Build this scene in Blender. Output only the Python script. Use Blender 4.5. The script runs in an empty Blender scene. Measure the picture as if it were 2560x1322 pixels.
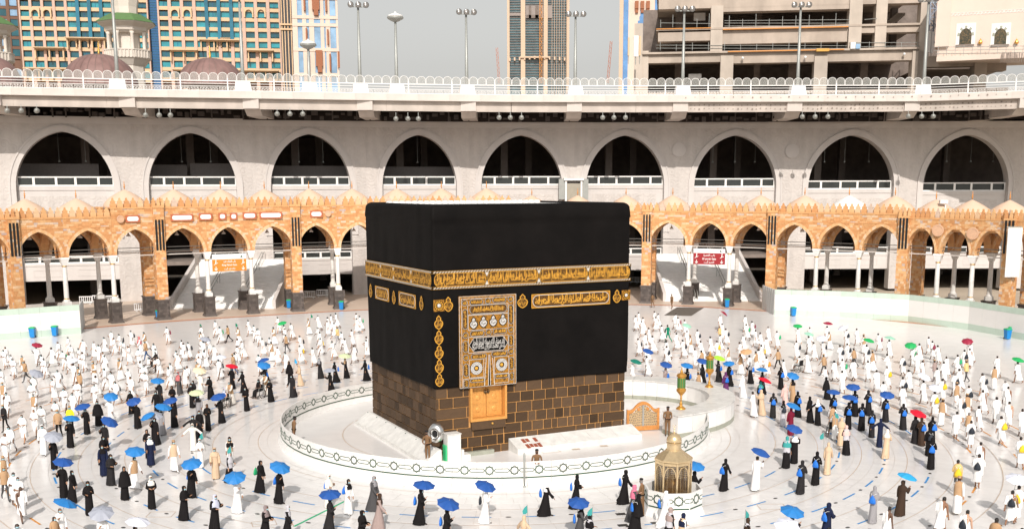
import bpy, math, random
from mathutils import Vector, Matrix
sc = bpy.context.scene
COL = sc.collection
rnd = random.Random(7)
PI = math.pi
# ------------------------------------------------------------------ camera
CF, CPITCH, CROLL = 2692.69, 0.1733, -0.0029
CPOS = Vector((1.016, -62.497, 14.158)); PCX, PCY = 1280.0, 939.0
Fv = Vector((0, math.cos(CPITCH), -math.sin(CPITCH)))
_R = Vector((1, 0, 0)); _U = _R.cross(Fv)
Rv = math.cos(CROLL)*_R + math.sin(CROLL)*_U
Uv = -math.sin(CROLL)*_R + math.cos(CROLL)*_U
cd = bpy.data.cameras.new('camera'); cam = bpy.data.objects.new('camera', cd); COL.objects.link(cam)
cd.sensor_fit = 'HORIZONTAL'; cd.sensor_width = 36.0; cd.lens = CF/2560*36
cd.shift_y = (PCY-661)/2560; cd.clip_start = .5; cd.clip_end = 6000
M3 = Matrix((Rv, Uv, -Fv)).transposed()
cam.matrix_world = Matrix.Translation(CPOS) @ M3.to_4x4()
sc.camera = cam
# ------------------------------------------------------------------ sky, sun, exposure
SUN_EL, SUN_AZ = math.radians(36), math.radians(180)     # sun behind the camera
w = bpy.data.worlds.new('World'); sc.world = w; w.use_nodes = True
nt = w.node_tree; bg = nt.nodes['Background']
sky = nt.nodes.new('ShaderNodeTexSky'); sky.sky_type = 'NISHITA'; sky.sun_disc = False
sky.sun_elevation = SUN_EL; sky.sun_rotation = SUN_AZ; sky.air_density = 2.0; sky.dust_density = 2.8; sky.ozone_density = 1.0
hs = nt.nodes.new('ShaderNodeHueSaturation'); hs.inputs['Saturation'].default_value = 0.10; hs.inputs['Value'].default_value = 1.0
nt.links.new(sky.outputs[0], hs.inputs['Color']); nt.links.new(hs.outputs[0], bg.inputs['Color'])
bg.inputs['Strength'].default_value = 0.098
ld = bpy.data.lights.new('sun', 'SUN'); ld.energy = 3.2; ld.angle = math.radians(.53); ld.color = (1, .925, .85)
so = bpy.data.objects.new('sun', ld); COL.objects.link(so)
so.rotation_euler = (math.radians(90)-SUN_EL, 0, 0)
so.location = (0, -60, 80)
sc.view_settings.view_transform = 'Standard'; sc.view_settings.look = 'None'
sc.view_settings.exposure = 0.23; sc.view_settings.gamma = 1.0
sc.cycles.max_bounces = 6; sc.cycles.diffuse_bounces = 3; sc.cycles.glossy_bounces = 2
sc.cycles.transmission_bounces = 4; sc.cycles.transparent_max_bounces = 8
sc.cycles.caustics_reflective = False; sc.cycles.caustics_refractive = False
# ------------------------------------------------------------------ pixel helpers (2560 x 1322 photograph -> places in the world)
def ray(u, v): return Fv + Rv*((u-PCX)/CF) + Uv*((PCY-v)/CF)
def G(u, v, z=0.0):
    d = ray(u, v); t = (z-CPOS.z)/d.z; return CPOS + d*t
def AY(u, v, Y):
    d = ray(u, v); t = (Y-CPOS.y)/d.y; return CPOS + d*t
def CYL(u, v, R):
    d = ray(u, v); a = d.x*d.x+d.y*d.y; b = 2*(CPOS.x*d.x+CPOS.y*d.y); c = CPOS.x**2+CPOS.y**2-R*R
    t = (-b+math.sqrt(b*b-4*a*c))/2/a; return CPOS + d*t
def ANG(p): return math.degrees(math.atan2(p[0], p[1]))
def PROJ(p):
    d = Vector(p)-CPOS; k = d.dot(Fv); return PCX+CF*d.dot(Rv)/k, PCY-CF*d.dot(Uv)/k
def POL(ang, R, z=0.0):
    a = math.radians(ang); return Vector((R*math.sin(a), R*math.cos(a), z))
TMP = bpy.data.scenes.new('tmp')
def evaluated(o):            # evaluate one object alone, away from the big scene
    TMP.collection.objects.link(o)
    with bpy.context.temp_override(scene=TMP, view_layer=TMP.view_layers[0]): return o.evaluated_get(bpy.context.evaluated_depsgraph_get())
# ------------------------------------------------------------------ mesh builder
class MB:
    def __init__(s): s.v = []; s.f = []; s.m = []; s.t = []
    def add(s, vs, fs, mi=0, tint=0.5):
        o = len(s.v); s.v += [tuple(p) for p in vs]
        for f in fs: s.f.append(tuple(i+o for i in f)); s.m.append(mi); s.t.append(tint)
        return s
    def quad(s, a, b, c, d, mi=0, tint=.5): return s.add([a, b, c, d], [(0, 1, 2, 3)], mi, tint)
    def poly(s, pts, mi=0, tint=.5): return s.add(pts, [tuple(range(len(pts)))], mi, tint)
    def box(s, c, d, mi=0, rz=0, tint=.5, M=None):
        hx, hy, hz = d[0]/2, d[1]/2, d[2]/2
        vs = [Vector((x, y, z)) for x in (-hx, hx) for y in (-hy, hy) for z in (-hz, hz)]
        if M is None: M = Matrix.Rotation(rz, 3, 'Z') if rz else None
        if M is not None: vs = [M @ p for p in vs]
        vs = [p+Vector(c) for p in vs]
        return s.add(vs, [(0, 1, 3, 2), (4, 6, 7, 5), (0, 4, 5, 1), (2, 3, 7, 6), (0, 2, 6, 4), (1, 5, 7, 3)], mi, tint)
    def b2(s, x0, x1, y0, y1, z0, z1, mi=0, tint=.5):
        return s.box(((x0+x1)/2, (y0+y1)/2, (z0+z1)/2), (x1-x0, y1-y0, z1-z0), mi, 0, tint)
    def hexa(s, p, mi=0, tint=.5):    # p: 4 bottom (ccw) + 4 top
        return s.add(p, [(3, 2, 1, 0), (4, 5, 6, 7), (0, 1, 5, 4), (1, 2, 6, 5), (2, 3, 7, 6), (3, 0, 4, 7)], mi, tint)
    def bar(s, a, b, wd, ht=None, mi=0, up=(0, 0, 1), tint=.5):
        a, b = Vector(a), Vector(b); d = (b-a); L = d.length
        if L < 1e-6: return s
        d /= L; u = Vector(up); x = d.cross(u)
        if x.length < 1e-4: x = d.cross(Vector((1, 0, 0)))
        x.normalize(); y = x.cross(d); ht = ht or wd
        M = Matrix((x, d, y)).transposed()
        return s.box((a+b)/2, (wd, L, ht), mi, 0, tint, M)
    def loft(s, rings, mi=0, cap0=False, cap1=False, closed=True, tint=.5):
        n = len(rings[0]); vs = [p for r in rings for p in r]; fs = []
        for i in range(len(rings)-1):
            for j in range(n if closed else n-1):
                k = (j+1) % n; fs.append((i*n+j, i*n+k, (i+1)*n+k, (i+1)*n+j))
        if cap0: fs.append(tuple(reversed(range(n))))
        if cap1: fs.append(tuple(range((len(rings)-1)*n, len(rings)*n)))
        return s.add(vs, fs, mi, tint)
    def lathe(s, prof, n=16, c=(0, 0, 0), mi=0, cap0=True, cap1=True, sx=1, sy=1, tint=.5, ph=0):
        rings = [[(c[0]+r*math.cos(2*PI*j/n+ph)*sx, c[1]+r*math.sin(2*PI*j/n+ph)*sy, c[2]+z) for j in range(n)] for r, z in prof]
        return s.loft(rings, mi, cap0, cap1, True, tint)
    def tube(s, pts, r, n=8, mi=0, cap=True, tint=.5):
        pts = [Vector(p) for p in pts]; rings = []; px = None
        for i, p in enumerate(pts):
            d = (pts[min(i+1, len(pts)-1)]-pts[max(i-1, 0)]).normalized()
            x = d.cross(Vector((0, 0, 1))) if px is None else px - d*px.dot(d)
            if x.length < 1e-3: x = d.cross(Vector((1, 0, 0)))
            x.normalize(); px = x; y = d.cross(x)
            rr = r[i] if isinstance(r, (list, tuple)) else r
            rings.append([p+x*(rr*math.cos(2*PI*j/n))+y*(rr*math.sin(2*PI*j/n)) for j in range(n)])
        return s.loft(rings, mi, cap, cap, True, tint)
    def prism(s, pts, y0, y1, mi=0, tint=.5):      # pts (x,z) outline (ccw from front, -y), extruded y0..y1
        n = len(pts); vs = [(x, y0, z) for x, z in pts]+[(x, y1, z) for x, z in pts]
        fs = [tuple(range(n)), tuple(reversed(range(n, 2*n)))]
        for i in range(n): k = (i+1) % n; fs.append((k, i, i+n, k+n))
        return s.add(vs, fs, mi, tint)
    def sphere(s, c, r, n=12, m=8, mi=0, tint=.5):
        rx, ry, rz = r if isinstance(r, (tuple, list)) else (r, r, r)
        rings = [[(c[0]+rx*math.sin(PI*i/m)*math.cos(2*PI*j/n), c[1]+ry*math.sin(PI*i/m)*math.sin(2*PI*j/n), c[2]-rz*math.cos(PI*i/m)) for j in range(n)] for i in range(1, m)]
        s.loft(rings, mi, True, True, True, tint); return s
    def xform(s, M):
        s.v = [tuple(M @ Vector(p)) for p in s.v]; return s
    def mesh(s, name, mats, smooth=False):
        me = bpy.data.meshes.new(name); me.from_pydata(s.v, [], s.f)
        mats = mats if isinstance(mats, (list, tuple)) else [mats]
        for m in mats: me.materials.append(m)
        if len(mats) > 1: me.polygons.foreach_set('material_index', s.m)
        a = me.attributes.new('tint', 'FLOAT', 'FACE'); a.data.foreach_set('value', s.t)
        if smooth: me.polygons.foreach_set('use_smooth', [True]*len(s.f))
        me.update(); return me
    def obj(s, name, mats, parent=None, smooth=False, **k):
        return mkobj(name, s.mesh(name, mats, smooth), parent, **k)
def mkobj(name, me, parent=None, loc=None, rz=None, scale=None, label=None, cat=None, group=None, kind=None):
    o = bpy.data.objects.new(name, me); COL.objects.link(o)
    if parent is not None: o.parent = parent
    if loc is not None: o.location = loc
    if rz is not None: o.rotation_euler = (0, 0, rz)
    if scale is not None: o.scale = scale if isinstance(scale, (tuple, list)) else (scale,)*3
    tag(o, label, cat, group, kind); return o
def tag(o, label=None, cat=None, group=None, kind=None):
    if label: o['label'] = label
    if cat: o['category'] = cat
    if group: o['group'] = group
    if kind: o['kind'] = kind
    return o
def thing(name, label=None, cat=None, loc=(0, 0, 0), rz=0, group=None, kind=None):
    return mkobj(name, None, None, loc, rz, None, label, cat, group, kind)
def frame(A, B):          # local x from A to B, y outward (away from the court), origin half way
    A, B = Vector(A), Vector(B); d = B-A
    return ((A+B)/2, math.atan2(d.y, d.x), math.hypot(d.x, d.y))
# ------------------------------------------------------------------ materials
def nd(nt, t, **k):
    n = nt.nodes.new(t)
    for a, b in k.items(): setattr(n, a, b)
    return n
def mat(name, col, rough=.6, spec=.4, metal=0.0, var=.12, scale=4.0, bump=0.0, bscale=30.0, col2=None, stain=0.0, tint=None, objvar=0.0, coord='Object', stretch=None):
    m = bpy.data.materials.new(name); m.use_nodes = True; nt = m.node_tree; b = nt.nodes['Principled BSDF']
    b.inputs['Roughness'].default_value = rough; b.inputs['Specular IOR Level'].default_value = spec; b.inputs['Metallic'].default_value = metal
    tc = nd(nt, 'ShaderNodeTexCoord'); src = tc.outputs[coord]
    if stretch:
        mp = nd(nt, 'ShaderNodeMapping'); mp.inputs['Scale'].default_value = stretch; nt.links.new(src, mp.inputs[0]); src = mp.outputs[0]
    n1 = nd(nt, 'ShaderNodeTexNoise'); n1.inputs['Scale'].default_value = scale; n1.inputs['Detail'].default_value = 5; n1.inputs['Roughness'].default_value = .65
    nt.links.new(src, n1.inputs['Vector'])
    if tint:                      # per-piece colour from the face attribute
        at = nd(nt, 'ShaderNodeAttribute', attribute_name='tint'); rp = nd(nt, 'ShaderNodeValToRGB'); nt.links.new(at.outputs['Fac'], rp.inputs[0])
        el = rp.color_ramp.elements; rp.color_ramp.interpolation = 'LINEAR'
        for i, (p, c) in enumerate(tint):
            e = el[i] if i < 2 else el.new(p)
            e.position = p; e.color = (*c, 1)
        base = rp.outputs[0]
    else:
        rgb = nd(nt, 'ShaderNodeRGB'); rgb.outputs[0].default_value = (*col, 1); base = rgb.outputs[0]
    if col2:
        mx = nd(nt, 'ShaderNodeMix', data_type='RGBA'); cr = nd(nt, 'ShaderNodeValToRGB'); cr.color_ramp.elements[0].position = .42; cr.color_ramp.elements[1].position = .62
        nt.links.new(n1.outputs[0], cr.inputs[0]); nt.links.new(cr.outputs[0], mx.inputs[0]); nt.links.new(base, mx.inputs[6]); mx.inputs[7].default_value = (*col2, 1); base = mx.outputs[2]
    mr = nd(nt, 'ShaderNodeMapRange'); mr.inputs['From Min'].default_value = .25; mr.inputs['From Max'].default_value = .75
    mr.inputs['To Min'].default_value = 1-var; mr.inputs['To Max'].default_value = 1+var; nt.links.new(n1.outputs[0], mr.inputs[0])
    fac = mr.outputs[0]
    if objvar:
        oi = nd(nt, 'ShaderNodeObjectInfo'); m2 = nd(nt, 'ShaderNodeMapRange'); m2.inputs['To Min'].default_value = 1-objvar; m2.inputs['To Max'].default_value = 1+objvar
        nt.links.new(oi.outputs['Random'], m2.inputs[0]); mu = nd(nt, 'ShaderNodeMath', operation='MULTIPLY'); nt.links.new(fac, mu.inputs[0]); nt.links.new(m2.outputs[0], mu.inputs[1]); fac = mu.outputs[0]
    if stain:
        n2 = nd(nt, 'ShaderNodeTexNoise'); n2.inputs['Scale'].default_value = scale*.35; n2.inputs['Detail'].default_value = 8
        mp = nd(nt, 'ShaderNodeMapping'); mp.inputs['Scale'].default_value = (1.6, 1.6, .35); nt.links.new(tc.outputs[coord], mp.inputs[0]); nt.links.new(mp.outputs[0], n2.inputs[0])
        m3 = nd(nt, 'ShaderNodeMapRange'); m3.inputs['From Min'].default_value = .35; m3.inputs['From Max'].default_value = .6; m3.inputs['To Min'].default_value = 1-stain; m3.inputs['To Max'].default_value = 1
        nt.links.new(n2.outputs[0], m3.inputs[0]); mu = nd(nt, 'ShaderNodeMath', operation='MULTIPLY'); nt.links.new(fac, mu.inputs[0]); nt.links.new(m3.outputs[0], mu.inputs[1]); fac = mu.outputs[0]
    vm = nd(nt, 'ShaderNodeVectorMath', operation='SCALE'); nt.links.new(base, vm.inputs[0]); nt.links.new(fac, vm.inputs['Scale']); nt.links.new(vm.outputs[0], b.inputs['Base Color'])
    if bump:
        n3 = nd(nt, 'ShaderNodeTexNoise'); n3.inputs['Scale'].default_value = bscale; n3.inputs['Detail'].default_value = 4; nt.links.new(src, n3.inputs[0])
        bp = nd(nt, 'ShaderNodeBump'); bp.inputs['Strength'].default_value = bump; bp.inputs['Distance'].default_value = .02; nt.links.new(n3.outputs[0], bp.inputs['Height']); nt.links.new(bp.outputs[0], b.inputs['Normal'])
    return m
def glass(name, col, rough=.06, spec=.6, alpha=None, var=.25, scale=.4):
    m = mat(name, col, rough, spec, 0, var, scale)
    if alpha is not None: m.node_tree.nodes['Principled BSDF'].inputs['Alpha'].default_value = alpha
    return m
def carved(name, col, sc_=1.4, strength=.8, dist=.12):
    m = mat(name, col, .75, .25, 0, .06, 1.5, stain=.12); nt = m.node_tree; b = nt.nodes['Principled BSDF']
    tc = nd(nt, 'ShaderNodeTexCoord'); nz = nd(nt, 'ShaderNodeTexNoise'); nz.inputs['Scale'].default_value = sc_*.6; nt.links.new(tc.outputs['Object'], nz.inputs[0])
    mx = nd(nt, 'ShaderNodeMix', data_type='RGBA'); mx.inputs[0].default_value = .25; nt.links.new(tc.outputs['Object'], mx.inputs[6]); nt.links.new(nz.outputs['Color'], mx.inputs[7])
    wv = nd(nt, 'ShaderNodeTexVoronoi'); wv.inputs['Scale'].default_value = sc_; nt.links.new(mx.outputs[2], wv.inputs[0])
    mm = nd(nt, 'ShaderNodeMath', operation='SINE'); m5 = nd(nt, 'ShaderNodeMath', operation='MULTIPLY'); m5.inputs[1].default_value = 18
    nt.links.new(wv.outputs['Distance'], m5.inputs[0]); nt.links.new(m5.outputs[0], mm.inputs[0])
    bp = nd(nt, 'ShaderNodeBump'); bp.inputs['Strength'].default_value = strength; bp.inputs['Distance'].default_value = dist; nt.links.new(mm.outputs[0], bp.inputs['Height']); nt.links.new(bp.outputs[0], b.inputs['Normal'])
    return m
OR_T = [(0, (.50, .24, .10)), (.25, (.58, .29, .125)), (.5, (.62, .345, .155)), (.7, (.66, .41, .21)), (.86, (.66, .49, .34)), (1, (.45, .36, .33))]
M = dict(
 marble=mat('court_marble', (.755, .735, .72), .22, .4, 0, .045, 1.2, objvar=.02, stain=.03),
 grout=mat('floor_grout', (.55, .51, .47), .7),
 ground=mat('dusty_ground', (.45, .38, .30), .9, .2, 0, .2, .05),
 wmarble=mat('white_marble', (.80, .79, .77), .35, .4, 0, .06, 2.0, stain=.06),
 gmarble=mat('grey_veined_marble', (.72, .71, .68), .35, .4, 0, .12, 3.0, stain=.12),
 greyband=mat('grey_green_marble', (.33, .34, .28), .4, .4, 0, .15, 3),
 palegreen=mat('pale_green_panel', (.52, .63, .54), .4, .4, 0, .06, 1.5, stain=.08),
 whitepanel=mat('white_panel', (.78, .765, .74), .35, .4, 0, .03, 1.0, stain=.05),
 kiswa=mat('black_kiswa_cloth', (.0045, .0036, .0033), .72, .12, 0, .5, .7, bump=.35, bscale=90),
 basalt=mat('dark_basalt', (.095, .058, .033), .6, .15, 0, .4, 5, bump=.7, bscale=22, objvar=.40, col2=(.060, .037, .022)),
 mortar=mat('golden_mortar', (.56, .29, .10), .6, .3, 0, .2, 6),
 gold=mat('gold_metal', (.85, .50, .13), .28, .5, .85, .2, 10, bump=.6, bscale=40),
 goldthread=mat('gold_embroidery', (.66, .335, .042), .5, .3, .0, .35, 40, bump=.5, bscale=120),
 goldcloth=mat('gold_brocade', (.50, .225, .025), .6, .3, 0, .6, 9, col2=(.06, .028, .006)),
 goldfill=mat('gold_on_black_brocade', (.16, .07, .010), .6, .3, 0, .5, 16, col2=(.010, .006, .004)),
 silver=mat('silver_thread', (.62, .60, .57), .4, .5, .2, .45, 60),
 silvermetal=mat('polished_silver', (.78, .77, .75), .18, .5, .95, .1, 5),
 brass=mat('pale_brass', (.78, .60, .36), .26, .5, .7, .15, 6),
 lantgold=mat('lantern_gold', (.62, .32, .07), .35, .5, .6, .2, 8),
 greenglass=mat('green_glass', (.05, .20, .06), .15, .6, 0, .15, 6),
 dkgreen=mat('dark_green_inlay', (.02, .07, .035), .5),
 orange=mat('ochre_stone', (.6, .3, .1), .8, .2, 0, .16, 3, tint=OR_T, bump=.3, bscale=20),
 plinth=mat('dark_plinth_stone', (.085, .07, .062), .6, .35, 0, .25, 3, tint=[(0, (.06, .05, .045)), (1, (.12, .10, .09))]),
 peach=mat('peach_dome_plaster', (.68, .49, .36), .8, .2, 0, .04, 1, stain=.06),
 white=mat('white_paint', (.80, .79, .77), .5, .4, 0, .05, 2, stain=.05),
 deckwhite=mat('deck_white_concrete', (.61, .555, .51), .7, .3, 0, .07, .8, stain=.16),
 gallery=carved('carved_grey_stone', (.57, .53, .50), 1.3, .26, .05),
 gallsm=mat('smooth_gallery_stone', (.60, .565, .54), .7, .3, 0, .05, .7, stain=.08),
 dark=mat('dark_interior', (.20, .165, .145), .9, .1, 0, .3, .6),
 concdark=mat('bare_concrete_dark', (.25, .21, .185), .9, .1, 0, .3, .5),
 gap_shade=mat('painted_gap_shade', (.035, .028, .025), .9, .1, 0, .3, .6),  # near-black colour stands in for the shade under the roof deck
 black=mat('black_rubber', (.012, .012, .012), .6),
 steel=mat('grey_steel', (.34, .35, .33), .45, .5, .3, .12, 3),
 glassrail=glass('rail_glass', (.45, .45, .42), .12, .4, .30),
 darkglass=glass('dark_glass', (.035, .04, .038), .08, .6),
 lampglass=mat('lamp_glass', (.22, .21, .20), .2, .6, .3, .2, 6),
 doorgold=mat('matte_gold_door', (.70, .34, .09), .5, .4, .25, .2, 10, bump=.6, bscale=40),
 wood=mat('ornate_wood', (.55, .24, .07), .45, .4, 0, .25, 6),
)
# ================================================================== GROUND
g = MB(); g.quad((-3000, -3000, -.35), (3000, -3000, -.35), (3000, 3000, -.35), (-3000, 3000, -.35))
g.obj('ground', M['ground'], kind='structure')
floor = MB()
NS = 96
floor.poly([POL(360-i*360/NS, 92, -.012) for i in range(NS)])
FLOOR = floor.obj('court_floor', M['grout'], kind='structure')
# marble slabs laid in rings round the Kaaba; nearest 300 singly, the rest joined
def slab_pts(R0, R1, a0, a1, z, g=.008):
    ga0, ga1 = math.degrees(g/R0), math.degrees(g/R1)
    return [POL(a0+ga0, R0+g, z), POL(a1-ga0, R0+g, z), POL(a1-ga1, R1-g, z), POL(a0+ga1, R1-g, z)]
rest = MB(); near = []
R0 = 12.2
while R0 < 72:
    dR = 1.02 if R0 < 36 else 2.04; R1 = R0+dR; n = max(24, int(2*PI*R0/(1.05 if R0 < 36 else 2.1)))
    off = rnd.random()*360/n
    for i in range(n):
        a0 = off+i*360/n; a1 = a0+360/n; c = POL((a0+a1)/2, (R0+R1)/2)
        d = c-CPOS; k = d.dot(Fv)
        u, v = PROJ(c)
        if k < 5 or u < -120 or u > 2680 or v > 1420: continue
        z = rnd.uniform(-.0012, .0012)
        near.append((d.length, R0, R1, a0, a1, z))
    R0 = R1
near.sort()
inview = [s for s in near if 0 < PROJ(POL((s[3]+s[4])/2, (s[1]+s[2])/2))[1] < 1330]
single = set(id(s) for s in inview[:300])
SLM = []
for s in near:
    if id(s) in single:
        c = POL((s[3]+s[4])/2, (s[1]+s[2])/2, s[5]); mb = MB(); P = [Vector(p)-c for p in slab_pts(s[1], s[2], s[3], s[4], s[5])]
        Q = [p-Vector((0, 0, .011)) for p in P]
        mb.hexa([Q[3], Q[2], Q[1], Q[0], P[3], P[2], P[1], P[0]])
        mb.obj('marble_slab', M['marble'], FLOOR, loc=c)
    else:
        rest.poly(list(reversed(slab_pts(*s[1:]))), 0, rnd.random())
rest.obj('marble_slabs', M['marble'], FLOOR, kind='stuff')
inner = MB()
inner.poly([POL(360-i*5, 12.2, .0) for i in range(72)])
inner.obj('inner_paving', M['marble'], FLOOR)
# painted rings
paintblue = mat('blue_floor_paint', (.03, .26, .62), .5, .3, 0, .25, 3, stain=.2)
paintor = mat('orange_floor_paint', (.72, .30, .06), .5, .3, 0, .25, 3, stain=.2)
brown = mat('brown_inlay', (.50, .39, .30), .5)
spot = mat('dark_inlay', (.05, .045, .04), .4)
paintgreen = mat('green_floor_tape', (.02, .42, .20), .5, .3, 0, .15, 3)
def arc_strip(mb, R, wd, a0, a1, z, n=1):
    for i in range(n):
        b0 = a0+(a1-a0)*i/n; b1 = a0+(a1-a0)*(i+1)/n
        mb.quad(POL(b1, R-wd/2, z), POL(b0, R-wd/2, z), POL(b0, R+wd/2, z), POL(b1, R+wd/2, z))
def seen(ang, R, m=60):
    u, v = PROJ(POL(ang, R)); return -m < u < 2560+m and v < 1322+m
spotme = MB(); spotme.poly([(.13*math.cos(i*PI/6), .08*math.sin(i*PI/6), 0) for i in range(12)])
spotme = spotme.mesh('floor_stud', spot)
for R, mm in ((17.3, paintblue), (19.6, paintblue), (21.92, paintblue), (24.2, paintblue), (26.42, paintor), (28.62, paintor), (30.9, paintor), (33.2, paintor), (35.5, paintor)):
    n = int(2*PI*R/2.75); ph = rnd.random()*360/n
    for i in range(n):
        a = ph+i*360/n
        if not seen(a, R): continue
        L = math.degrees(1.3/R)
        if R < 29 or i % 2:
            mb = MB(); arc_strip(mb, R, .095, a-L/2, a+L/2, .0045, 2); mb.obj('floor_dash', mm, FLOOR)
        if R < 27: mkobj('floor_stud', spotme, FLOOR, POL(a+180/n, R, .0045), -math.radians(a+180/n))
for R in (13.72, 16.2, 18.46, 20.75, 23.04, 25.3, 27.55, 29.8, 32):
    mb = MB(); arc_strip(mb, R, .038, 0, 360, .0032, 120); mb.obj('inlay_ring', brown, FLOOR)
mb = MB(); arc_strip(mb, 8.95, .05, -150, -60, .0032, 30); mb.obj('inlay_ring', brown, FLOOR)
mb = MB(); A, B = G(735, 1315), G(862, 1252); d = (B-A).normalized(); s_ = Vector((-d.y, d.x, 0))*.06
mb.quad(A-s_+Vector((0, 0, .006)), B-s_+Vector((0, 0, .006)), B+s_+Vector((0, 0, .006)), A+s_+Vector((0, 0, .006))); mb.obj('green_start_line', paintgreen, FLOOR)
for (u, v) in ((1552, 1284), (1557, 1312), (1640, 1306), (1330, 1130), (1440, 1122), (1510, 1114)):
    c = G(u, v); mb = MB(); mb.poly([(.22, -.16, .006), (.22, .16, .006), (-.22, .16, .006), (-.22, -.16, .006)][::-1])
    mb.obj('floor_hatch', spot if v > 1280 else brown, FLOOR, loc=(c.x, c.y, 0), rz=.2)
for (u, v, wd) in ((660, 1307, 1.0), (402, 1285, 1.1), (1082, 1257, .7), (1930, 1266, 1.2), (1375, 1127, 1.0)):
    c = G(u, v); mb = MB(); h = wd/2
    for a, b in (((-h, -h*.7), (h, -h*.7)), ((h, -h*.7), (h, h*.7)), ((h, h*.7), (-h, h*.7)), ((-h, h*.7), (-h, -h*.7))):
        mb.bar((*a, .005), (*b, .005), .035, .004)
    mb.obj('hatch_frame', brown, FLOOR, loc=(c.x, c.y, 0), rz=rnd.uniform(-.4, .4))
# dark mat near the back
mt = MB(); P = [G(1660, 788), G(1728, 789.5), G(1760, 769), G(1692, 768)]
mt.poly([(p.x, p.y, .012) for p in P]); 
for i in range(4):
    a, b = P[i], P[(i+1) % 4]; mt.quad((a.x, a.y, .001), (b.x, b.y, .001), (b.x, b.y, .012), (a.x, a.y, .012))
mt.obj('floor_mat', mat('grey_mat', (.13, .115, .10), .9, .2, 0, .2, 2), label='dark grey mat lying on the marble before the right gate', cat='mat')
# ================================================================== PORTICO GEOMETRY (radius of the front row by bearing)
_RT = [(-62, 66), (-50, 66), (-38, 66.1), (-25, 66.4), (-16, 67.6), (0, 70.5), (10, 72.3), (16, 72.6), (20, 72), (24, 71), (28, 70.2), (34, 69.4), (42, 68), (50, 66.5), (60, 65)]
def RP(a):
    for (a0, r0), (a1, r1) in zip(_RT, _RT[1:]):
        if a <= a1: t = (a-a0)/(a1-a0); return r0+(r1-r0)*t
    return _RT[-1][1]
# raised walkway in front of and under the portico, with a terracotta edge
apron = MB(); edge = MB(); A_ = [-60+i*2 for i in range(61)]
aprmat = mat('beige_paving', (.62, .50, .40), .4, .4, 0, .06, .8, stain=.06)
for a0, a1 in zip(A_, A_[1:]):
    r0, r1 = RP(a0)-1.9, RP(a1)-1.9
    apron.quad(POL(a1, r1, .004), POL(a0, r0, .004), POL(a0, r0+24, .004), POL(a1, r1+24, .004))
    edge.quad(POL(a1, r1-.75, .009), POL(a0, r0-.75, .009), POL(a0, r0+.02, .009), POL(a1, r1+.02, .009))
apron.obj('walkway', aprmat, FLOOR); edge.obj('terracotta_strip', mat('terracotta', (.50, .20, .10), .6), FLOOR)
# ================================================================== WHITE BOUNDARY WALLS
def boundary(name, pts, h, label, ends=True):
    t = thing(name, label, 'wall', (0, 0, 0))
    for A, B in zip(pts, pts[1:]):
        o, rz, L = frame((A.x, A.y, 0), (B.x, B.y, 0)); n = max(1, round(L/1.9)); wd = L/n
        for i in range(n):
            x0 = -L/2+i*wd+.008; x1 = x0+wd-.016
            Mz = Matrix.Rotation(rz, 3, 'Z'); c = o+Mz @ Vector(((x0+x1)/2, 0, 0)); hw = (x1-x0)/2
            p = MB(); p.b2(-hw, hw, -.01, .25, .62, h-.55); p.obj('wall_panel', M['whitepanel'], t, loc=c, rz=rz)
            p = MB(); p.b2(-hw, hw, -.025, .26, 0, .62); p.b2(-hw, hw, -.025, .26, h-.55, h); p.obj('green_band', M['palegreen'], t, loc=c, rz=rz)
    return t
BH = 2.86
boundary('boundary_wall', [G(-140, 862), G(0, 850), G(203, 833)], BH, 'white wall with pale green bands at the left edge of the court')
boundary('boundary_wall', [G(1936, 787.5), G(2100, 793), G(2270, 804), G(2420, 824), G(2560, 850), G(2700, 880)], BH, 'long white wall with pale green bands along the right of the court')
for (pa, pb, lab) in (((203, 833), (212, 815), 'grey ribbed return panel at the end of the left white wall'), ((1904, 772), (1935, 787.3), 'grey ribbed return panel at the end of the right white wall')):
    A, B = G(*pa), G(*pb); o, rz, L = frame(A, B); mb = MB(); n = 12
    for i in range(n):
        x = -L/2+L*(i+.5)/n; mb.b2(x-L/n*.42, x+L/n*.42, -.03 if i % 2 else .0, .08, 0, BH-.04)
    mb.obj('ribbed_panel', mat('grey_sheet', (.55, .56, .55), .5, .4, 0, .06), label=lab, cat='panel', loc=o, rz=rz)
# ================================================================== BARRIER RING
def star_motif():
    mb = MB(); y = -.006; t = .028; r = .235; zc = .0
    def ln(a, b): mb.bar((a[0], y, a[1]), (b[0], y, b[1]), t, .008, 0, (0, 1, 0))
    for ph in (0, 45):
        P = [(r*math.cos(math.radians(ph+45+90*i)), zc+r*math.sin(math.radians(ph+45+90*i))) for i in range(4)]
        for i in range(4): ln(P[i], P[(i+1) % 4])
    P = [(r*.70*math.cos(i*PI/8), zc+r*.70*math.sin(i*PI/8)) for i in range(16)]
    for i in range(16): ln(P[i], P[(i+1) % 16])
    return mb
def link_motif(x0, x1, sgn):
    mb = MB(); y = -.006
    def ln(a, b): mb.bar((a[0], y, a[1]), (b[0], y, b[1]), .03, .008, 0, (0, 1, 0))
    d = .085; e = x0+.07*sgn
    ln((x0, 0), (e, d)); ln((x0, 0), (e, -d)); ln((e, d), (x1, d)); ln((e, -d), (x1, -d))
    return mb
BR = 12.45; PW = 1.2; barrier = thing('barrier_wall', 'curved white barrier wall with green star motifs ringing the Kaaba', 'barrier')
da = math.degrees(PW/BR); bw = PW-.022
pm = MB(); pm.b2(-bw/2, bw/2, 0, .08, .30, 1.18); pm.b2(-bw/2, bw/2, .005, .075, 1.18, 1.2); pm = pm.mesh('panel', M['whitepanel'])
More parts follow.
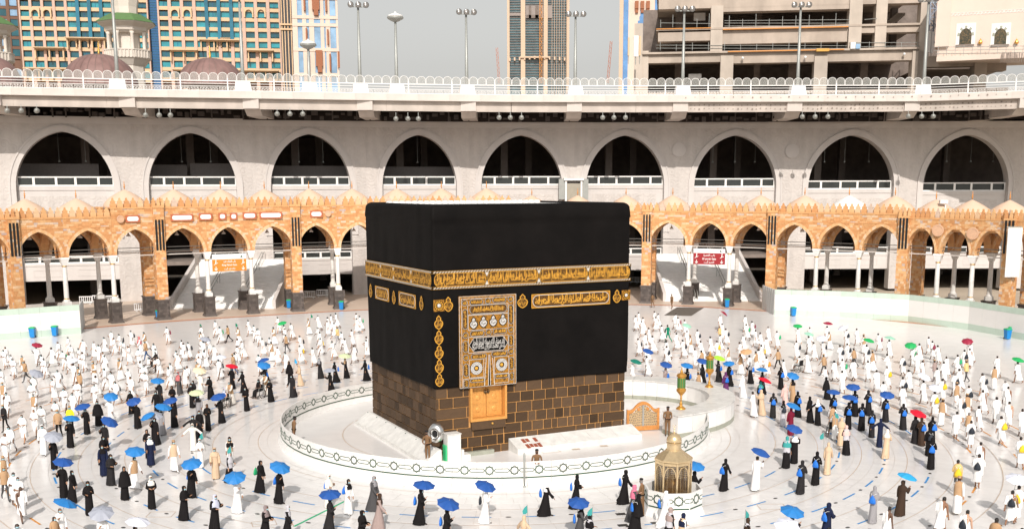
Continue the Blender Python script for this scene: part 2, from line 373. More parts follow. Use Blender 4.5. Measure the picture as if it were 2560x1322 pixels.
pb_ = MB(); pb_.hexa([(-bw/2, -.16, 0), (bw/2, -.16, 0), (bw/2, .2, 0), (-bw/2, .2, 0), (-bw/2, -.06, .30), (bw/2, -.06, .30), (bw/2, .1, .30), (-bw/2, .1, .30)]); pb_ = pb_.mesh('base_block', M['wmarble'])
pg = MB(); pg.b2(-bw/2, bw/2, -.012, .0, .40, .46); pg = pg.mesh('green_strip', M['dkgreen'])
sm = star_motif(); lk = link_motif(.235, bw/2, 1); lk2 = link_motif(-.235, -bw/2, -1); sm.add(lk.v, lk.f); sm.add(lk2.v, lk2.f); sm = sm.mesh('star_motif', M['dkgreen'])
k = 0
while 92+(k+1)*da < 320:        # bearings clockwise from +Y: 92 right, 180 front, 270 left
    k += 1; aa = 92+k*da
    pn = mkobj('panel', pm, barrier, POL(aa, BR), -math.radians(aa)+PI)
    mkobj('star_motif', sm, pn, (0, 0, .80)); mkobj('green_strip', pg, pn); mkobj('star_motif', sm, pn, (0, .08, .80), PI); mkobj('green_strip', pg, pn, (0, .08, -.05), PI)
    mkobj('base_block', pb_, pn)
pst = MB(); c = POL(172.7, BR+.12); pst.lathe([(.05, 0), (.05, 1.62), (.03, 1.66)], 10); pst.lathe([(.11, 0), (.11, .05)], 10)
pst.obj('barrier_post', M['steel'], label='slim white pole standing at the barrier joint before the door side', cat='post', loc=c, smooth=True)
# ================================================================== KAABA
KY, LA, LB = .4640, 11.958, 10.326
ka = Vector((math.cos(KY), math.sin(KY), 0)); kb = Vector((-math.sin(KY), math.cos(KY), 0))
K0 = -ka*LA/2-kb*LB/2; K1 = K0+kb*LB; K2 = K0+ka*LA
ZT, ZB1, ZB2, ZK = 13.30, 9.92, 8.99, 3.76
kaaba = thing('kaaba', 'tall cube building draped in black cloth with gold embroidery in the middle of the court', 'shrine', (0, 0, 0))
# face frames: local x along the wall (left to right seen from outside), -y outwards, z up
FD = Matrix.Translation(K0) @ Matrix.Rotation(KY, 4, 'Z')                          # door face, x 0..LA
FL = Matrix.Translation(K1) @ Matrix.Rotation(KY-PI/2, 4, 'Z')                     # left face, x 0..LB (K1 -> K0)
FDi, FLi = FD.inverted(), FL.inverted()
def onface(Fi, u, v, off=0.0):
    o = Fi @ CPOS; d = Fi.to_3x3() @ ray(u, v); t = (-off-o.y)/d.y; p = o+d*t; return p.x, p.z
INS = .13                         # stone stands back behind the cloth
core = MB(); core.b2(-LA/2+.7, LA/2-.05-INS, -LB/2+.7, LB/2-INS-.05, 0, ZT-.6)
co = core.obj('stone_wall', M['mortar'], kaaba, rz=KY)
# --- blocks, course by course
zc = [0.0, .42, .98, 1.52, 2.08, 2.66, 3.22, 3.85]
def joints_px(us, z, face):       # pixel columns -> x on the face at height z
    out = []
    for u in us:
        # march: solve v for which the face point has height z
        Fi = FDi if face == 'D' else FLi; lo, hi = 850, 1200
        for _ in range(30):
            m = (lo+hi)/2
            if onface(Fi, u, m, -INS)[1] > z: lo = m
            else: hi = m
        out.append(onface(Fi, u, lo, -INS)[0])
    return out
def c7(L): return [900+x/3.478 for x in L]
def c8(L): return [1260+x/3.478 for x in L]
rows_px = [ # from bottom course up
 c7([978, 1112, 1228, 1330])+c8([280, 420, 560, 700, 830, 960]),
 c7([940, 1060, 1195, 1255, 1355])+c8([0, 103, 197, 295, 628, 722, 795, 840, 942, 1025]),
 c7([848, 985, 1155])+c8([0, 152, 247, 345, 418, 467, 555, 605, 680, 745, 822, 867]),
 c7([812, 950])+c8([10, 100, 212, 280, 373, 445, 520, 577, 668, 757, 925, 1015]),
 c7([930])+c8([110, 245, 345, 428, 505, 602, 706, 805, 865, 975]),
 c7([690, 812])+c8([145, 260, 362, 457, 556, 645, 740, 836, 950, 1045]),
 c7([760, 900])+c8([90, 200, 330, 430, 530, 610, 700, 800, 900, 1000])]
dx0, dz1 = onface(FDi, 1181, 975, 0); dx1, _ = onface(FDi, 1262, 965, 0); _, dz0 = onface(FDi, 1200, 1045, 0)
DOOR = (dx0, dx1, dz0, ZK+.3)
bk_ = MB(); yb = INS+.05
bk_.b2(INS+.05, DOOR[0]-.06, yb, .72, 0, ZT-.6); bk_.b2(DOOR[1]+.06, LA-INS-.05, yb, .72, 0, ZT-.6)
bk_.b2(DOOR[0]-.06, DOOR[1]+.06, yb, .72, 0, DOOR[2]-.05); bk_.b2(DOOR[0]-.06, DOOR[1]+.06, yb, .72, DOOR[3]+.3, ZT-.6)
o_ = bk_.obj('mortar_backing', M['mortar'], kaaba); o_.matrix_local = FD
bk_ = MB(); bk_.b2(INS+.05, LB-.71, yb, .71, 0, ZT-.62); o_ = bk_.obj('mortar_backing', M['mortar'], kaaba); o_.matrix_local = FL
GJ = .022
def block(parent, M4, x0, x1, z0, z1):
    g = GJ; d = rnd.uniform(.0, .018); x0 += g; x1 -= g; z0 += g; z1 -= g
    if x1-x0 < .06 or z1-z0 < .06: return
    mb = MB(); b = .015; y = -.045-d
    cx, cz = (x0+x1)/2, (z0+z1)/2; hx, hz = (x1-x0)/2, (z1-z0)/2
    mb.add([(-hx, 0, -hz), (hx, 0, -hz), (hx, 0, hz), (-hx, 0, hz), (-hx+b, y, -hz+b), (hx-b, y, -hz+b), (hx-b, y, hz-b), (-hx+b, y, hz-b)],
           [(4, 5, 6, 7), (0, 1, 5, 4), (1, 2, 6, 5), (2, 3, 7, 6), (3, 0, 4, 7)])
    o = mb.obj('stone_block', M['basalt'], parent); o.matrix_local = M4 @ Matrix.Translation((cx, INS+.05, cz)); return o
for r, us in enumerate(rows_px):
    z0, z1 = zc[r], zc[r+1]; xs = sorted([INS]+joints_px(us, (z0+z1)/2, 'D')+[LA-INS])
    for x0, x1 in zip(xs, xs[1:]):
        dx_a, dx_b = DOOR[0]-.12, DOOR[1]+.12
        if z1 > DOOR[2]-.05:
            if x0 >= dx_a and x1 <= dx_b: continue
            if x0 < dx_a < x1:
                block(kaaba, FD, x0, dx_a, z0, z1)
                if x1 > dx_b: block(kaaba, FD, dx_b, x1, z0, z1)
                continue
            if x0 < dx_b < x1: block(kaaba, FD, dx_b, x1, z0, z1); continue
        block(kaaba, FD, x0, x1, z0, z1)
GJ = .014
for r in range(7):
    x = INS
    while x < LB-INS:
        wd = rnd.choice((.42, .5, .6, .75, .9, 1.1)); x1 = min(LB-INS, x+wd)
        if LB-INS-x1 < .3: x1 = LB-INS
        block(kaaba, FL, x, x1, zc[r], zc[r+1]); x = x1
# --- kiswa: cloth sides, rounded shoulders, slight sag and wrinkles
def kis():
    mb = MB(); n1, n2 = 48, 44; prof = []
    def side(t, N):  # perimeter points with rounded vertical edges
        pts = []; r = .16
        seq = [(-LA/2, -LB/2), (LA/2, -LB/2), (LA/2, LB/2), (-LA/2, LB/2)]
        for i in range(4):
            A = Vector(seq[i]); B = Vector(seq[(i+1) % 4]); Cn = Vector(seq[(i+2) % 4]); d = (B-A).normalized(); e = (Cn-B).normalized()
            L = (B-A).length; nn = N
            for j in range(nn): pts.append(A+d*(r+(L-2*r)*j/(nn-1)))
            for j in range(1, 4):
                an = j*PI/8; pts.append(B-d*r*(1-math.sin(an))+e*r*(1-math.cos(an)))
        return pts
    P = side(0, 40); rings = []
    import mathutils
    nz = mathutils.noise.noise
    def ring(z, ins, wob):
        out = []
        for i, p in enumerate(P):
            s = Vector((p.x*(1-ins/(LA/2)), p.y*(1-ins/(LB/2))))
            w = nz((p.x*.9+p.y*.7, p.y*.9-p.x*.3, z*.22))*wob+nz((p.x*2.3, p.y*2.3, z*.5+9))*wob*.4
            n = Vector((p.x/LA, p.y/LB)); n.normalize(); s += n*w
            zz = z+(nz((p.x*.35, p.y*.35, 3))*.10 if z < ZK+.1 else 0)
            out.append((s.x, s.y, zz))
        return out
    for z in (ZK, ZK+.04, ZK+.12, ZK+.25): rings.append(ring(z, .02 if z > ZK+.02 else .10, .035))
    z = ZK+.7
    while z < ZT-.9: rings.append(ring(z, .0, .045)); z += .55
    rings.append(ring(ZT-.86, .0, .02)); rings.append(ring(ZT-.80, -.035, .02)); rings.append(ring(ZT-.56, -.02, .03))
    for i in range(1, 7):
        an = i*PI/12; rings.append(ring(ZT-.34+.34*math.sin(an), .34*(1-math.cos(an))*.9, .02))
    rings.append(ring(ZT-.02, .75, .02)); rings.append(ring(ZT-.28, .95, .02))
    mb.loft(rings); return mb
kis().obj('black_cloth', M['kiswa'], kaaba, smooth=True, rz=KY)
rf = MB(); rf.b2(-LA/2+.9, LA/2-.9, -LB/2+.9, LB/2-.9, ZT-.75, ZT-.10); rf.obj('roof_slab', M['wmarble'], kaaba, rz=KY)
rr = MB()
for i in range(26):     # low white roof ridge stones seen over the cloth
    x = -LA/2+1.1+i*(LA-2.2)/25; rr.sphere((x, LB/2-1.2, ZT-.06), (.22, .3, .16), 8, 5)
rr.obj('roof_edging', M['wmarble'], kaaba, rz=KY, smooth=True)
# --- Arabic lettering: tiny shaper onto presentation forms (visual order)
_F = {}
def _reg(ch, base, n):
    _F[ch] = (base, n)
for ch, base, n in (('\u0621', 0xFE80, 1), ('\u0622', 0xFE81, 2), ('\u0623', 0xFE83, 2), ('\u0624', 0xFE85, 2), ('\u0625', 0xFE87, 2), ('\u0626', 0xFE89, 4), ('\u0627', 0xFE8D, 2), ('\u0628', 0xFE8F, 4), ('\u0629', 0xFE93, 2), ('\u062A', 0xFE95, 4), ('\u062B', 0xFE99, 4), ('\u062C', 0xFE9D, 4), ('\u062D', 0xFEA1, 4), ('\u062E', 0xFEA5, 4), ('\u062F', 0xFEA9, 2), ('\u0630', 0xFEAB, 2), ('\u0631', 0xFEAD, 2), ('\u0632', 0xFEAF, 2), ('\u0633', 0xFEB1, 4), ('\u0634', 0xFEB5, 4), ('\u0635', 0xFEB9, 4), ('\u0636', 0xFEBD, 4), ('\u0637', 0xFEC1, 4), ('\u0638', 0xFEC5, 4), ('\u0639', 0xFEC9, 4), ('\u063A', 0xFECD, 4), ('\u0641', 0xFED1, 4), ('\u0642', 0xFED5, 4), ('\u0643', 0xFED9, 4), ('\u0644', 0xFEDD, 4), ('\u0645', 0xFEE1, 4), ('\u0646', 0xFEE5, 4), ('\u0647', 0xFEE9, 4), ('\u0648', 0xFEED, 2), ('\u0649', 0xFEEF, 2), ('\u064A', 0xFEF1, 4), ('\u06AF', 0xFB92, 4), ('\u06CC', 0xFBFC, 4), ('\u0679', 0xFB66, 4), ('\u06C1', 0xFBA6, 4), ('\u06A9', 0xFB8E, 4)): _reg(ch, base, n)
def shape(s):
    out = []; s = s.replace('\u0644\u0627', '\uFFF1').replace('\u0644\u0625', '\uFFF2').replace('\u0644\u0623', '\uFFF3')
    lig = {'\uFFF1': 0xFEFB, '\uFFF2': 0xFEF9, '\uFFF3': 0xFEF7}
    def fwd(c): return c in _F and _F[c][1] == 4
    def rec(c): return (c in _F and _F[c][1] >= 2) or c in lig
    for i, c in enumerate(s):
        p = s[i-1] if i else ' '; n = s[i+1] if i+1 < len(s) else ' '
        if c in lig: out.append(chr(lig[c]+(1 if fwd(p) else 0))); continue
        if c not in _F: out.append(c); continue
        base, k = _F[c]; L = fwd(p) and k >= 2; Rr = k == 4 and rec(n)
        out.append(chr(base+((3 if L else 2) if Rr else (1 if L else 0))))
    return ''.join(reversed(out))
_tc = {}
def text_mesh(s, extr=.0, res=2, bold=0.0):
    key = (s, extr, bold)
    if key in _tc: return _tc[key]
    cu = bpy.data.curves.new('txt', 'FONT'); cu.body = s; cu.size = 1; cu.extrude = extr; cu.resolution_u = res; cu.offset = bold; cu.align_x = 'CENTER'
    o = bpy.data.objects.new('txt', cu); ev = evaluated(o); me = ev.to_mesh()
    vs = [tuple(v.co) for v in me.vertices]; fs = [tuple(p.vertices) for p in me.polygons]
    ev.to_mesh_clear(); bpy.data.objects.remove(o); bpy.data.curves.remove(cu)
    _tc[key] = (vs, fs); return vs, fs
def put_text(mb, s, cx, cz, wd, ht, y, mi=0, rot=0, extr=.0, bold=0.0):
    vs, fs = text_mesh(s, 0, 2, bold)
    if not vs: return
    xs = [v[0] for v in vs]; ys = [v[1] for v in vs]; x0, x1, y0, y1 = min(xs), max(xs), min(ys), max(ys)
    sx = wd/max(1e-6, x1-x0); sy = ht/max(1e-6, y1-y0); c, n = math.cos(rot), math.sin(rot); P = []
    for v in vs:
        a = (v[0]-(x0+x1)/2)*sx; b = (v[1]-(y0+y1)/2)*sy
        P.append((cx+a*c-b*n, y, cz+a*n+b*c))
    mb.add(P, fs, mi)
VERSE = ['بسم الله الرحمن الرحيم وإذ جعلنا البيت مثابة للناس وأمنا', 'واتخذوا من مقام إبراهيم مصلى وعهدنا إلى إبراهيم', 'وإسماعيل أن طهرا بيتي للطائفين والعاكفين والركع السجود', 'وإذ يرفع إبراهيم القواعد من البيت وإسماعيل ربنا تقبل منا',
         'بسم الله الرحمن الرحيم قل صدق الله فاتبعوا ملة', 'إبراهيم حنيفا وما كان من المشركين', 'إن أول بيت وضع للناس للذي ببكة', 'مباركا وهدى للعالمين فيه آيات بينات']
def callig(mb, s, cx, cz, wd, ht, y, mi=0):
    ws = s.split(' '); h = max(1, len(ws)//2); a, b = ' '.join(ws[:h]), ' '.join(ws[h:])
    put_text(mb, shape(a), cx+wd*.02, cz+ht*.14, wd*1.0, ht*.80, y, mi, 0, 0, .012)
    put_text(mb, shape(b or a), cx-wd*.01, cz-ht*.16, wd*1.0, ht*.74, y-.003, mi, 0, 0, .012)
    put_text(mb, 'ا ل ا ل ا ل ا ل ا ل', cx, cz+ht*.1, wd*.92, ht*.78, y-.0015, mi)
def rrect(x0, x1, z0, z1, r, n=4):
    P = []; r = min(r, (x1-x0)/2, (z1-z0)/2)
    for cx, cz, a0 in ((x1-r, z0+r, -90), (x1-r, z1-r, 0), (x0+r, z1-r, 90), (x0+r, z0+r, 180)):
        for i in range(n+1): an = math.radians(a0+90*i/n); P.append((cx+r*math.cos(an), cz+r*math.sin(an)))
    return P
def outline(mb, P, y, t, mi=0, d=.012):
    for a, b in zip(P, P[1:]+P[:1]): mb.bar((a[0], y, a[1]), (b[0], y, b[1]), t, d, mi, (0, 1, 0))
def facegroup(): return MB()
BELT = [M['kiswa'], M['goldthread'], M['silver'], M['goldcloth'], M['goldfill']]
def belt(Fm, L, cuts, verses, name):
    y = -.055
    b = MB(); b.b2(-.02 if Fm is FD else -.02, L+.02, y, .0, ZB2, ZB1, 0)
    o = b.obj('belt_band', BELT, kaaba); o.matrix_local = Fm
    s = MB()
    for z in (ZB2+.055, ZB1-.055):
        n = int(L/.16)
        s.b2(-.03, L+.03, y-.012, y, z-.05, z+.05, 0)
        for i in range(n):
            x = L*(i+.5)/n; s.bar((x-.06, y-.02, z-.035), (x+.05, y-.02, z+.035), .045, .012, 2, (0, 1, 0))
    for z in (ZB2+.004, ZB1-.004, ZB2+.112, ZB1-.112): s.b2(-.03, L+.03, y-.018, y, z-.007, z+.007, 1)
    o2 = s.obj('silver_braid', BELT, o)
    for i, (x0, x1) in enumerate(zip(cuts, cuts[1:])):
        c = MB(); P = rrect(x0+.05, x1-.05, ZB2+.13, ZB1-.13, .28)
        c.poly([(p[0], y-.004, p[1]) for p in P], 4); outline(c, P, y-.012, .022, 1); callig(c, verses[i], (x0+x1)/2, (ZB1+ZB2)/2, x1-x0-.2, ZB1-ZB2-.32, y-.012, 1)
        c.obj('gold_calligraphy', BELT, o)
        k = MB()
        for zz, sg in ((ZB2+.14, 1), (ZB1-.14, -1)):
            if i: k.add([(x0-.11, y-.014, zz), (x0+.11, y-.014, zz), (x0, y-.014, zz+.22*sg)], [(0, 1, 2)], 2)
        if i: k.obj('silver_leaf', BELT, o)
def px_x(Fi, us, v): return [onface(Fi, u, v, .05)[0] for u in us]
belt(FD, LA, [0.02]+px_x(FDi, [1217, 1347, 1470], 690)+[LA-.02], VERSE[:4], 'D')
lc = px_x(FLi, [952, 984, 1028], 680)
belt(FL, LB, [0.02]+lc+[LB-.02], VERSE[4:8], 'L')
def drop(mb, cx, cz, w_, h, y, mi, fill=None, text=None):    # almond / lamp shaped cartouche
    H_ = [(0, -1), (.34, -.9), (.78, -.62), (.98, -.28), (.92, .02), (.62, .22), (.40, .34), (.50, .50), (.46, .66), (.22, .80), (0, 1)]
    P = [(cx+x_*w_/2, cz+z_*h/2) for x_, z_ in H_]+[(cx-x_*w_/2, cz+z_*h/2) for x_, z_ in H_[-2:0:-1]]
    if fill is not None: mb.poly([(p[0], y, p[1]) for p in P], fill)
    outline(mb, P, y-.006, .040, mi)
    if text: put_text(mb, shape(text), cx, cz-h*.16, w_*.80, h*.46, y-.008, mi, 0, 0, .02); put_text(mb, shape(text), cx, cz+h*.14, w_*.42, h*.24, y-.008, mi, 0, 0, .02)
def panel(mb, x0, x1, z0, z1, y, text, corner=True):
    mb.b2(x0, x1, y, y+.02, z0, z1, 3); P = rrect(x0+.06, x1-.06, z0+.05, z1-.05, (z1-z0)*.45, 5)
    mb.poly([(p[0], y-.003, p[1]) for p in P], 4); outline(mb, P, y-.008, .028, 2); outline(mb, [(x0, z0), (x1, z0), (x1, z1), (x0, z1)], y-.004, .03, 1)
    callig(mb, text, (x0+x1)/2, (z0+z1)/2, (x1-x0)*.90, (z1-z0)*.84, y-.006, 1)
def fx(Fi, u, v): return onface(Fi, u, v, .03)
Y0 = -.05
def emb(name, Fm, fn):
    mb = MB(); fn(mb); o = mb.obj(name, BELT, kaaba); o.matrix_local = Fm; return o
# right-hand long panel, drops and corner roundels on the door face
xa, za = fx(FDi, 1329, 769); xb, zb = fx(FDi, 1524, 727)
emb('inscription_panel', FD, lambda mb: panel(mb, xa, xb, za-.02, zb+.02, Y0, 'نبئ عبادي أني أنا الغفور الرحيم صنعت هذه الكسوة في مكة المكرمة'))
for u, v0, v1, wpx in ((1120, 742, 778, 22), (1306, 735, 769, 25), (1542, 724, 756, 19)):
    x, z1 = fx(FDi, u, v0); _, z0 = fx(FDi, u, v1); wd = abs(fx(FDi, u+wpx/2, v0)[0]-fx(FDi, u-wpx/2, v0)[0])
    emb('lamp_cartouche', FD, lambda mb: drop(mb, x, (z0+z1)/2, wd, z1-z0, Y0, 1, 4, 'يا حي يا قيوم'))
for u, v0, v1, wpx in ((1087, 789, 823, 19), (1088, 826, 861, 19), (1089, 863, 897, 19), (1089, 898, 933, 19), (1089, 934, 966, 19)):
    x, z1 = fx(FDi, u, v0); _, z0 = fx(FDi, u, v1)
    emb('corner_cartouche', FD, lambda mb: drop(mb, max(x, .28), (z0+z1)/2, .46, z1-z0, Y0, 1, 4, 'الله أكبر'))
def roundel(mb, cx, cz, h, y):
    mb.b2(cx-h, cx+h, y, y+.02, cz-h, cz+h, 3)
    mb.poly([(cx+.86*h*math.cos(i*PI/10), y-.002, cz+.86*h*math.sin(i*PI/10)) for i in range(20)], 1)
    outline(mb, [(cx+.86*h*math.cos(i*PI/10), cz+.86*h*math.sin(i*PI/10)) for i in range(20)], y-.006, .03, 0)
    for r in (.6, .35): 
        for k_ in range(10): an = k_*PI/5+r; mb.bar((cx+r*h*math.cos(an)-.05, y-.006, cz+r*h*math.sin(an)-.04), (cx+r*h*math.cos(an)+.05, y-.006, cz+r*h*math.sin(an)+.04), .03, .008, 0, (0, 1, 0))
    mb.sphere((cx, y-.02, cz), (.10, .04, .10), 10, 6, 2)
x, z = fx(FDi, 1090, 764); emb('corner_roundel', FD, lambda mb: roundel(mb, .31, z, .30, Y0))
x, z = fx(FDi, 1572, 737); emb('corner_roundel', FD, lambda mb: roundel(mb, LA-.27, z, .28, Y0))
for u0, u1, v0, v1, tx in ((939, 973, 713, 755, VERSE[5]), (998, 1040, 728, 772, VERSE[6])):
    x0, z1 = fx(FLi, u0, v0); x1, z0 = fx(FLi, u1, v1); zz = (z0+z1)/2
    emb('inscription_panel', FL, lambda mb: panel(mb, x0, x1, zz-.36, zz+.36, Y0, tx))
for u, v0, v1 in ((927, 710, 742), (985, 727, 759), (1054, 740, 774)):
    x, z1 = fx(FLi, u, v0); _, z0 = fx(FLi, u, v1)
    emb('lamp_cartouche', FL, lambda mb: drop(mb, x, (z0+z1)/2, .5, z1-z0, Y0, 1, 4, 'يا رحمن يا رحيم'))
# --- curtain over the door
cx0, cz1 = fx(FDi, 1146, 741); cx1, _ = fx(FDi, 1289, 735); _, cz0 = fx(FDi, 1146, 969)
cz0 = min(cz0, ZK)-.02; CW, CH = cx1-cx0, cz1-cz0
def curtain():
    t = MB(); y = -.09
    t.b2(0, CW, y, 0, 0, CH, 3); t.obj
    return t
ct = curtain().obj('door_curtain', BELT, kaaba); ct.matrix_local = FD @ Matrix.Translation((cx0, 0, cz0))
def S(x, z): return ((x-83)/(812-83)*CW, (1250-z)/(1250-95)*CH)       # drawing units of the curtain
def cbox(x0, z0, x1, z1):
    a = S(x0, z0); b = S(x1, z1); return a[0], b[0], b[1], a[1]
Yc = -.095
fr = MB()
def frm(x0, z0, x1, z1, t=.02):
    a, b, c, d = cbox(x0, z0, x1, z1); outline(fr, [(a, c), (b, c), (b, d), (a, d)], Yc-.004, t, 2)
for q in ((85, 100, 808, 1252), (112, 128, 780, 1250), (190, 210, 706, 330), (195, 338, 706, 525), (196, 612, 706, 815), (203, 900, 388, 1128), (527, 885, 712, 1110), (128, 1138, 400, 1250), (520, 1105, 712, 1225)): frm(*q)
fr.obj('silver_frame', BELT, ct)
def capsule(x0, z0, x1, z1, txt=None, vert=False):
    mb = MB(); a, b, c, d = cbox(x0, z0, x1, z1); P = rrect(a, b, c, d, min(b-a, d-c)*.48, 5)
    mb.poly([(p[0], Yc-.004, p[1]) for p in P], 4); outline(mb, P, Yc-.006, .034, 0); outline(mb, P, Yc-.008, .016, 2)
    if txt:
        if vert: put_text(mb, shape(txt), (a+b)/2, (c+d)/2, (d-c)*.82, (b-a)*.66, Yc-.009, 1, PI/2, 0, .02)
        else: callig(mb, txt, (a+b)/2, (c+d)/2, (b-a)*.82, (d-c)*.72, Yc-.009, 1)
    mb.obj('curtain_cartouche', BELT, ct)
for q in ((216, 140, 385, 208, 'قد نرى تقلب وجهك في السماء'), (505, 125, 678, 195, 'فلنولينك قبلة ترضاها'), (216, 215, 690, 320, 'بسم الله الرحمن الرحيم وسارعوا إلى مغفرة من ربكم'), (220, 535, 395, 605, 'الله نور السماوات والأرض'), (510, 525, 685, 592, 'الله لا إله إلا هو'), (228, 830, 425, 895, 'قل هو الله أحد'), (490, 815, 690, 880, 'لم يلد ولم يولد'), (215, 1145, 395, 1190, 'محمد رسول الله'), (532, 1112, 705, 1165, 'لا إله إلا الله')): capsule(*q)
for q in ((125, 258, 188, 508), (711, 230, 772, 475), (128, 655, 192, 800), (713, 618, 775, 760), (130, 945, 196, 1105), (718, 905, 778, 1065), (132, 1145, 196, 1245), (722, 1105, 778, 1200)): capsule(*q, txt='الله نور السماوات', vert=True)
for (x, z) in ((152, 178), (738, 158), (445, 167), (160, 585), (742, 550), (453, 562), (162, 868), (744, 828)):
    mb = MB(); a, b = S(x, z); r = 34/729*CW
    P = [(a+r*math.cos(i*PI/9), b+r*math.sin(i*PI/9)) for i in range(18)]; mb.poly([(p[0], Yc-.004, p[1]) for p in P], 4); outline(mb, P, Yc-.006, .034, 0); outline(mb, P, Yc-.008, .016, 2)
    put_text(mb, shape('الله'), a, b, r*1.3, r*1.1, Yc-.009, 1, 0, 0, .02); mb.obj('curtain_roundel', BELT, ct)
for x, z in ((263, 435), (388, 425), (513, 420), (638, 415)):
    mb = MB(); a, b = S(x, z); h = 150/1155*CH
    drop(mb, a, b, 100/729*CW, h, Yc-.006, 0, 2, None); put_text(mb, shape('حسبي الله'), a, b-h*.16, .28, h*.40, Yc-.010, 0, 0, 0, .02); put_text(mb, shape('الله'), a, b+h*.13, .14, h*.2, Yc-.010, 0, 0, 0, .02); mb.obj('silver_lamp_motif', BELT, ct)
mb = MB(); a, b, c, d = cbox(205, 618, 700, 808); e = (b-a)*.12
P = [(a, (c+d)/2), (a+e, c+.03), (b-e, c+.03), (b, (c+d)/2), (b-e, d-.03), (a+e, d-.03)]
mb.poly([(p[0], Yc-.004, p[1]) for p in P], 0); outline(mb, P, Yc-.008, .02, 2)
for k in range(2): put_text(mb, shape(('لقد صدق الله رسوله الرؤيا بالحق', 'لتدخلن المسجد الحرام إن شاء الله آمنين')[k]), (a+b)/2, (c+d)/2+(.13 if k == 0 else -.16)*(d-c)/.5*.5, (b-a)*.84, (d-c)*.64, Yc-.009-.002*k, 2, 0, 0, .012)
mb.obj('silver_inscription', BELT, ct)
for x, z in ((295, 1012), (620, 992)):
    mb = MB(); a, b = S(x, z); r = 78/729*CW
    mb.poly([(a+r*math.cos(i*PI/12), Yc-.005, b+r*math.sin(i*PI/12)) for i in range(24)], 0)
    for rr_ in (.86, .68, .5):
        n = int(26*rr_)
        for k in range(n):
            an = 2*PI*k/n+rr_*3; p = (a+r*rr_*math.cos(an), b+r*rr_*math.sin(an)); t_ = (.055*math.cos(an+1.1), .055*math.sin(an+1.1))
            mb.bar((p[0]-t_[0], Yc-.012, p[1]-t_[1]), (p[0]+t_[0], Yc-.012, p[1]+t_[1]), .042, .012, 2, (0, 1, 0))
    mb.sphere((a, Yc-.01, b), (r*.27, .03, r*.27), 12, 6, 1); mb.obj('silver_medallion', BELT, ct)
mb = MB()
for sx in (-1, 1):
    for k in range(2):
        a = S(460+sx*(6+k*34), 850+k*40); b = S(460+sx*(14+k*52), 1245); mb.bar((a[0], Yc-.008, a[1]), (b[0], Yc-.008, b[1]), .03, .01, 2, (0, 1, 0))
a = S(460, 850); b = S(449, 1250); c = S(471, 1250); mb.poly([(a[0], Yc-.006, a[1]), (b[0], Yc-.006, b[1]), (c[0], Yc-.006, c[1])], 0); mb.obj('curtain_slit', BELT, ct)
# --- gold door
x0, x1, z0, z1 = DOOR
dr = MB(); dr.b2(x0-.1, x1+.1, .42, .52, z0-.1, z1)
o = dr.obj('door', M['doorgold'], kaaba); o.matrix_local = FD
d2 = MB(); t = .12
d2.b2(x0-t, x0, -.02, .45, z0-.02, z1); d2.b2(x1, x1+t, -.02, .45, z0-.02, z1); d2.b2(x0-t, x1+t, -.03, .45, z0-.16, z0-.02)
fo = d2.obj('door_frame', M['doorgold'], o)
for s_ in (0, 1):
    lf = MB(); a = x0+.03+(x1-x0)*.5*s_; b = a+(x1-x0)*.5-.06
    lf.b2(a, b, .34, .42, z0, z1)
    nn = 3
    for i in range(nn):
        c = z0+.1+(z1-z0-.1)*i/nn; h = (z1-z0)/nn-.1
        outline(lf, [(a+.1, c), (b-.1, c), (b-.1, c+h), (a+.1, c+h)], .335, .05, 0, .03)
        lf.lathe([(.0, 0), (.15, .0), (.12, .02), (.05, .03)], 14); 
        off = len(lf.v)-4*14
        for q in range(off, len(lf.v)):
            X, Yq, Z = lf.v[q]; lf.v[q] = ((a+b)/2+X, .335-Z, c+h/2+Yq)
    lf.obj('door_leaf', M['doorgold'], o)
lk_ = MB(); xm = (x0+x1)/2; _, zl = fx(FDi, 1220, 981)
for s_ in (-1, 1): 
    lk_.tube([(xm+s_*.08, .30, zl+.12), (xm+s_*.16, .26, zl+.02), (xm+s_*.08, .26, zl-.08)], .03, 8)
lk_.b2(xm-.09, xm+.09, .24, .30, zl-.05, zl+.05); lk_.obj('door_lock', mat('dark_bronze', (.16, .10, .05), .4, .5, .6), o, smooth=True)
st = MB(); st.b2(x0-.05, x1+.05, .01, .2, z0-.62, z0-.17); o2 = st.obj('sill_stone', M['basalt'], kaaba); o2.matrix_local = FD
kn = MB(); kn.sphere(((x0+x1)/2+.2, -.02, z0-.34), .07, 10, 6); o3 = kn.obj('sill_boss', M['gold'], kaaba, smooth=True); o3.matrix_local = FD
# --- marble footing round the base
def footing(Fm, xa, xb, out, h, name='marble_footing'):
    n = max(1, round((xb-xa)/1.5))
    for i in range(n):
        a = xa+(xb-xa)*i/n+.006; b = xa+(xb-xa)*(i+1)/n-.006; mb = MB()
        mb.hexa([(a, -out, 0), (b, -out, 0), (b, INS, 0), (a, INS, 0), (a, -.0, h), (b, -.0, h), (b, INS, h), (a, INS, h)][0:4]+[(a, -.02, h), (b, -.02, h), (b, INS, h+.0), (a, INS, h+.0)])
        mb.b2(a, b, -out-.03, -out+.02, 0, .16); mb.b2(a+.1, a+.16, -.11, -.06, h-.12, h-.02, 1)
        o = mb.obj(name, [M['gmarble'], M['dkgreen']], kaaba); o.matrix_local = Fm
footing(FL, -.3, LB+.55, .95, .66)
low = MB(); low.b2(-.2, 3.4, -.10, INS, 0, .22); o = low.obj('plinth_course', M['greyband'], kaaba); o.matrix_local = FD
bx = onface(FDi, 1284, 1110, .5)[0]
bm = MB()
def bench(mb, a, b):
    mb.hexa([(a, -1.0, 0), (b, -1.0, 0), (b, INS, 0), (a, INS, 0), (a, -.98, .30), (b, -.98, .30), (b, INS, .68), (a, INS, .68)])
nb = 5
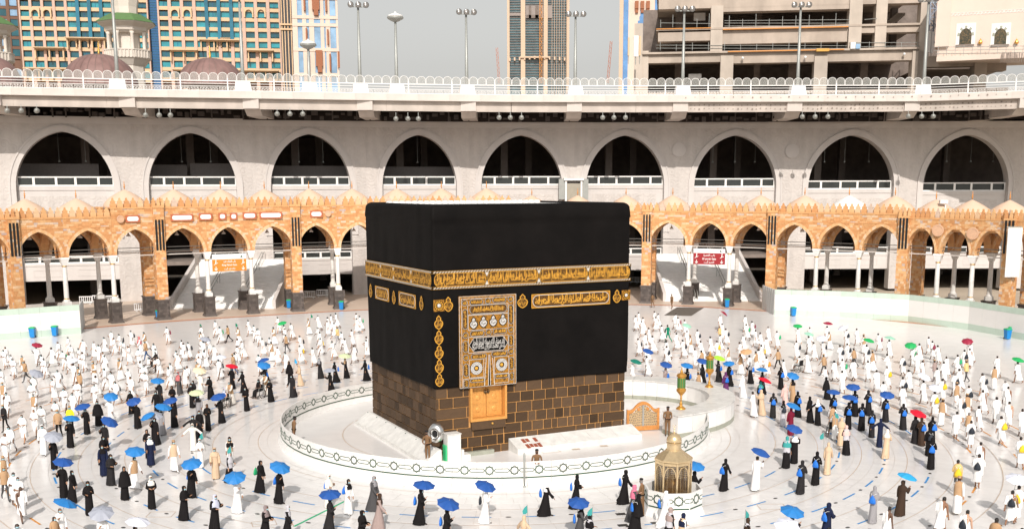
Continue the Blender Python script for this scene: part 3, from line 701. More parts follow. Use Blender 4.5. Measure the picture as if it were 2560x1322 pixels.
for i in range(nb):
    a = bx+(LA+.35-bx)*i/nb; b = bx+(LA+.35-bx)*(i+1)/nb
    mb = MB(); bench(mb, a+.005, b-.005); o = mb.obj('marble_bench', M['gmarble'], kaaba); o.matrix_local = FD
redst = mat('red_brown_inlay', (.30, .085, .05), .4, .4, 0, .2, 8)
for i in range(4):
    for j in range(2):
        a = bx+.62+i*.24; yy = (-.80, -.28)[j]+(.0 if i != 1 else .03)
        if j == 1 and i == 2: continue
        zs = .30+.38*(yy+.98)/(.98+INS); mb = MB(); k = .36/(.98+INS)
        hy = .19 if i in (0, 3) else .15
        mb.hexa([(a, yy-hy, zs-hy*k-.01), (a+.2, yy-hy, zs-hy*k-.01), (a+.2, yy+hy, zs+hy*k-.01), (a, yy+hy, zs+hy*k-.01), (a, yy-hy, zs-hy*k+.012), (a+.2, yy-hy, zs-hy*k+.012), (a+.2, yy+hy, zs+hy*k+.012), (a, yy+hy, zs+hy*k+.012)])
        o = mb.obj('red_stone', redst, kaaba); o.matrix_local = FD
# --- black stone in its silver frame on the near corner
cd_ = (-ka-kb).normalized(); rot = Matrix((Vector((-cd_.y, cd_.x, 0)), -cd_, Vector((0, 0, 1)))).transposed().to_4x4()
Mc = Matrix.Translation(K0+(ka+kb)*.12) @ rot
zb_ = 1.42
bs = MB(); rings = []
for r, y in ((.44, .10), (.44, -.06), (.37, -.20), (.25, -.26), (.17, -.24), (.15, -.14)): rings.append([(r*math.cos(2*PI*i/22), y, zb_+r*1.25*math.sin(2*PI*i/22)) for i in range(22)])
bs.loft(rings); o = bs.obj('silver_frame_ring', M['silvermetal'], kaaba, smooth=True); o.matrix_local = Mc
bk = MB(); bk.poly([(.155*math.cos(2*PI*i/22), -.15, zb_+.2*math.sin(2*PI*i/22)) for i in range(22)]); o4 = bk.obj('black_stone', M['black'], o)
ft = MB(); ft.hexa([(-.22, -.12, .74), (.22, -.12, .74), (.22, .2, .74), (-.22, .2, .74), (-.26, -.16, .95), (.26, -.16, .95), (.26, .2, .95), (-.26, .2, .95)]); o = ft.obj('stone_bracket', M['basalt'], kaaba); o.matrix_local = Mc
# marble guard stand by the corner
p = G(1131, 1149); gs = thing('guard_stand', 'white marble guard stand beside the black stone corner', 'stand', (p.x, p.y, 0), KY)
s1 = MB(); s1.b2(-.38, .38, -.28, .28, 0, 1.42); s1.b2(-.41, .41, -.31, .31, 1.42, 1.46); s1.obj('marble_block', M['gmarble'], gs)
s2 = MB(); s2.b2(-.46, -.385, -.2, .2, .0, .85); s2.obj('green_light_strip', mat('green_panel', (.05, .5, .2), .4), gs)
s3 = MB(); s3.b2(.40, .92, -.30, .25, 0, .28); s3.b2(.40, .55, -.30, .25, .28, .56); s3.obj('marble_step', M['gmarble'], gs)
# ================================================================== HATIM WALL
ORI = ka*LA/2
HT_ = 1.31
def hat(th, rn, rt, z, cn=2.25):
    return ORI+ka*(cn+rn*math.sin(th))+kb*(-rt*math.cos(th))+Vector((0, 0, z))
hatim = thing('hatim_wall', 'low curved white marble wall with broad flat top right of the Kaaba', 'wall')
N = 22; ths = [PI*i/N for i in range(N+1)]
ON, OT, IN_, IT = 7.75, 6.9, 6.25, 5.4
for t0, t1 in zip(ths, ths[1:]):
    g = .002; t0 += g; t1 -= g
    def seg(z0, z1, e, me, name, e2=None):
        e2 = e if e2 is None else e2
        mb = MB(); P = []
        for z in (z0, z1):
            P += [hat(t0, ON+e, OT+e, z), hat(t1, ON+e, OT+e, z), hat(t1, IN_-e2, IT-e2, z), hat(t0, IN_-e2, IT-e2, z)]
        mb.hexa(P); mb.obj(name, me, hatim)
    seg(.26, HT_-.09, 0, M['wmarble'], 'wall_stone'); seg(0, .26, .02, M['greyband'], 'base_stone')
    seg(HT_-.075, HT_, .05, M['gmarble'], 'coping_stone')
    mb = MB(); P = []
    for z in (HT_-.09, HT_-.075): P += [hat(t0, ON-.03, OT-.03, z), hat(t1, ON-.03, OT-.03, z), hat(t1, IN_+.03, IT+.03, z), hat(t0, IN_+.03, IT+.03, z)]
    mb.hexa(P); mb.obj('shadow_joint', M['black'], hatim)
# lanterns standing on the coping
def lantern(p, h, label):
    t = thing('lantern', label, 'lantern', p, .3); k = h/2.5; t.scale = (.86, .86, 1)
    b = MB(); b.lathe([(.33*k, 0), (.33*k, .06*k), (.24*k, .12*k), (.12*k, .2*k), (.09*k, .26*k), (.13*k, .32*k), (.06*k, .40*k), (.05*k, .62*k), (.09*k, .66*k), (.05*k, .70*k), (.06*k, .78*k), (.10*k, .84*k)], 16); b.obj('pedestal', M['lantgold'], t, smooth=True)
    c = MB(); c.lathe([(.10*k, .84*k), (.31*k, 1.06*k), (.33*k, 1.12*k), (.33*k, 1.2*k), (.27*k, 1.22*k), (.27*k, 1.92*k), (.34*k, 1.95*k), (.34*k, 2.02*k), (.26*k, 2.10*k), (.10*k, 2.16*k), (.09*k, 2.26*k), (.05*k, 2.32*k), (.03*k, 2.42*k), (.0, 2.55*k)], 12, ph=PI/12); c.obj('body', M['lantgold'], t)
    for i in range(12):
        a = i*PI/6; g_ = MB(); R = .272*k; P = rrect(-.055*k, .055*k, 1.27*k, 1.87*k, .055*k, 3)
        g_.prism(P, -R-.006, -R+.004); g_.obj('green_pane', M['greenglass'], t, rz=a)
p = G(1702, 1022, HT_); lantern(p, 2.5, 'gold lantern with green panes on the wall coping nearer the camera')
p = G(1773, 967, HT_); lantern(p, 2.42, 'gold lantern with green panes on the wall coping farther back')
# ornate gate between the Kaaba corner and the hatim wall
A = K2+(-kb)*.25+ka*.3; B = hat(0, ON, OT, 0); A, B = G(1566, 1079), G(1647, 1074)
o, rz, L = frame(A, B); gate = thing('ornate_gate', 'low arched wooden double gate with pierced lattice by the Kaaba corner', 'gate', o, rz)
def gtop(x):
    s = abs(x)/(L/2); return 1.35+.42*max(0, 1-(s/.62)**2) if s < .62 else 1.35-.06*math.sin((s-.62)/.38*PI)
xs = [-L/2+L*i/28 for i in range(29)]
mb = MB()
for x0, x1 in zip(xs, xs[1:]): mb.hexa([(x0, -.06, gtop(x0)-.2), (x1, -.06, gtop(x1)-.2), (x1, .06, gtop(x1)-.2), (x0, .06, gtop(x0)-.2), (x0, -.06, gtop(x0)), (x1, -.06, gtop(x1)), (x1, .06, gtop(x1)), (x0, .06, gtop(x0))])
mb.obj('arched_rail', M['wood'], gate)
mb = MB(); mb.b2(-L/2, L/2, -.06, .06, .05, .3); mb.obj('bottom_rail', M['wood'], gate)
for x in (-L/2, L/2-.14): mb = MB(); mb.b2(x, x+.14, -.055, .055, .3, 1.2); mb.obj('side_stile', M['wood'], gate)
mb = MB(); mb.b2(-.05, .05, -.05, .05, .3, gtop(0)-.2); mb.obj('centre_stile', mat('grey_metal_gate', (.42, .42, .40), .4, .5, .4), gate)
lat = mat('gate_lattice', (.50, .36, .20), .45, .4, .2, .3, 9)
for s_ in (-1, 1):
    a0, a1 = (-L/2+.14, -.05) if s_ < 0 else (.05, L/2-.14); mb = MB(); n = 7; 
    wv = (a1-a0)/n
    for i in range(n):
        xa = a0+i*wv; top = min(gtop(xa), gtop(xa+wv))-.2; rows = int((top-.3)/.14); hh = (top-.3)/rows
        for j in range(rows):
            z = .3+j*hh; r = .038
            cx, cz = xa+wv/2+(wv*.25 if j % 2 else -wv*.1), z+hh/2
            mb.quad((xa, -.012, z), (xa+wv, -.012, z), (xa+wv, -.012, z+hh), (xa, -.012, z+hh))
            mb.poly([(cx+r*math.cos(q*PI/3), -.016, cz+r*math.sin(q*PI/3)) for q in range(6)], 1)
    mb.obj('lattice_leaf', [lat, M['dark']], gate)
    cm = MB(); cm.lathe([(.0, 0), (.10, 0), (.09, .02), (.0, .03)], 14); cm.xform(Matrix.Translation((s_*.28, -.03, 1.32)) @ Matrix.Rotation(PI/2, 4, 'X')); cm.obj('boss', M['wood'], gate)
# ================================================================== MAQAM
mq = G(1690, 1297); mc = Vector((mq.x+.02, mq.y+1.18, 0))
fence = thing('maqam_fence', 'white octagonal marble fence with green stars round the golden kiosk', 'fence', mc, .06)
fr_ = 1.2; sw = 2*fr_*math.tan(PI/8)
fm = MB(); fm.b2(-sw/2+.01, sw/2-.01, 0, .07, .34, 1.14); fm = fm.mesh('fence_panel', M['whitepanel'])
fb = MB(); fb.hexa([(-sw/2-.05, -.12, 0), (sw/2+.05, -.12, 0), (sw/2, .1, 0), (-sw/2, .1, 0), (-sw/2, 0, .34), (sw/2, 0, .34), (sw/2, .07, .34), (-sw/2, .07, .34)]); fb = fb.mesh('fence_base', M['wmarble'])
fg = MB(); fg.b2(-sw/2+.03, sw/2-.03, -.012, 0, .42, .475); fg = fg.mesh('green_strip', M['dkgreen'])
s2 = star_motif()
for L_ in (link_motif(.235, sw/2-.02, 1), link_motif(-.235, -sw/2+.02, -1)): s2.add(L_.v, L_.f)
s2 = s2.mesh('star_motif', M['dkgreen'])
for i in range(8):
    aa = i*45+0; q = POL(aa, fr_); pn = mkobj('fence_panel', fm, fence, q, -math.radians(aa)+PI)
    mkobj('fence_base', fb, pn); mkobj('green_strip', fg, pn); mkobj('star_motif', s2, pn, (0, 0, .80))
maq = thing('maqam_kiosk', 'octagonal golden glazed kiosk with small dome standing before the Kaaba', 'kiosk', mc, .06+PI/8)
R8 = .73; KG = glass('kiosk_glass', (.10, .06, .03), .06, .6, .42)
def octo(r, z, ph=22.5): return [(r/math.cos(PI/8)*math.sin(math.radians(ph+45*i)), r/math.cos(PI/8)*math.cos(math.radians(ph+45*i)), z) for i in range(8)][::-1]
mb = MB(); mb.loft([octo(R8+.08, 0), octo(R8+.08, .66), octo(R8+.02, .76), octo(R8-.05, .78)], 0, False, True); mb.obj('base', M['brass'], maq)
for i in range(8):
    aa = 22.5+45*i; q = POL(aa, R8/math.cos(PI/8)-.01); mb = MB(); mb.lathe([(.05, .76), (.05, 2.36)], 8); mb.obj('corner_post', M['brass'], maq, loc=q)
    aa = 45*i; q = POL(aa, R8); s_ = R8*math.tan(PI/8)-.05
    pn = MB(); pn.b2(-s_, s_, 0, .015, .84, 2.34); pg_ = pn.obj('glass_pane', KG, maq, loc=q, rz=-math.radians(aa)+PI)
    gr = MB()
    for k in (1, 3):
        x = -s_+2*s_*k/4; gr.bar((x, -.01, .84), (x, -.01, 2.34), .010, .010, 0, (0, 1, 0))
    for k in range(6): z = 1.72+k*.085; gr.bar((-s_, -.012, z), (s_, -.012, z), .009, .009, 0, (0, 1, 0))
    P = [(s_*math.cos(PI*j/10), 1.75+.42*math.sin(PI*j/10)) for j in range(11)]
    for a_, b_ in zip(P, P[1:]): gr.bar((a_[0], -.02, a_[1]), (b_[0], -.02, b_[1]), .04, .02, 0, (0, 1, 0))
    gr.b2(-s_, s_, -.02, .0, 2.22, 2.36); gr.obj('lattice', M['brass'], maq, loc=q, rz=-math.radians(aa)+PI)
mb = MB(); mb.loft([octo(R8+.03, 2.34), octo(R8+.06, 2.38), octo(R8+.06, 2.44), octo(.36, 2.78), octo(.33, 2.80)], 0, True, True); mb.obj('roof', M['brass'], maq)
mb = MB(); mb.lathe([(.36, 2.78), (.36, 2.82), (.31, 2.84), (.31, 3.08), (.34, 3.10), (.34, 3.13)], 20); mb.obj('drum', M['brass'], maq, smooth=False)
mb = MB(); mb.lathe([(.31, 3.13), (.335, 3.22), (.31, 3.34), (.23, 3.46), (.11, 3.54), (.03, 3.58)], 20); dm = mb.obj('dome', M['brass'], maq, smooth=True)
mb = MB(); mb.lathe([(.02, 3.56), (.05, 3.62), (.02, 3.68), (.035, 3.74), (.01, 3.8)], 8); mb.tube([(.07*math.cos(t), 0, 3.87+.07*math.sin(t)) for t in [(-220+i*26)*PI/180 for i in range(11)]], .012, 6); mb.obj('finial', M['brass'], dm)
mb = MB(); mb.lathe([(.36, .78), (.36, 1.25), (.30, 1.45), (.16, 1.62), (.05, 1.68)], 16); mb.obj('inner_casing', M['lantgold'], maq, smooth=True)
# ================================================================== PORTICO (old ochre arcade)
def ang_u(u, z, Rf):
    lo, hi = -62.0, 62.0
    for _ in range(40):
        m = (lo+hi)/2
        if PROJ(POL(m, Rf(m), z))[0] < u: lo = m
        else: hi = m
    return lo
SUP = [(ang_u(u, 7.1, RP), k) for u, k in ((-190, 'c'), (-75, 'c'), (37, 'p'), (163, 'c'), (283, 'c'), (400, 'p'), (519, 'c'), (628, 'c'), (740, 'p'), (844, 'c'))]
a0, a1 = SUP[-1][0], ang_u(1617, 7.1, RP)
for i in range(1, 7): SUP.append((a0+(a1-a0)*i/7, 'p' if i in (2, 5) else 'c'))
SUP += [(ang_u(u, 7.1, RP), k) for u, k in ((1617, 'p'), (1722, 'c'), (1823, 'c'), (1930, 'p'), (2040, 'c'), (2146, 'c'), (2258, 'p'), (2343, 'c'), (2429, 'c'), (2522, 'p'), (2620, 'c'), (2720, 'c'))]
ZS, ZA, LBAY, TH = 7.17, 9.85, 4.8, .8
def archf(a, s, p):
    h = p-s; c = (h*h-a*a)/(2*a); r = a+c
    return lambda x: s+math.sqrt(max(0, r*r-(abs(x)+c)**2)) if abs(x) < a else s
def bricks(mb, O, X, Nn, w_, h, bw, bh, ok=None, proud=.02, jo=.012, tints=(0, 1)):
    O, X, Nn = Vector(O), Vector(X), Vector(Nn); Z = Vector((0, 0, 1)); r = 0; z = 0.0
    while z < h-.03:
        z1 = min(h, z+bh); x = -(bw*.5 if r % 2 else 0)-rnd.random()*bw*.3
        while x < w_:
            l = bw*rnd.choice((.6, .8, 1, 1.2, 1.5)); xa, xb = max(0, x), min(w_, x+l); x += l
            if xb-xa < .06: continue
            if ok and not ok(xa, xb, z, z1): continue
            t = rnd.random(); t = t*.82 if rnd.random() < .9 else .82+.18*rnd.random()
            p = proud*rnd.uniform(.5, 1.3); b = jo
            q = [O+X*xa_+Z*z_ for xa_, z_ in ((xa+b/2, z+b/2), (xb-b/2, z+b/2), (xb-b/2, z1-b/2), (xa+b/2, z1-b/2))]
            mb.add(q+[v+Nn*p for v in q], [(4, 5, 6, 7), (0, 1, 5, 4), (1, 2, 6, 5), (2, 3, 7, 6), (3, 0, 4, 7)], 0, t)
        z = z1; r += 1
def bay_mesh(top, seed, hw=2.02):
    af = archf(hw, ZS, ZA); H = LBAY/2; w_ = MB(); n = 16
    xs = [-H]+[-hw*math.cos(PI*i/n) for i in range(n+1)]+[H]
    zf = lambda x: ZS if abs(x) > hw-1e-6 else af(x)
    for x0, x1 in zip(xs, xs[1:]):
        t = rnd.random()*.8
        w_.quad((x0, 0, zf(x0)), (x1, 0, zf(x1)), (x1, 0, top), (x0, 0, top), 0, .15)
        w_.quad((x1, TH, zf(x1)), (x0, TH, zf(x0)), (x0, TH, top), (x1, TH, top), 0, rnd.random()*.6)
        w_.quad((x1, 0, zf(x1)), (x0, 0, zf(x0)), (x0, TH, zf(x0)), (x1, TH, zf(x1)), 0, t)
    w_.b2(-H, H, -.06, TH+.05, top, top+.16, 0, .45); w_.b2(-H, H, -.05, 0, top-1.0, top-.9, 0, .3)
    ring = .34
    def ok(xa, xb, z, z1):
        xa -= H; xb -= H; z += ZS; lo = z
        for x in (xa, (xa+xb)/2, xb):
            if abs(x) < hw+ring*.9 and lo < zf(min(hw-.01, max(-hw+.01, x)))+ring*.8 and abs(x) < hw+ring*.6: return False
        return True
    bricks(w_, (-H, 0, ZS), (1, 0, 0), (0, -1, 0), LBAY, top-ZS, .46, .225, ok)
    for i in range(n):     # voussoirs
        x0, x1 = -hw*math.cos(PI*i/n), -hw*math.cos(PI*(i+1)/n)
        for k in range(2):
            xa = x0+(x1-x0)*k/2; xb = x0+(x1-x0)*(k+1)/2
            def ex(x):
                z = af(max(-hw+.001, min(hw-.001, x))); d = Vector((x*.8, (z-ZS)+.6)); d.normalize(); return (x+d.x*ring, z+d.y*ring)
            a, b = ex(xa), ex(xb); za, zb = zf(xa), zf(xb)
            w_.hexa([(xa, -.035, za), (xb, -.035, zb), (xb, .1, zb), (xa, .1, za), (a[0], -.035, a[1]), (b[0], -.035, b[1]), (b[0], .1, b[1]), (a[0], .1, a[1])], 0, .55+.3*rnd.random())
    return w_.mesh('arch_stonework', M['orange'])
BAYS = {12.0: [bay_mesh(12.0, i) for i in range(4)], 11.1: [bay_mesh(11.1, i) for i in range(4)], 10.7: [bay_mesh(10.7, i) for i in range(2)]}
def topz(a): return 10.7 if a > SUP[-6][0]-.1 else (11.1 if a < ang_u(235, 7.1, RP)-.2 or a > 3 else 12.0)
# columns and piers
def col_meshes():
    s = MB(); s.b2(-.36, .36, -.36, .36, 2.2, 2.62); s.lathe([(.34, 2.62), (.34, 2.72), (.27, 2.82), (.25, 2.9), (.235, 4.6), (.215, 6.25), (.24, 6.33)], 14); sh = s.mesh('shaft', M['gmarble'], False)
    c = MB(); c.loft([[(x*r, y*r, z) for x, y in ((-1, -1), (1, -1), (1, 1), (-1, 1))] for r, z in ((.22, 6.33), (.27, 6.5), (.36, 6.85), (.42, 7.0), (.42, 7.17))], 0, True, True); cp = c.mesh('capital', M['wmarble'])
    r = MB()
    for z in (2.9, 6.25): r.lathe([(.262, z-.05), (.275, z), (.262, z+.05)], 14, cap0=False, cap1=False)
    rg = r.mesh('gold_ring', M['gold'], True)
    p = MB(); p.b2(-.54, .54, -.54, .54, .25, 2.05, 0, .2)
    for X, N_, O in (((1, 0, 0), (0, -1, 0), (-.54, -.54, .25)), ((0, 1, 0), (1, 0, 0), (.54, -.54, .25)), ((0, -1, 0), (-1, 0, 0), (-.54, .54, .25))): bricks(p, O, X, N_, 1.08, 1.8, .36, .3, None, .015, .02)
    p.hexa([(-.68, -.68, 0), (.68, -.68, 0), (.68, .68, 0), (-.68, .68, 0), (-.6, -.6, .27), (.6, -.6, .27), (.6, .6, .27), (-.6, .6, .27)], 0, .5); p.hexa([(-.56, -.56, 2.03), (.56, -.56, 2.03), (.56, .56, 2.03), (-.56, .56, 2.03), (-.63, -.63, 2.2), (.63, -.63, 2.2), (.63, .63, 2.2), (-.63, .63, 2.2)], 0, .7)
    return sh, cp, rg, p.mesh('plinth', M['plinth'])
SHM, CPM, RGM, PLM = col_meshes()
def pier_mesh(top):
    p = MB(); w_, f, b = .56, -.34, .86
    p.b2(-w_, w_, f, b, 2.2, top+.05, 0, .2)
    bricks(p, (-w_, f, 2.2), (1, 0, 0), (0, -1, 0), 2*w_, top-2.2, .40, .27); bricks(p, (w_, f, 2.2), (0, 1, 0), (1, 0, 0), b-f, top-2.2, .40, .27); bricks(p, (-w_, b, 2.2), (0, -1, 0), (-1, 0, 0), b-f, top-2.2, .40, .27)
    p.b2(-w_-.06, w_+.06, f-.06, b+.06, top+.05, top+.3, 0, .5)
    return p.mesh('pier_stonework', M['orange'])
PIM = {12.0: pier_mesh(12.0), 11.1: pier_mesh(11.1), 10.7: pier_mesh(10.7)}
s = MB()
for i in (-1, 0, 1): s.b2(-.10+i*.35, .10+i*.35, -.42, -.36, 0, 3.25)
SLOT = s.mesh('dark_slot', M['black'])
pp = MB(); pp.b2(-.62, .62, -.42, .94, .25, 2.05, 0, .2)
for X, N_, O, w_ in (((1, 0, 0), (0, -1, 0), (-.62, -.42, .25), 1.24), ((0, 1, 0), (1, 0, 0), (.62, -.42, .25), 1.36), ((0, -1, 0), (-1, 0, 0), (-.62, .94, .25), 1.36)): bricks(pp, O, X, N_, w_, 1.8, .36, .3, None, .015, .02)
pp.hexa([(-.78, -.56, 0), (.78, -.56, 0), (.78, 1.08, 0), (-.78, 1.08, 0), (-.68, -.48, .27), (.68, -.48, .27), (.68, 1.0, .27), (-.68, 1.0, .27)], 0, .5); pp.b2(-.70, .70, -.50, 1.02, 2.03, 2.2, 0, .7)
PPM = pp.mesh('pier_plinth', M['plinth'])
mo = [(-.25, 0), (.25, 0), (.25, .36), (.15, .46), (.23, .58), (.12, .70), (.05, .82), (.07, .90), (0, 1.0), (-.07, .90), (-.05, .82), (-.12, .70), (-.23, .58), (-.15, .46), (-.25, .36)]
MERL = []
for k in range(6):
    m_ = MB(); m_.prism(mo, 0, .2, 0, (.2, .42, .55, .65, .78, .93)[k]); MERL.append(m_.mesh('merlon', M['orange']))
d_ = MB(); d_.lathe([(2.3, 0), (2.28, .4), (2.08, .8), (1.7, 1.18), (1.15, 1.55), (.6, 1.86), (.22, 2.04), (.06, 2.12)], 24); DOME = d_.mesh('dome', M['peach'], True)
d_ = MB(); d_.lathe([(2.3, 0), (2.28, .4), (2.08, .8), (1.7, 1.18), (1.15, 1.55), (.6, 1.86), (.22, 2.04), (.06, 2.12)], 24); DOMEW = d_.mesh('dome', M['white'], True)
f_ = MB(); f_.lathe([(.06, 2.15), (.05, 2.3), (.10, 2.4), (.05, 2.5), (.08, 2.62), (.03, 2.72), (.04, 2.95), (.0, 3.0)], 8); FIN = f_.mesh('finial', M['wood'], True)
tb = MB(); tb.b2(-2.4, 2.4, .3, .42, -.05, .05); TIE = tb.mesh('tie_beam', M['deckwhite'])
tb = MB(); tb.b2(-2.4, 2.4, .33, .39, -.04, .04); TIED = tb.mesh('tie_rod', mat('dark_rod', (.10, .09, .08), .6))
cel = MB(); cel.b2(-2.4, 2.4, 0, 4.8, -.25, 0); CEIL = cel.mesh('vault_slab', M['orange'])
bl = MB(); bl.tube([(0, 0, .3), (0, 0, 1.6)], .02, 5); bl.lathe([(.26, 0), (.22, .1), (.10, .25), (.05, .4)], 10); BELL = bl.mesh('bell_lamp', M['gmarble'], True)
porticos = {}
def wing(a):
    k = 'left' if a < -3.5 else ('right' if a < SUP[-6][0]-.1 else 'far')
    if k not in porticos:
        porticos[k] = thing('arcade', {'left': 'old ochre stone arcade with peach domes and merlons left of the Kaaba', 'right': 'old ochre stone arcade with peach domes right of the Kaaba', 'far': 'turned end wing of ochre arcade with round medallions at far right'}[k], 'arcade')
    return porticos[k]
ROW = 4.8
for row in range(2):
    for (a, k) in SUP:
        t = wing(a); Pq = POL(a, RP(a)+row*ROW); rz = -math.radians(a)
        if k == 'p' and row < 2:
            pi_ = mkobj('pier', PIM[topz(a)], t, Pq, rz); mkobj('pier_plinth', PPM, pi_)
            if row == 0: mkobj('dark_slot', SLOT, pi_, (0, 0, 7.55))
        else:
            c_ = mkobj('column', SHM, t, Pq+Vector((math.sin(math.radians(a)), math.cos(math.radians(a)), 0))*.4, rz); mkobj('capital', CPM, c_); mkobj('plinth', PLM, c_)
            if row == 0: mkobj('gold_ring', RGM, c_)
    for (a, k), (b, k2) in zip(SUP, SUP[1:]):
        A, B = POL(a, RP(a)+row*ROW), POL(b, RP(b)+row*ROW); o, rz, L = frame(A, B); t = wing((a+b)/2); tz = topz((a+b)/2); sx = L/LBAY
        st_ = mkobj('arch_stonework', BAYS[tz][rnd.randrange(len(BAYS[tz]))], t, o, rz, (sx, 1, 1)); st_['kind'] = 'stuff'
        mkobj('tie_beam', TIE, t, o+Vector((0, 0, 7.05)), rz, (sx, 1, 1))
        for z in (7.50, 7.85) if row == 0 else (): mkobj('tie_rod', TIED, t, o+Vector((0, 0, z)), rz, (sx, 1, 1))
        if row < 1:
            o2 = o+Matrix.Rotation(rz, 3, 'Z') @ Vector((0, TH*.5, tz-1.0)); mkobj('vault_slab', CEIL, t, o2, rz, (sx*1.06, 1, 1))
            bl_ = mkobj('bell_lamp', BELL, t, o+Matrix.Rotation(rz, 3, 'Z') @ Vector((0, 2.4, 9.0)), rz)
            od = o+Matrix.Rotation(rz, 3, 'Z') @ Vector((0, 2.75, tz-.1)); white_d = row == 0 and 2085 < PROJ(od)[0] < 2130
            dm = mkobj('dome', DOMEW if white_d else DOME, t, od, rz); mkobj('finial', FIN, dm)
        if row == 0:
            n = 7
            for i in range(n):
                x = -L/2+L*(i+.5)/n; mkobj('merlon', MERL[rnd.choice((0, 1, 1, 2, 2, 3, 3, 4, 5))], t, o+Matrix.Rotation(rz, 3, 'Z') @ Vector((x, .05, tz+.16)), rz, (L/n/.56*.98, 1, 1))
    # radial arches joining the rows
    if row < 1:
        for (a, k) in SUP:
            A, B = POL(a, RP(a)+row*ROW+.4), POL(a, RP(a)+(row+1)*ROW+.4); o, rz, L = frame(A, B)
            q = mkobj('cross_arch', BAYS[10.7][0], wing(a), o+Vector((0, 0, -.02)), rz, (L/LBAY, .9, .995)); q['kind'] = 'stuff'
for (a, k) in SUP:      # small turret merlons over the piers
    if k == 'p':
        for x in (-.45, .05, .5):
            mkobj('turret_merlon', MERL[rnd.randrange(4)], wing(a), POL(a+math.degrees(x/RP(a)), RP(a)-.3, topz(a)+.3), -math.radians(a), (.7, 1, .8))
# plaques on the left frieze, medallions on the right wing
redf = mat('red_plaque_border', (.45, .13, .06), .7)
def on_front(u, v):
    Rr = 66
    for _ in range(6): p = CYL(u, v, Rr-.12); Rr = RP(ANG(p))
    return CYL(u, v, RP(ANG(p))-.22)
for u, v, wpx in ((332, 547, 26), (455, 544, 46), (514, 542, 25), (556, 541, 12), (584, 541, 11), (624, 539, 26), (677, 538, 48), (791, 535, 24)):
    p = on_front(u, v); wd = wpx*(p-CPOS).length/CF; mb = MB(); P = rrect(-wd/2, wd/2, -.24, .24, .2, 4); mb.prism(P, -.04, .05); a = ANG(p)
    pl = mb.obj('inscription_plaque', M['white'], wing(a), loc=p, rz=-math.radians(a)); mb = MB(); mb.b2(-wd/2-.15, wd/2+.15, -.015, .06, -.38, .38); mb.obj('plaque_border', redf, pl)
for u, v, r in ((2345, 576, .62), (2432, 584, .62), (301, 548, .4), (820, 534, .36)):
    p = on_front(u, v); a = ANG(p); mb = MB(); mb.lathe([(r, 0), (r, .08), (r*.8, .1), (r*.8, .06), (.0, .06)], 20); mb.xform(Matrix.Rotation(PI/2, 4, 'X')); mb.obj('round_medallion', mat('ochre_disc', (.58, .36, .23), .7), wing(a), loc=p, rz=-math.radians(a))
# ================================================================== GALLERY FACADE
def interp(T, x):
    if x <= T[0][0]: return T[0][1]
    for (x0, y0), (x1, y1) in zip(T, T[1:]):
        if x <= x1: return y0+(y1-y0)*(x-x0)/(x1-x0)
    return T[-1][1]
def at_depth(u, d, v=469):
    r = ray(u, v); return CPOS+r*(d/r.y)
GD = [(-400, 127), (162, 135), (482, 139), (777, 143), (1049, 147), (1304, 148.5), (1562, 149.5), (1837, 150), (2127, 150.5), (2413, 151), (2900, 150)]
DD = [(-400, 121), (0, 126), (320, 129.5), (640, 132.5), (960, 136), (1280, 139), (1600, 140), (2280, 140), (2560, 135), (2900, 129)]
DZT = [(1562, 0), (1837, -.35), (2127, -.7), (2413, -1.0)]
def gpath(u, z=0.0, back=0.0): p = at_depth(u, interp(GD, u)+back); return Vector((p.x, p.y, z))
def dpath(u, z=0.0, back=0.0): p = at_depth(u, interp(DD, u)+back); return Vector((p.x, p.y, z))
def along(Fp, u, v, back=0.0):       # point of the path surface seen at pixel (u, v)
    p = Fp(u, 0, back); r = ray(u, v); return CPOS+r*((p.y-CPOS.y)/r.y)
def heading(Fp, u): a, b = Fp(u-20), Fp(u+20); return math.atan2(b.y-a.y, b.x-a.x)
ARC = [(-610, -370), (-290, -50), (40, 285), (372, 592), (677, 877), (956, 1142), (1203, 1405), (1465, 1660), (1735, 1940), (2020, 2234), (2307, 2520), (2590, 2800), (2880, 3090)]
GBD = [-660]+[(p[1]+q[0])/2 for p, q in zip(ARC, ARC[1:])]+[3130]
ZC, GS, GAP, HW = 22.45, 14.2, 21.0, 5.3
STAIR = (3, 8)
gal = thing('gallery_building', 'tall carved grey stone gallery with a row of great pointed arches', 'building')
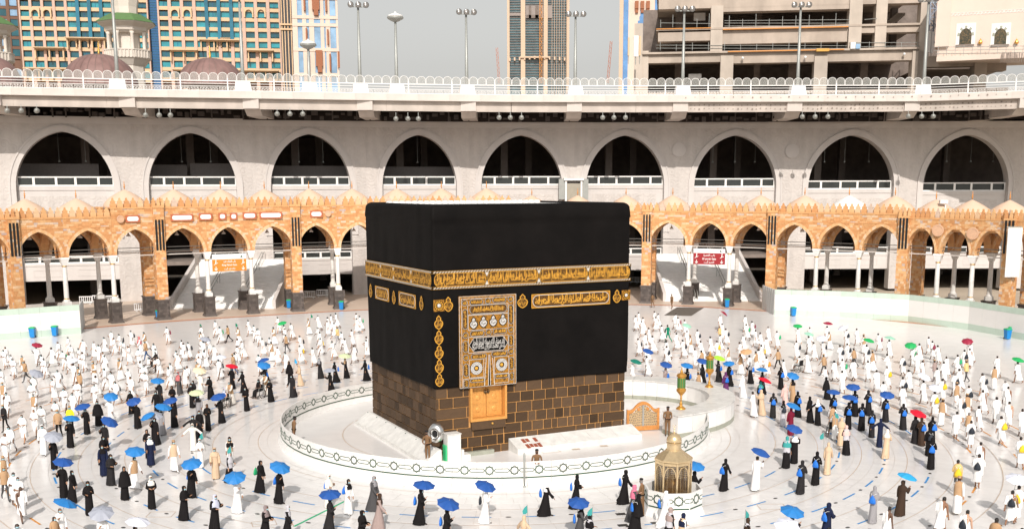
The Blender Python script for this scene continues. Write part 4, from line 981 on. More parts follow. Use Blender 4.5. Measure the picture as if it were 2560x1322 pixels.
for bi, (ua, ub) in enumerate(ARC):
    A, B = gpath(GBD[bi]), gpath(GBD[bi+1]); o, rz, L = frame(A, B); inv = Matrix.Rotation(-rz, 3, 'Z')
    def onch(u):
        r = ray(u, 469); n_ = Vector((-math.sin(rz), math.cos(rz), 0)); t_ = (o-CPOS).dot(n_)/r.dot(n_); return (inv @ (CPOS+r*t_-o)).x
    xa_, xb_ = onch(ua), onch(ub); cx, hw = (xa_+xb_)/2, (xb_-xa_)/2; dz = interp(DZT, (ua+ub)/2)
    af = (lambda x, hw=hw: GS+(GAP-GS)*(.905*math.sqrt(max(0, 1-(x/hw)**2))+.095*(1-abs(x)/hw)) if abs(x) < hw else GS); wall = MB(); n = 28; D = 1.5
    xs = [-L/2]+[cx-hw*math.cos(PI*i/n) for i in range(n+1)]+[L/2]
    zf = lambda x: af(x-cx) if abs(x-cx) < hw-1e-6 else GS
    for x0, x1 in zip(xs[1:-1], xs[2:-1]):
        wall.quad((x0, 0, zf(x0)), (x1, 0, zf(x1)), (x1, 0, ZC), (x0, 0, ZC)); wall.quad((x1, 0, zf(x1)), (x0, 0, zf(x0)), (x0, D, zf(x0)), (x1, D, zf(x1)), 1)
    for xa, xb in ((-L/2, cx-hw), (cx+hw, L/2)): wall.quad((xa, 0, 0), (xb, 0, 0), (xb, 0, ZC), (xa, 0, ZC))
    for sx in (-1, 1):
        x = cx+sx*hw; q = [(x, 0, 0), (x, D, 0), (x, D, GS), (x, 0, GS)]; wall.poly(q if sx < 0 else q[::-1], 1)
    wall.obj('facade_wall', [M['gallery'], M['gallsm']], gal, loc=o, rz=rz)
    mo_ = MB()           # moulding round the arch
    def nrm(x):
        e = .02; x_ = max(-hw+e*2, min(hw-e*2, x-cx)); dz = (af(x_+e)-af(x_-e))/(2*e); v = Vector((-dz, 1)); v.normalize(); return v
    pts = [((cx-hw, 8.0), Vector((-1, 0)))]+[((x, zf(x)), nrm(x) if 0 < i < n else Vector((-1 if i == 0 else 1, 0))) for i, x in enumerate(xs[1:-1])]+[((cx+hw, 8.0), Vector((1, 0)))]
    for w0, w1, pr in ((.0, .62, .10), (.62, .80, .2)):
        for (p, na), (q, nb_) in zip(pts, pts[1:]):
            P = [Vector(p)+na*w0, Vector(q)+nb_*w0, Vector(q)+nb_*w1, Vector(p)+na*w1]
            mo_.add([(v.x, y, v.y) for y in (-pr, .02) for v in P], [(0, 1, 2, 3), (0, 4, 5, 1), (2, 6, 7, 3)])
    mo_.obj('arch_moulding', M['gallsm'], gal, loc=o, rz=rz)
    # upper balcony front and rail
    pn = MB(); pn.b2(cx-hw+.02, cx+hw-.02, .75, 1.05, 10.7, 14.4+dz); pn.b2(cx-hw+.02, cx+hw-.02, .66, 1.1, 13.9+dz, 14.42+dz, 1)
    b_ = pn.obj('balcony_front', [M['gallsm'], M['gallsm']], gal, loc=o, rz=rz)
    cp_ = MB(); cp_.b2(cx-hw*.82, cx+hw*.82, .70, .75, 11.2, 13.2+dz); cp_.obj('carved_panel', M['gallery'], b_)
    def rail(zb, zt, name='balcony_rail', xa=cx-hw+.03, xb=cx+hw-.03):
        r_ = MB(); r_.b2(xa, xb, .80, .98, zt-.16, zt); r_.b2(xa, xb, .80, .98, zb, zb+.16); cuts = [0, .17, .40, .60, .84, 1]; 
        for c_ in cuts: x = xa+(xb-xa)*c_; r_.b2(max(xa, x-.14), min(xb, x+.14), .81, .97, zb+.16, zt-.16)
        ro = r_.obj(name, M['white'], gal, loc=o, rz=rz)
        for c0, c1 in zip(cuts, cuts[1:]):
            p_ = MB(); p_.b2(xa+(xb-xa)*c0+.14, xa+(xb-xa)*c1-.14, .88, .90, zb+.16, zt-.16); p_.obj('rail_pane', M['darkglass'], ro)
    rail(14.42+dz, 15.6+dz)
    if bi not in STAIR:
        l1 = MB(); l1.b2(cx-hw+.02, cx+hw-.02, .75, 1.1, 2.75, 4.85); l1.b2(cx-hw+.02, cx+hw-.02, .68, 1.12, 4.6, 4.87, 0)
        for sx in (-1, 1): outline(l1, [(cx+sx*2.6-1.9, 3.3), (cx+sx*2.6+1.9, 3.3), (cx+sx*2.6+1.9, 4.1), (cx+sx*2.6-1.9, 4.1)], .74, .10, 0, .05)
        l1.obj('lower_front', M['gallsm'], gal, loc=o, rz=rz); rail(4.87, 5.8)
    # keystone joints and cornice
    k_ = MB(); k_.b2(-L/2, L/2, -.35, .3, ZC, ZC+.35); k_.b2(-L/2, L/2, -.18, .3, ZC-.5, ZC); k_.obj('cornice', M['gallsm'], gal, loc=o, rz=rz)
for u, v in ((1697, 375), (1980, 378)):
    p = along(gpath, u, v, -.08); a = -math.degrees(heading(gpath, u)); mb = MB(); mb.lathe([(.95, 0), (.95, .1), (0, .1)], 24); mb.xform(Matrix.Rotation(PI/2, 4, 'X')); mb.obj('plain_roundel', M['gallsm'], gal, loc=p, rz=-math.radians(a))
# broad marble stairs with handrails rising from the arcade to the gallery
for u0, u1, db, dt in ((408, 672, 127.5, 141), (1668, 1912, 134.5, 150)):
    A, B = at_depth(u0, db), at_depth(u1, db); o, rz, L = frame((A.x, A.y, 0), (B.x, B.y, 0)); W_ = L; ns, z1, dp = 30, 5.0, dt-db
    for i in range(ns):
        zz = z1*(i+1)/ns; y0 = dp*i/ns; mb = MB(); mb.b2(-W_/2, W_/2, y0, y0+(dp/ns+.03 if i < ns-1 else 2.5), zz-z1/ns+.001, zz); mb.obj('stair_tread', M['wmarble'], gal, loc=o, rz=rz)
    ud = MB(); ud.add([(-W_/2+.02, .3, 0), (-W_/2+.02, dp, 0), (-W_/2+.02, dp, 4.8), (W_/2-.02, .3, 0), (W_/2-.02, dp, 0), (W_/2-.02, dp, 4.8)], [(0, 2, 1), (3, 4, 5)]); ud.obj('stair_side', M['gallsm'], gal, loc=o, rz=rz)
    for sx in (-1, 1): wl_ = MB(); wl_.hexa([(sx*W_/2-.2, .2, 0), (sx*W_/2+.2, .2, 0), (sx*W_/2+.2, dp, 0), (sx*W_/2-.2, dp, 0), (sx*W_/2-.2, .2, 1.0), (sx*W_/2+.2, .2, 1.0), (sx*W_/2+.2, dp, 6.0), (sx*W_/2-.2, dp, 6.0)]); wl_.obj('stair_parapet', M['gallsm'], gal, loc=o, rz=rz)
    for xo in (-W_*.17, W_*.17):
        h = MB()
        for dx in (-.16, .16):
            h.tube([(xo+dx, .1, .3), (xo+dx, .1, 1.0), (xo+dx, .8, 1.3), (xo+dx, dp, z1+1.0)], .05, 6)
            for q in (.25, .5, .75): h.tube([(xo+dx, dp*q, z1*q), (xo+dx, dp*q, z1*q+1.05)], .035, 6)
        h.obj('stair_handrail', M['steel'], gal, loc=o, rz=rz)
# interior floors, ceiling, back wall, columns
UD = [-700+i*190 for i in range(20)]
def strip(mb, Fp, b0, b1, z0, z1, fz=None):
    for a, b in zip(UD, UD[1:]):
        e0, e1 = (fz(a), fz(b)) if fz else (0, 0)
        mb.hexa([Fp(a, z0+e0, b0), Fp(b, z0+e1, b0), Fp(b, z0+e1, b1), Fp(a, z0+e0, b1), Fp(a, z1+e0, b0), Fp(b, z1+e1, b0), Fp(b, z1+e1, b1), Fp(a, z1+e0, b1)])
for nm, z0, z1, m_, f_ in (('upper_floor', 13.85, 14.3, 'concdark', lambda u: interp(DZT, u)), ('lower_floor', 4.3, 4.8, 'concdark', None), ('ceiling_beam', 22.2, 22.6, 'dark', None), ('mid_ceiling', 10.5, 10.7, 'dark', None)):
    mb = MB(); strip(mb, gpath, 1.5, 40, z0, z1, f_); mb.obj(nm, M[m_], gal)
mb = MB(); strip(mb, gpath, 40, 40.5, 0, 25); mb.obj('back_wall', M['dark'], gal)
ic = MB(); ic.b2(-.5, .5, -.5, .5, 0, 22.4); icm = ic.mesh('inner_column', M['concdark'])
for i in range(13):
    u = -300+i*260
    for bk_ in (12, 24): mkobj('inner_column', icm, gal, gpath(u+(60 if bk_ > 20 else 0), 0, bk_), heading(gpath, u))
lit = mat('site_hoarding', (.22, .20, .19), .8)
for u0, u1, z1 in ((45, 250, 16.9), (375, 470, 16.8), (478, 592, 17.0), (680, 870, 16.7), (960, 1140, 16.6)):
    mb = MB(); o, rz, L = frame(gpath(u0, 0, 8), gpath(u1, 0, 8)); mb.b2(-L/2, L/2, 0, .1, 14.3, z1+.4); mb.obj('hoarding', lit, gal, loc=o, rz=rz)
hl = MB(); hl.tube([(0, 0, 0), (0, 0, 4.2)], .025, 5); hl.lathe([(.16, -.12), (.12, .05), (.03, .1)], 10); HLM = hl.mesh('hanging_lamp', M['steel'])
for u in (153, 219, 458, 530, 750, 810, 1045, 1780, 1835, 1885, 2058, 2108, 2168, 2362, 2422, 2478):
    p = gpath(u, 0, 6); mkobj('hanging_lamp', HLM, gal, (p.x, p.y, 17.6), 0)
# ================================================================== ROOF DECK
deck = thing('roof_deck', 'white concrete roof deck with parapet jutting out above the arches', 'roof')
UK = [-260+i*77 for i in range(41)]
gm = mat('girder_grey', (.52, .46, .41), .7, .3, 0, .08, .7, stain=.2)
for a, b in zip(UK, UK[1:]):
    o, rz, L = frame(dpath(a), dpath(b)); s_ = MB(); s_.b2(-L/2+.004, L/2-.004, 0, 1.6, 24.65, 25.5); s_.b2(-L/2+.004, L/2-.004, -.10, .0, 24.65, 24.85); s_.obj('slab_edge', M['deckwhite'], deck, loc=o, rz=rz)
    g_ = MB(); g_.b2(-L/2, L/2, .55, 1.1, 23.45, 24.65); g_.obj('girder', gm, deck, loc=o, rz=rz)
mb = MB(); strip(mb, dpath, 1.5, 60, 24.35, 25.3); mb.obj('deck_slab', M['deckwhite'], deck); mb = MB(); strip(mb, dpath, 1.7, 8.1, 24.20, 24.34); mb.obj('deck_soffit', M['gap_shade'], deck)  # soffit coloured near-black, shade below the deck put into the colour
for u in GBD:
    A = dpath(u); dpt = gpath(u).y-A.y; bk = MB(); hwd = .95
    bk.hexa([(-hwd, 2.2, 22.75), (hwd, 2.2, 22.75), (hwd, dpt, 22.75), (-hwd, dpt, 22.75), (-hwd, .9, 23.5), (hwd, .9, 23.5), (hwd, dpt, 23.5), (-hwd, dpt, 23.5)])
    bk.hexa([(-hwd, .30, 23.5), (hwd, .30, 23.5), (hwd, dpt, 23.5), (-hwd, dpt, 23.5), (-hwd, .22, 24.64), (hwd, .22, 24.64), (hwd, dpt, 24.64), (-hwd, dpt, 24.64)])
    bk.obj('bracket', M['deckwhite'], deck, loc=A, rz=0)
pm_ = MB()
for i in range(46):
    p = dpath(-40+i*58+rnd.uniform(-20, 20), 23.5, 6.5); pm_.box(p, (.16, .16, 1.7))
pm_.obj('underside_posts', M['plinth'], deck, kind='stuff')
vd = MB()
for i in range(150):
    p = dpath(-30+i*17.5, 23.2+rnd.uniform(-.3, .5), 7.2); vd.box(p, (rnd.uniform(.3, .8), .4, rnd.uniform(.2, .7)))
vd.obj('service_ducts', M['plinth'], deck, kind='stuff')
du = MB(); strip(du, dpath, 8.2, 8.3, 22.65, 24.4); du.obj('gap_shade_sheet', M['gap_shade'], deck)  # dark sheet added behind the gap to paint in its shade
# bolt holes on the right part of the girders
bh = MB()
for i in range(70):
    u = 1710+i*11.6+rnd.uniform(-2, 2); rz = heading(dpath, u)
    for z, bk_ in ((25.2, -.02), (24.3, .5), (23.85, .5)):
        if z > 25 and i % 2: continue
        p = dpath(u, z+rnd.uniform(-.05, .05), bk_-.06); r = rnd.choice((.06, .08, .11))
        bh.poly([(p.x+r*math.cos(q*PI/4)*math.cos(rz), p.y+r*math.cos(q*PI/4)*math.sin(rz), p.z+r*math.sin(q*PI/4)) for q in range(8)])
bh.obj('bolt_holes', M['concdark'], deck, kind='stuff')
# balustrade
bal = thing('balustrade', 'white railing with scalloped glass panels along the roof deck edge', 'railing')
PWD = 1.08
pathp = [dpath(-260+i*4, 0, .35) for i in range(790)]; cum = [0.0]
for p, q in zip(pathp, pathp[1:]): cum.append(cum[-1]+(q-p).length)
def at_len(L):
    import bisect
    i = min(len(pathp)-2, max(0, bisect.bisect(cum, L)-1)); t_ = (L-cum[i])/(cum[i+1]-cum[i]); p = pathp[i].lerp(pathp[i+1], t_); d_ = pathp[i+1]-pathp[i]; return p, math.atan2(d_.y, d_.x)
sg = MB(); P = [(-.46, 0), (.46, 0), (.46, .52)]+[(.46*math.cos(PI*i/10), .52+.40*math.sin(PI*i/10)) for i in range(1, 10)]+[(-.46, .52)]
sg.prism(P, -.01, .01); SGM = sg.mesh('scallop_pane', M['glassrail'])
sr = MB()
for p, q in zip(P[1:]+P[:1], P[2:]+P[:2]): sr.bar((p[0], 0, p[1]), (q[0], 0, q[1]), .045, .05, 0, (0, 1, 0))
SRM = sr.mesh('scallop_rim', M['white'])
rl = MB(); 
for z in (26.05, 26.35, 26.65): rl.b2(-.505, .505, -.03, .03, z-.03, z+.03)
rl.b2(-.505, .505, -.02, .02, 25.52, 25.57); RLM = rl.mesh('rail_length', M['white'])
kp = MB()
for z in (25.58, 25.92): kp.b2(-.46, .46, -.012, .012, z-.02, z+.02)
for q in range(6):
    x = -.40+q*.16; kp.b2(x-.022, x+.022, -.01, .01, 25.62, 25.84 if q % 2 else 25.9); kp.b2(x, x+.10, -.011, .011, 25.72 if q % 2 else 25.80, 25.76 if q % 2 else 25.84)
KPM = mat('key_pattern', (.74, .71, .68), .6, .3, 0, .25, 9); KPM = kp.mesh('fret_panel', KPM)
po = MB(); po.b2(-.07, .07, -.07, .07, 25.5, 26.95); POM = po.mesh('rail_post', M['white'])
i = 0
while i*PWD < cum[-1]-1:
    p, rz = at_len((i+.5)*PWD); up, _ = PROJ((p.x, p.y, 26)); i += 1
    if up < -40 or up > 2600: continue
    r_ = mkobj('scallop_rim', SRM, bal, (p.x, p.y, 26.70), rz, (1.08, 1, rnd.uniform(.95, 1.02))); mkobj('scallop_pane', SGM, r_)
    mkobj('rail_length', RLM, bal, p, rz, (1.08, 1, 1)); mkobj('fret_panel', KPM, bal, p, rz, (1.08, 1, 1))
    if i % 5 == 0: mkobj('rail_post', POM, bal, at_len((i-1)*PWD)[0], rz)
# ---- lamp posts on the deck
def lamp_post(u, v_top, vb, kind, label):
    q = along(dpath, u, v_top, 4.5); p = q; a = -math.degrees(heading(dpath, u)); H = q.z-25.3
    t = thing('lamp_post', label, 'lamp', (p.x, p.y, 25.3), -math.radians(a), 'lamp posts on the roof deck')
    m_ = MB(); m_.lathe([(.24, 0), (.22, H*.3), (.13, H)], 10); m_.obj('pole', M['steel'], t, smooth=True)
    b_ = MB(); b_.hexa([(-1.1, -.8, 0), (1.1, -.8, 0), (1.1, .8, 0), (-1.1, .8, 0), (-.85, -.7, 1.7), (.85, -.7, 1.7), (.85, .7, 1.7), (-.85, .7, 1.7)]); b_.obj('base_block', M['white'], t)
    if kind == 'flood':
        c_ = MB(); c_.bar((-1.15, 0, H), (1.15, 0, H), .12); c_.obj('cross_arm', M['steel'], t)
        for x in (-.95, 0, .95):
            f_ = MB(); f_.lathe([(.12, 0), (.3, .12), (.38, .36), (.38, .42)], 12, cap1=False); f_.xform(Matrix.Translation((x, -.1, H+.25)) @ Matrix.Rotation(math.radians(100), 4, 'X')); fo_ = f_.obj('floodlight', M['steel'], t, smooth=True)
            l_ = MB(); l_.lathe([(.36, .36), (.2, .44), (0, .46)], 12, cap0=False); l_.xform(Matrix.Translation((x, -.1, H+.25)) @ Matrix.Rotation(math.radians(100), 4, 'X')); l_.obj('lens', M['lampglass'], fo_, smooth=True)
    else:
        c_ = MB(); c_.lathe([(.13, -.9), (.5, -.75), (.95, -.5), (1.05, -.35), (1.0, -.25)], 16); hd = c_.obj('luminaire', M['steel'], t, loc=(0, 0, H), smooth=True)
        c_ = MB(); c_.lathe([(1.0, -.22), (.9, -.05), (.45, .12), (.18, .2), (.12, .35), (0, .4)], 16); c_.obj('luminaire_cap', M['white'], hd, smooth=True)
for u, vt, kind, lab in ((895, 18, 'flood', 'lamp post with three floodlights nearest the pale tower at left'), (988, 38, 'disc', 'tall lamp post with white disc head against the grey sky'), (1165, 36, 'flood', 'lamp post with three floodlights left of the glass tower'), (1439, 41, 'flood', 'lamp post with three floodlights beside the right edge of the glass tower'), (277, -60, 'flood', 'lamp post whose head is cut off, before the green roofed minaret'), (598, -3, 'flood', 'lamp post rising before the teal windowed hotel right of the second dome'), (770, 106, 'disc', 'short lamp post with white disc head before the white tower'), (1711, 28, 'flood', 'lamp post with three floodlights at the left end of the concrete shell'), (2002, 18, 'flood', 'lamp post with three floodlights in the middle of the concrete shell'), (2322, 4, 'flood', 'lamp post with three floodlights beside the white arched building')):
    lamp_post(u, vt, 205, kind, lab)
# ---- floodlights under the deck
fl = MB(); fl.lathe([(.10, .36), (.22, .22), (.30, .02), (.32, -.04)], 14, cap1=False); fl.xform(Matrix.Rotation(math.radians(70), 4, 'X')); FLM = fl.mesh('floodlight', M['steel'], True)
ln = MB(); ln.lathe([(.29, -.02), (.16, -.06), (0, -.08)], 14, cap0=False); ln.xform(Matrix.Rotation(math.radians(70), 4, 'X')); LNM = ln.mesh('lens', M['lampglass'], True)
hk = MB(); hk.bar((0, .1, .2), (0, .1, .75), .06); HKM = hk.mesh('hanger', M['steel'])
trio = [(18, 53, 92, 277), (364, 398, 426, 288), (693, 725, 757, 285), (990, 1020, 1046, 297), (1248, 1276, 1304, 294), (1507, 1535, 1564, 294), (2006, 2038, 2070, 292), (2271, 2304, 2333, 291)]
ordw = ('first', 'second', 'third', 'fourth', 'fifth', 'sixth', 'seventh', 'eighth')
for i, (u0, u1, u2, v) in enumerate(trio):
    for u, w_ in ((u0, 'left'), (u1, 'middle'), (u2, 'right')):
        p = along(dpath, u, v, .2); a = -math.degrees(heading(dpath, u)); t = mkobj('hanging_floodlight', FLM, None, p, -math.radians(a), None, '%s floodlight of the %s trio from left under the roof deck' % (w_, ordw[i]), 'floodlight', 'floodlights under the roof deck'); mkobj('lens', LNM, t); mkobj('hanger', HKM, t)
# booth on the pier above the Kaaba
p = gpath(1433, 0, -.6); a = -math.degrees(heading(gpath, 1433)); bt = thing('camera_booth', 'small white framed glass booth on the pier above the Kaaba roof', 'booth', (p.x, p.y, 0), -math.radians(a))
mb = MB(); mb.b2(-1.1, 1.1, -.6, .4, 12.0, 12.25); mb.b2(-1.35, 1.35, -.8, .4, 15.0, 15.3)
for x in (-1.05, 1.05): mb.b2(x-.12, x+.12, -.6, -.4, 12.25, 15.0)
mb.obj('frame', M['white'], bt); mb = MB(); mb.b2(-.9, .9, -.55, -.5, 12.4, 14.6); mb.obj('pane', glass('booth_glass', (.35, .32, .26), .1), bt)
for x in (-2.0, 1.2): mb = MB(); mb.b2(x, x+.8, -.5, .3, 12.5, 15.2); mb.obj('loudspeaker', M['steel'], bt)
# ---- gate signs hanging in the arcade
def gate_sign(u0, u1, v0, v1, vm, colr, l1, l2, l3, label):
    Rr = RP(ANG(G((u0+u1)/2, 770)))-.1
    A, B = CYL(u0, v1, Rr), CYL(u1, v1, Rr); T = CYL(u0, v0, Rr); Mz = CYL(u0, vm, Rr); o, rz, L = frame((A.x, A.y, 0), (B.x, B.y, 0)); zb, zt, zm = A.z, T.z, Mz.z
    t = thing('gate_sign', label, 'sign', o, rz); sgm = mat('sign_'+colr[0], colr[1], .5)
    mb = MB(); mb.b2(-L/2, L/2, 0, .12, zb, zm); mb.obj('name_board', sgm, t); mb = MB(); mb.b2(-L/2, L/2, 0, .12, zm, zt); hb = mb.obj('header_board', M['white'], t)
    tx = MB(); h = zm-zb
    put_text(tx, shape(l1), 0, zb+h*.80, L*.36, h*.24, -.012, 0, 0, 0, .02); put_text(tx, l2, 0, zb+h*.50, L*.44, h*.20, -.012, 0, 0, 0, .02); put_text(tx, shape(l3), 0, zb+h*.20, L*.32, h*.24, -.012, 0, 0, 0, .02)
    for sx in (-1, 1):
        x = sx*L*.40
        tx.bar((x, -.012, zb+h*.40), (x, -.012, zb+h*.12), .07, .01, 0, (0, 1, 0)); tx.bar((x-.16, -.012, zb+h*.24), (x, -.012, zb+h*.09), .07, .01, 0, (0, 1, 0)); tx.bar((x+.16, -.012, zb+h*.24), (x, -.012, zb+h*.09), .07, .01, 0, (0, 1, 0))
        tx.bar((x-.22, -.012, zb+h*.56), (x+.22, -.012, zb+h*.72), .06, .01, 0, (0, 1, 0)); tx.bar((x-.02, -.012, zb+h*.66), (x+.02, -.012, zb+h*.85), .10, .01, 0, (0, 1, 0)); tx.poly([(x+.02+.07*math.cos(q*PI/4), -.014, zb+h*.92+.07*math.sin(q*PI/4)) for q in range(8)])
    tx.obj('lettering', M['white'], t)
    lg = MB(); x = L*.36; zc_ = (zm+zt)/2; lg.poly([(x-.13, -.01, zc_-.12), (x+.13, -.01, zc_-.12), (x, -.01, zc_+.15)]); lg.bar((-L*.4, -.008, zc_), (L*.2, -.008, zc_), .05, .006, 1, (0, 1, 0)); lg.obj('emblem', [M['dkgreen'], M['gmarble']], hb)
    for x in (-L*.4, L*.4): r_ = MB(); r_.tube([(x, .06, zt), (x, .06, 7.05)], .03, 6); r_.obj('hanger_rod', M['white'], t)
gate_sign(532, 617, 636, 679, 649, ('orange', (.72, .22, .03)), 'باب الملك فهد', 'King Fahad Gate', 'ملک فہد گیٹ', 'orange hanging gate sign with white Arabic and English lettering in the left arcade')
gate_sign(1733, 1812, 621, 660, 632, ('maroon', (.30, .02, .025)), 'باب العمرة', 'Al umrah Gate', 'العمره گیٹ', 'dark red hanging gate sign with white lettering in the right arcade')
# ================================================================== CITY BEHIND THE DECK
class Far:
    """a building whose front stands at depth d from the camera; coordinates given in photo pixels"""
    def __init__(s, name, label, cat, d, u_mid, yaw=0.0):
        s.d = d; p = at_depth(u_mid, d); s.o = Vector((p.x, p.y, 0)); s.t = thing(name, label, cat, s.o, yaw)
        s.ax = Vector((math.cos(yaw), math.sin(yaw), 0)); s.nn = Vector((-math.sin(yaw), math.cos(yaw), 0))
    def hit(s, u, v): r = ray(u, v); return CPOS+r*((s.o-CPOS).dot(s.nn)/r.dot(s.nn))
    def X(s, u, v=150): return (s.hit(u, v)-s.o).dot(s.ax)
    def Z(s, v, u=1280): return s.hit(u, v).z
    def box(s, mb, u0, u1, v0, v1, y0, y1, mi=0, vm=100):
        um = (u0+u1)/2; mb.b2(s.X(u0, vm), s.X(u1, vm), y0, y1, s.Z(v1, um), s.Z(v0, um), mi)
        return mb
hw_pink = mat('hotel_pink_stone', (.58, .41, .33), .8, .2, 0, .06, .3, stain=.08); hw_cream = mat('hotel_cream_stone', (.64, .46, .29), .8, .2, 0, .06, .3)
teal = glass('teal_window', (.02, .23, .275), .12, .5, None, .7, .12); dkteal = glass('dark_teal_window', (.008, .085, .11), .1, .5, None, .5, .2); blueg = glass('blue_curtain_glass', (.008, .09, .24), .1, .5, None, .4, .08)
strg = glass('steel_blue_glass', (.012, .13, .20), .12, .5, None, .5, .15)
def hotel(name, label, u0, u1, d, glazed, archu, balu):
    F = Far(name, label, 'building', d, (u0+u1)/2, .16); rows = [-14, 11, 36, 61, 86, 111, 136.5, 162, 187]; pitch = 29.2
    n = round((u1-u0)/pitch); pt = (u1-u0)/n; cols = [u0+pt*(i+.5) for i in range(n)]
    wl = MB(); wd = 22.3; base = -40.0
    F.box(wl, u0, u1, -40, 230, 4, 12, 0); xa, xb = F.X(u0), F.X(u1)
    zb = F.Z(235)
    for c in [u0]+[(a+b)/2 for a, b in zip(cols, cols[1:])]+[u1]:
        hwid = (pt-wd)/2; F.box(wl, max(u0, c-hwid), min(u1, c+hwid), -40, 235, 0, 4.0, 0)
    for r in [-27]+[(a+b)/2 for a, b in zip(rows, rows[1:])]+[200]: F.box(wl, u0+.3, u1-.3, r-4.5, r+4.5, .25, 3.9, 1)
    wl.obj('facade', [hw_pink, hw_cream], F.t)
    pm = {}
    for r in rows:
        for c in cols:
            dark = rnd.random() < (.75 if (c < 170 or (r > 70 and c < 300)) else .25)
            p = MB(); F.box(p, c-wd/2+.2, c+wd/2-.2, r-8.1, r+8.1, .9, 1.0); w_ = p.obj('window', dkteal if dark else teal, F.t)
            if rnd.random() < .5: b_ = MB(); F.box(b_, c-.5, c+.5, r-8.1, r+8.1, .8, .9); b_.obj('mullion', blueg, w_)
    for g0, g1, v0, v1 in glazed:
        for c in [(a+b)/2 for a, b in zip(cols, cols[1:]) if g0 < (a+b)/2 < g1]:
            p = MB(); F.box(p, c-4.4, c+4.4, v0, v1, -.2, .1); p.obj('glazed_strip', strg, F.t)
    for (ua, va) in archu:       # arched surrounds
        c = min(cols, key=lambda q: abs(q-ua)); r = min(rows, key=lambda q: abs(q-va)); x0, x1 = F.X(c-12), F.X(c+12); zt = F.Z(r-11, c); zb_ = F.Z(r+8, c); hwid = (x1-x0)/2; cx = (x0+x1)/2
        a = MB(); zs = F.Z(r-1, c); P = [(cx-hwid, zb_), (cx-hwid*.72, zb_), (cx-hwid*.72, zs)]+[(cx-hwid*.72*math.cos(PI*i/8), zs+hwid*.8*math.sin(PI*i/8)) for i in range(1, 8)]+[(cx+hwid*.72, zs), (cx+hwid*.72, zb_), (cx+hwid, zb_), (cx+hwid, zt+.6), (cx-hwid, zt+.6)]
        for q in range(0, 8):
            xa_ = cx-hwid*.72*math.cos(PI*q/8); xb_ = cx-hwid*.72*math.cos(PI*(q+1)/8); za_ = zs+hwid*.8*math.sin(PI*q/8); zb2 = zs+hwid*.8*math.sin(PI*(q+1)/8)
            a.hexa([(xa_, -.3, za_), (xb_, -.3, zb2), (xb_, .8, zb2), (xa_, .8, za_), (xa_, -.3, zt+.6), (xb_, -.3, zt+.6), (xb_, .8, zt+.6), (xa_, .8, zt+.6)])
        for sx in (-1, 1): a.b2(cx+sx*hwid*.72 if sx > 0 else cx-hwid, cx+hwid if sx > 0 else cx-hwid*.72, -.3, .8, zb_, zt+.6)
        a.obj('arched_surround', hw_cream, F.t)
    for (b0, b1, v) in balu:
        c_ = MB(); F.box(c_, b0-4, b1+4, v-2.2, v, -2.2, 0); F.box(c_, b0, b1, v, v+2.4, -1.4, 0); c_.obj('cornice', hw_cream, F.t)
        nn = max(2, round((b1-b0)/29))
        for i in range(nn+1): q = MB(); uu = b0+(b1-b0)*i/nn; F.box(q, uu-1.6, uu+1.6, v+2.4, v+26, -1.2, -.3); q.obj('pilaster', hw_cream, F.t)
hotel('hotel_building', 'cream and pink hotel block with teal windows behind the minaret', 52, 374, 330, ((175, 262, -12, 95),), ((98, 36), (127, 36), (192, 111), (220, 111), (250, 111)), ((170, 262, 98), (88, 158, 122), (60, 160, 174)))
hotel('hotel_building', 'cream and pink hotel block with teal windows between blue strip and pale tower', 397, 703, 331, ((500, 600, -12, 100),), ((437, 36), (466, 36), (628, 36), (657, 36), (525, 111), (552, 111), (580, 111)), ((503, 600, 103), (426, 490, 128), (620, 680, 129), (432, 690, 178)))
F = Far('glass_tower_strip', 'narrow deep blue glass strip between the two hotel blocks', 'building', 335, 385, .16)
mb = MB(); F.box(mb, 374, 397, -40, 235, 0, 12); mb.obj('curtain_wall', blueg, F.t)
for i in range(34):
    mb = MB(); v = -20+i*6.5; F.box(mb, 374, 397, v, v+.6, -.15, 0); mb.obj('floor_line', teal, F.t)
# brown tower at far left
F = Far('brown_tower', 'dark brown tower with pale blue windows at the far left edge', 'building', 340, 20, .3)
brn = mat('brown_cladding', (.17, .095, .065), .7, .3, 0, .15, .3); bl2 = glass('pale_blue_window', (.22, .36, .52), .1, .6, None, .4, .2)
mb = MB(); F.box(mb, -60, 56, -40, 235, .5, 20); 
for i in range(5): F.box(mb, -60+i*27, -60+i*27+8, -40, 235, 0, .5)
for i in range(9): F.box(mb, -60, 56, -10+i*25, -10+i*25+7, .1, .5)
mb.obj('facade', brn, F.t)
for i in range(9):
    for j in range(4):
        if rnd.random() < .8: mb = MB(); u = -51+j*27; v = -2+i*25; F.box(mb, u, u+18, v, v+17, .3, .45); mb.obj('window', bl2 if rnd.random() < .6 else dkteal, F.t)
# pale tower with brown screens
white_st = mat('pale_tower_stone', (.68, .55, .46), .8, .2, 0, .05, .3); scr = mat('brown_lattice', (.32, .13, .07), .7, .2, 0, .25, 3)
F = Far('pale_tower', 'pale stone tower with blue windows and brown lattice screens', 'building', 322, 775, .16)
mb = MB(); F.box(mb, 732, 846, -40, 235, .4, 20)
for u0, u1 in ((732, 745), (757, 767), (774, 786), (802, 811), (815, 826), (841, 846)): F.box(mb, u0, u1, -40, 235, 0, .4)
for v in (-8, 40, 59, 121, 183): F.box(mb, 732, 846, v, v+8, -.15, .4)
mb.obj('facade', white_st, F.t)
for u0, u1 in ((745, 757), (767, 774), (786, 802), (811, 815), (826, 841)):
    for v0, v1 in ((0, 40), (48, 59), (67, 121), (129, 183), (191, 235)): mb = MB(); F.box(mb, u0+.2, u1-.2, v0, v1, .2, .35); mb.obj('window', bl2, F.t)
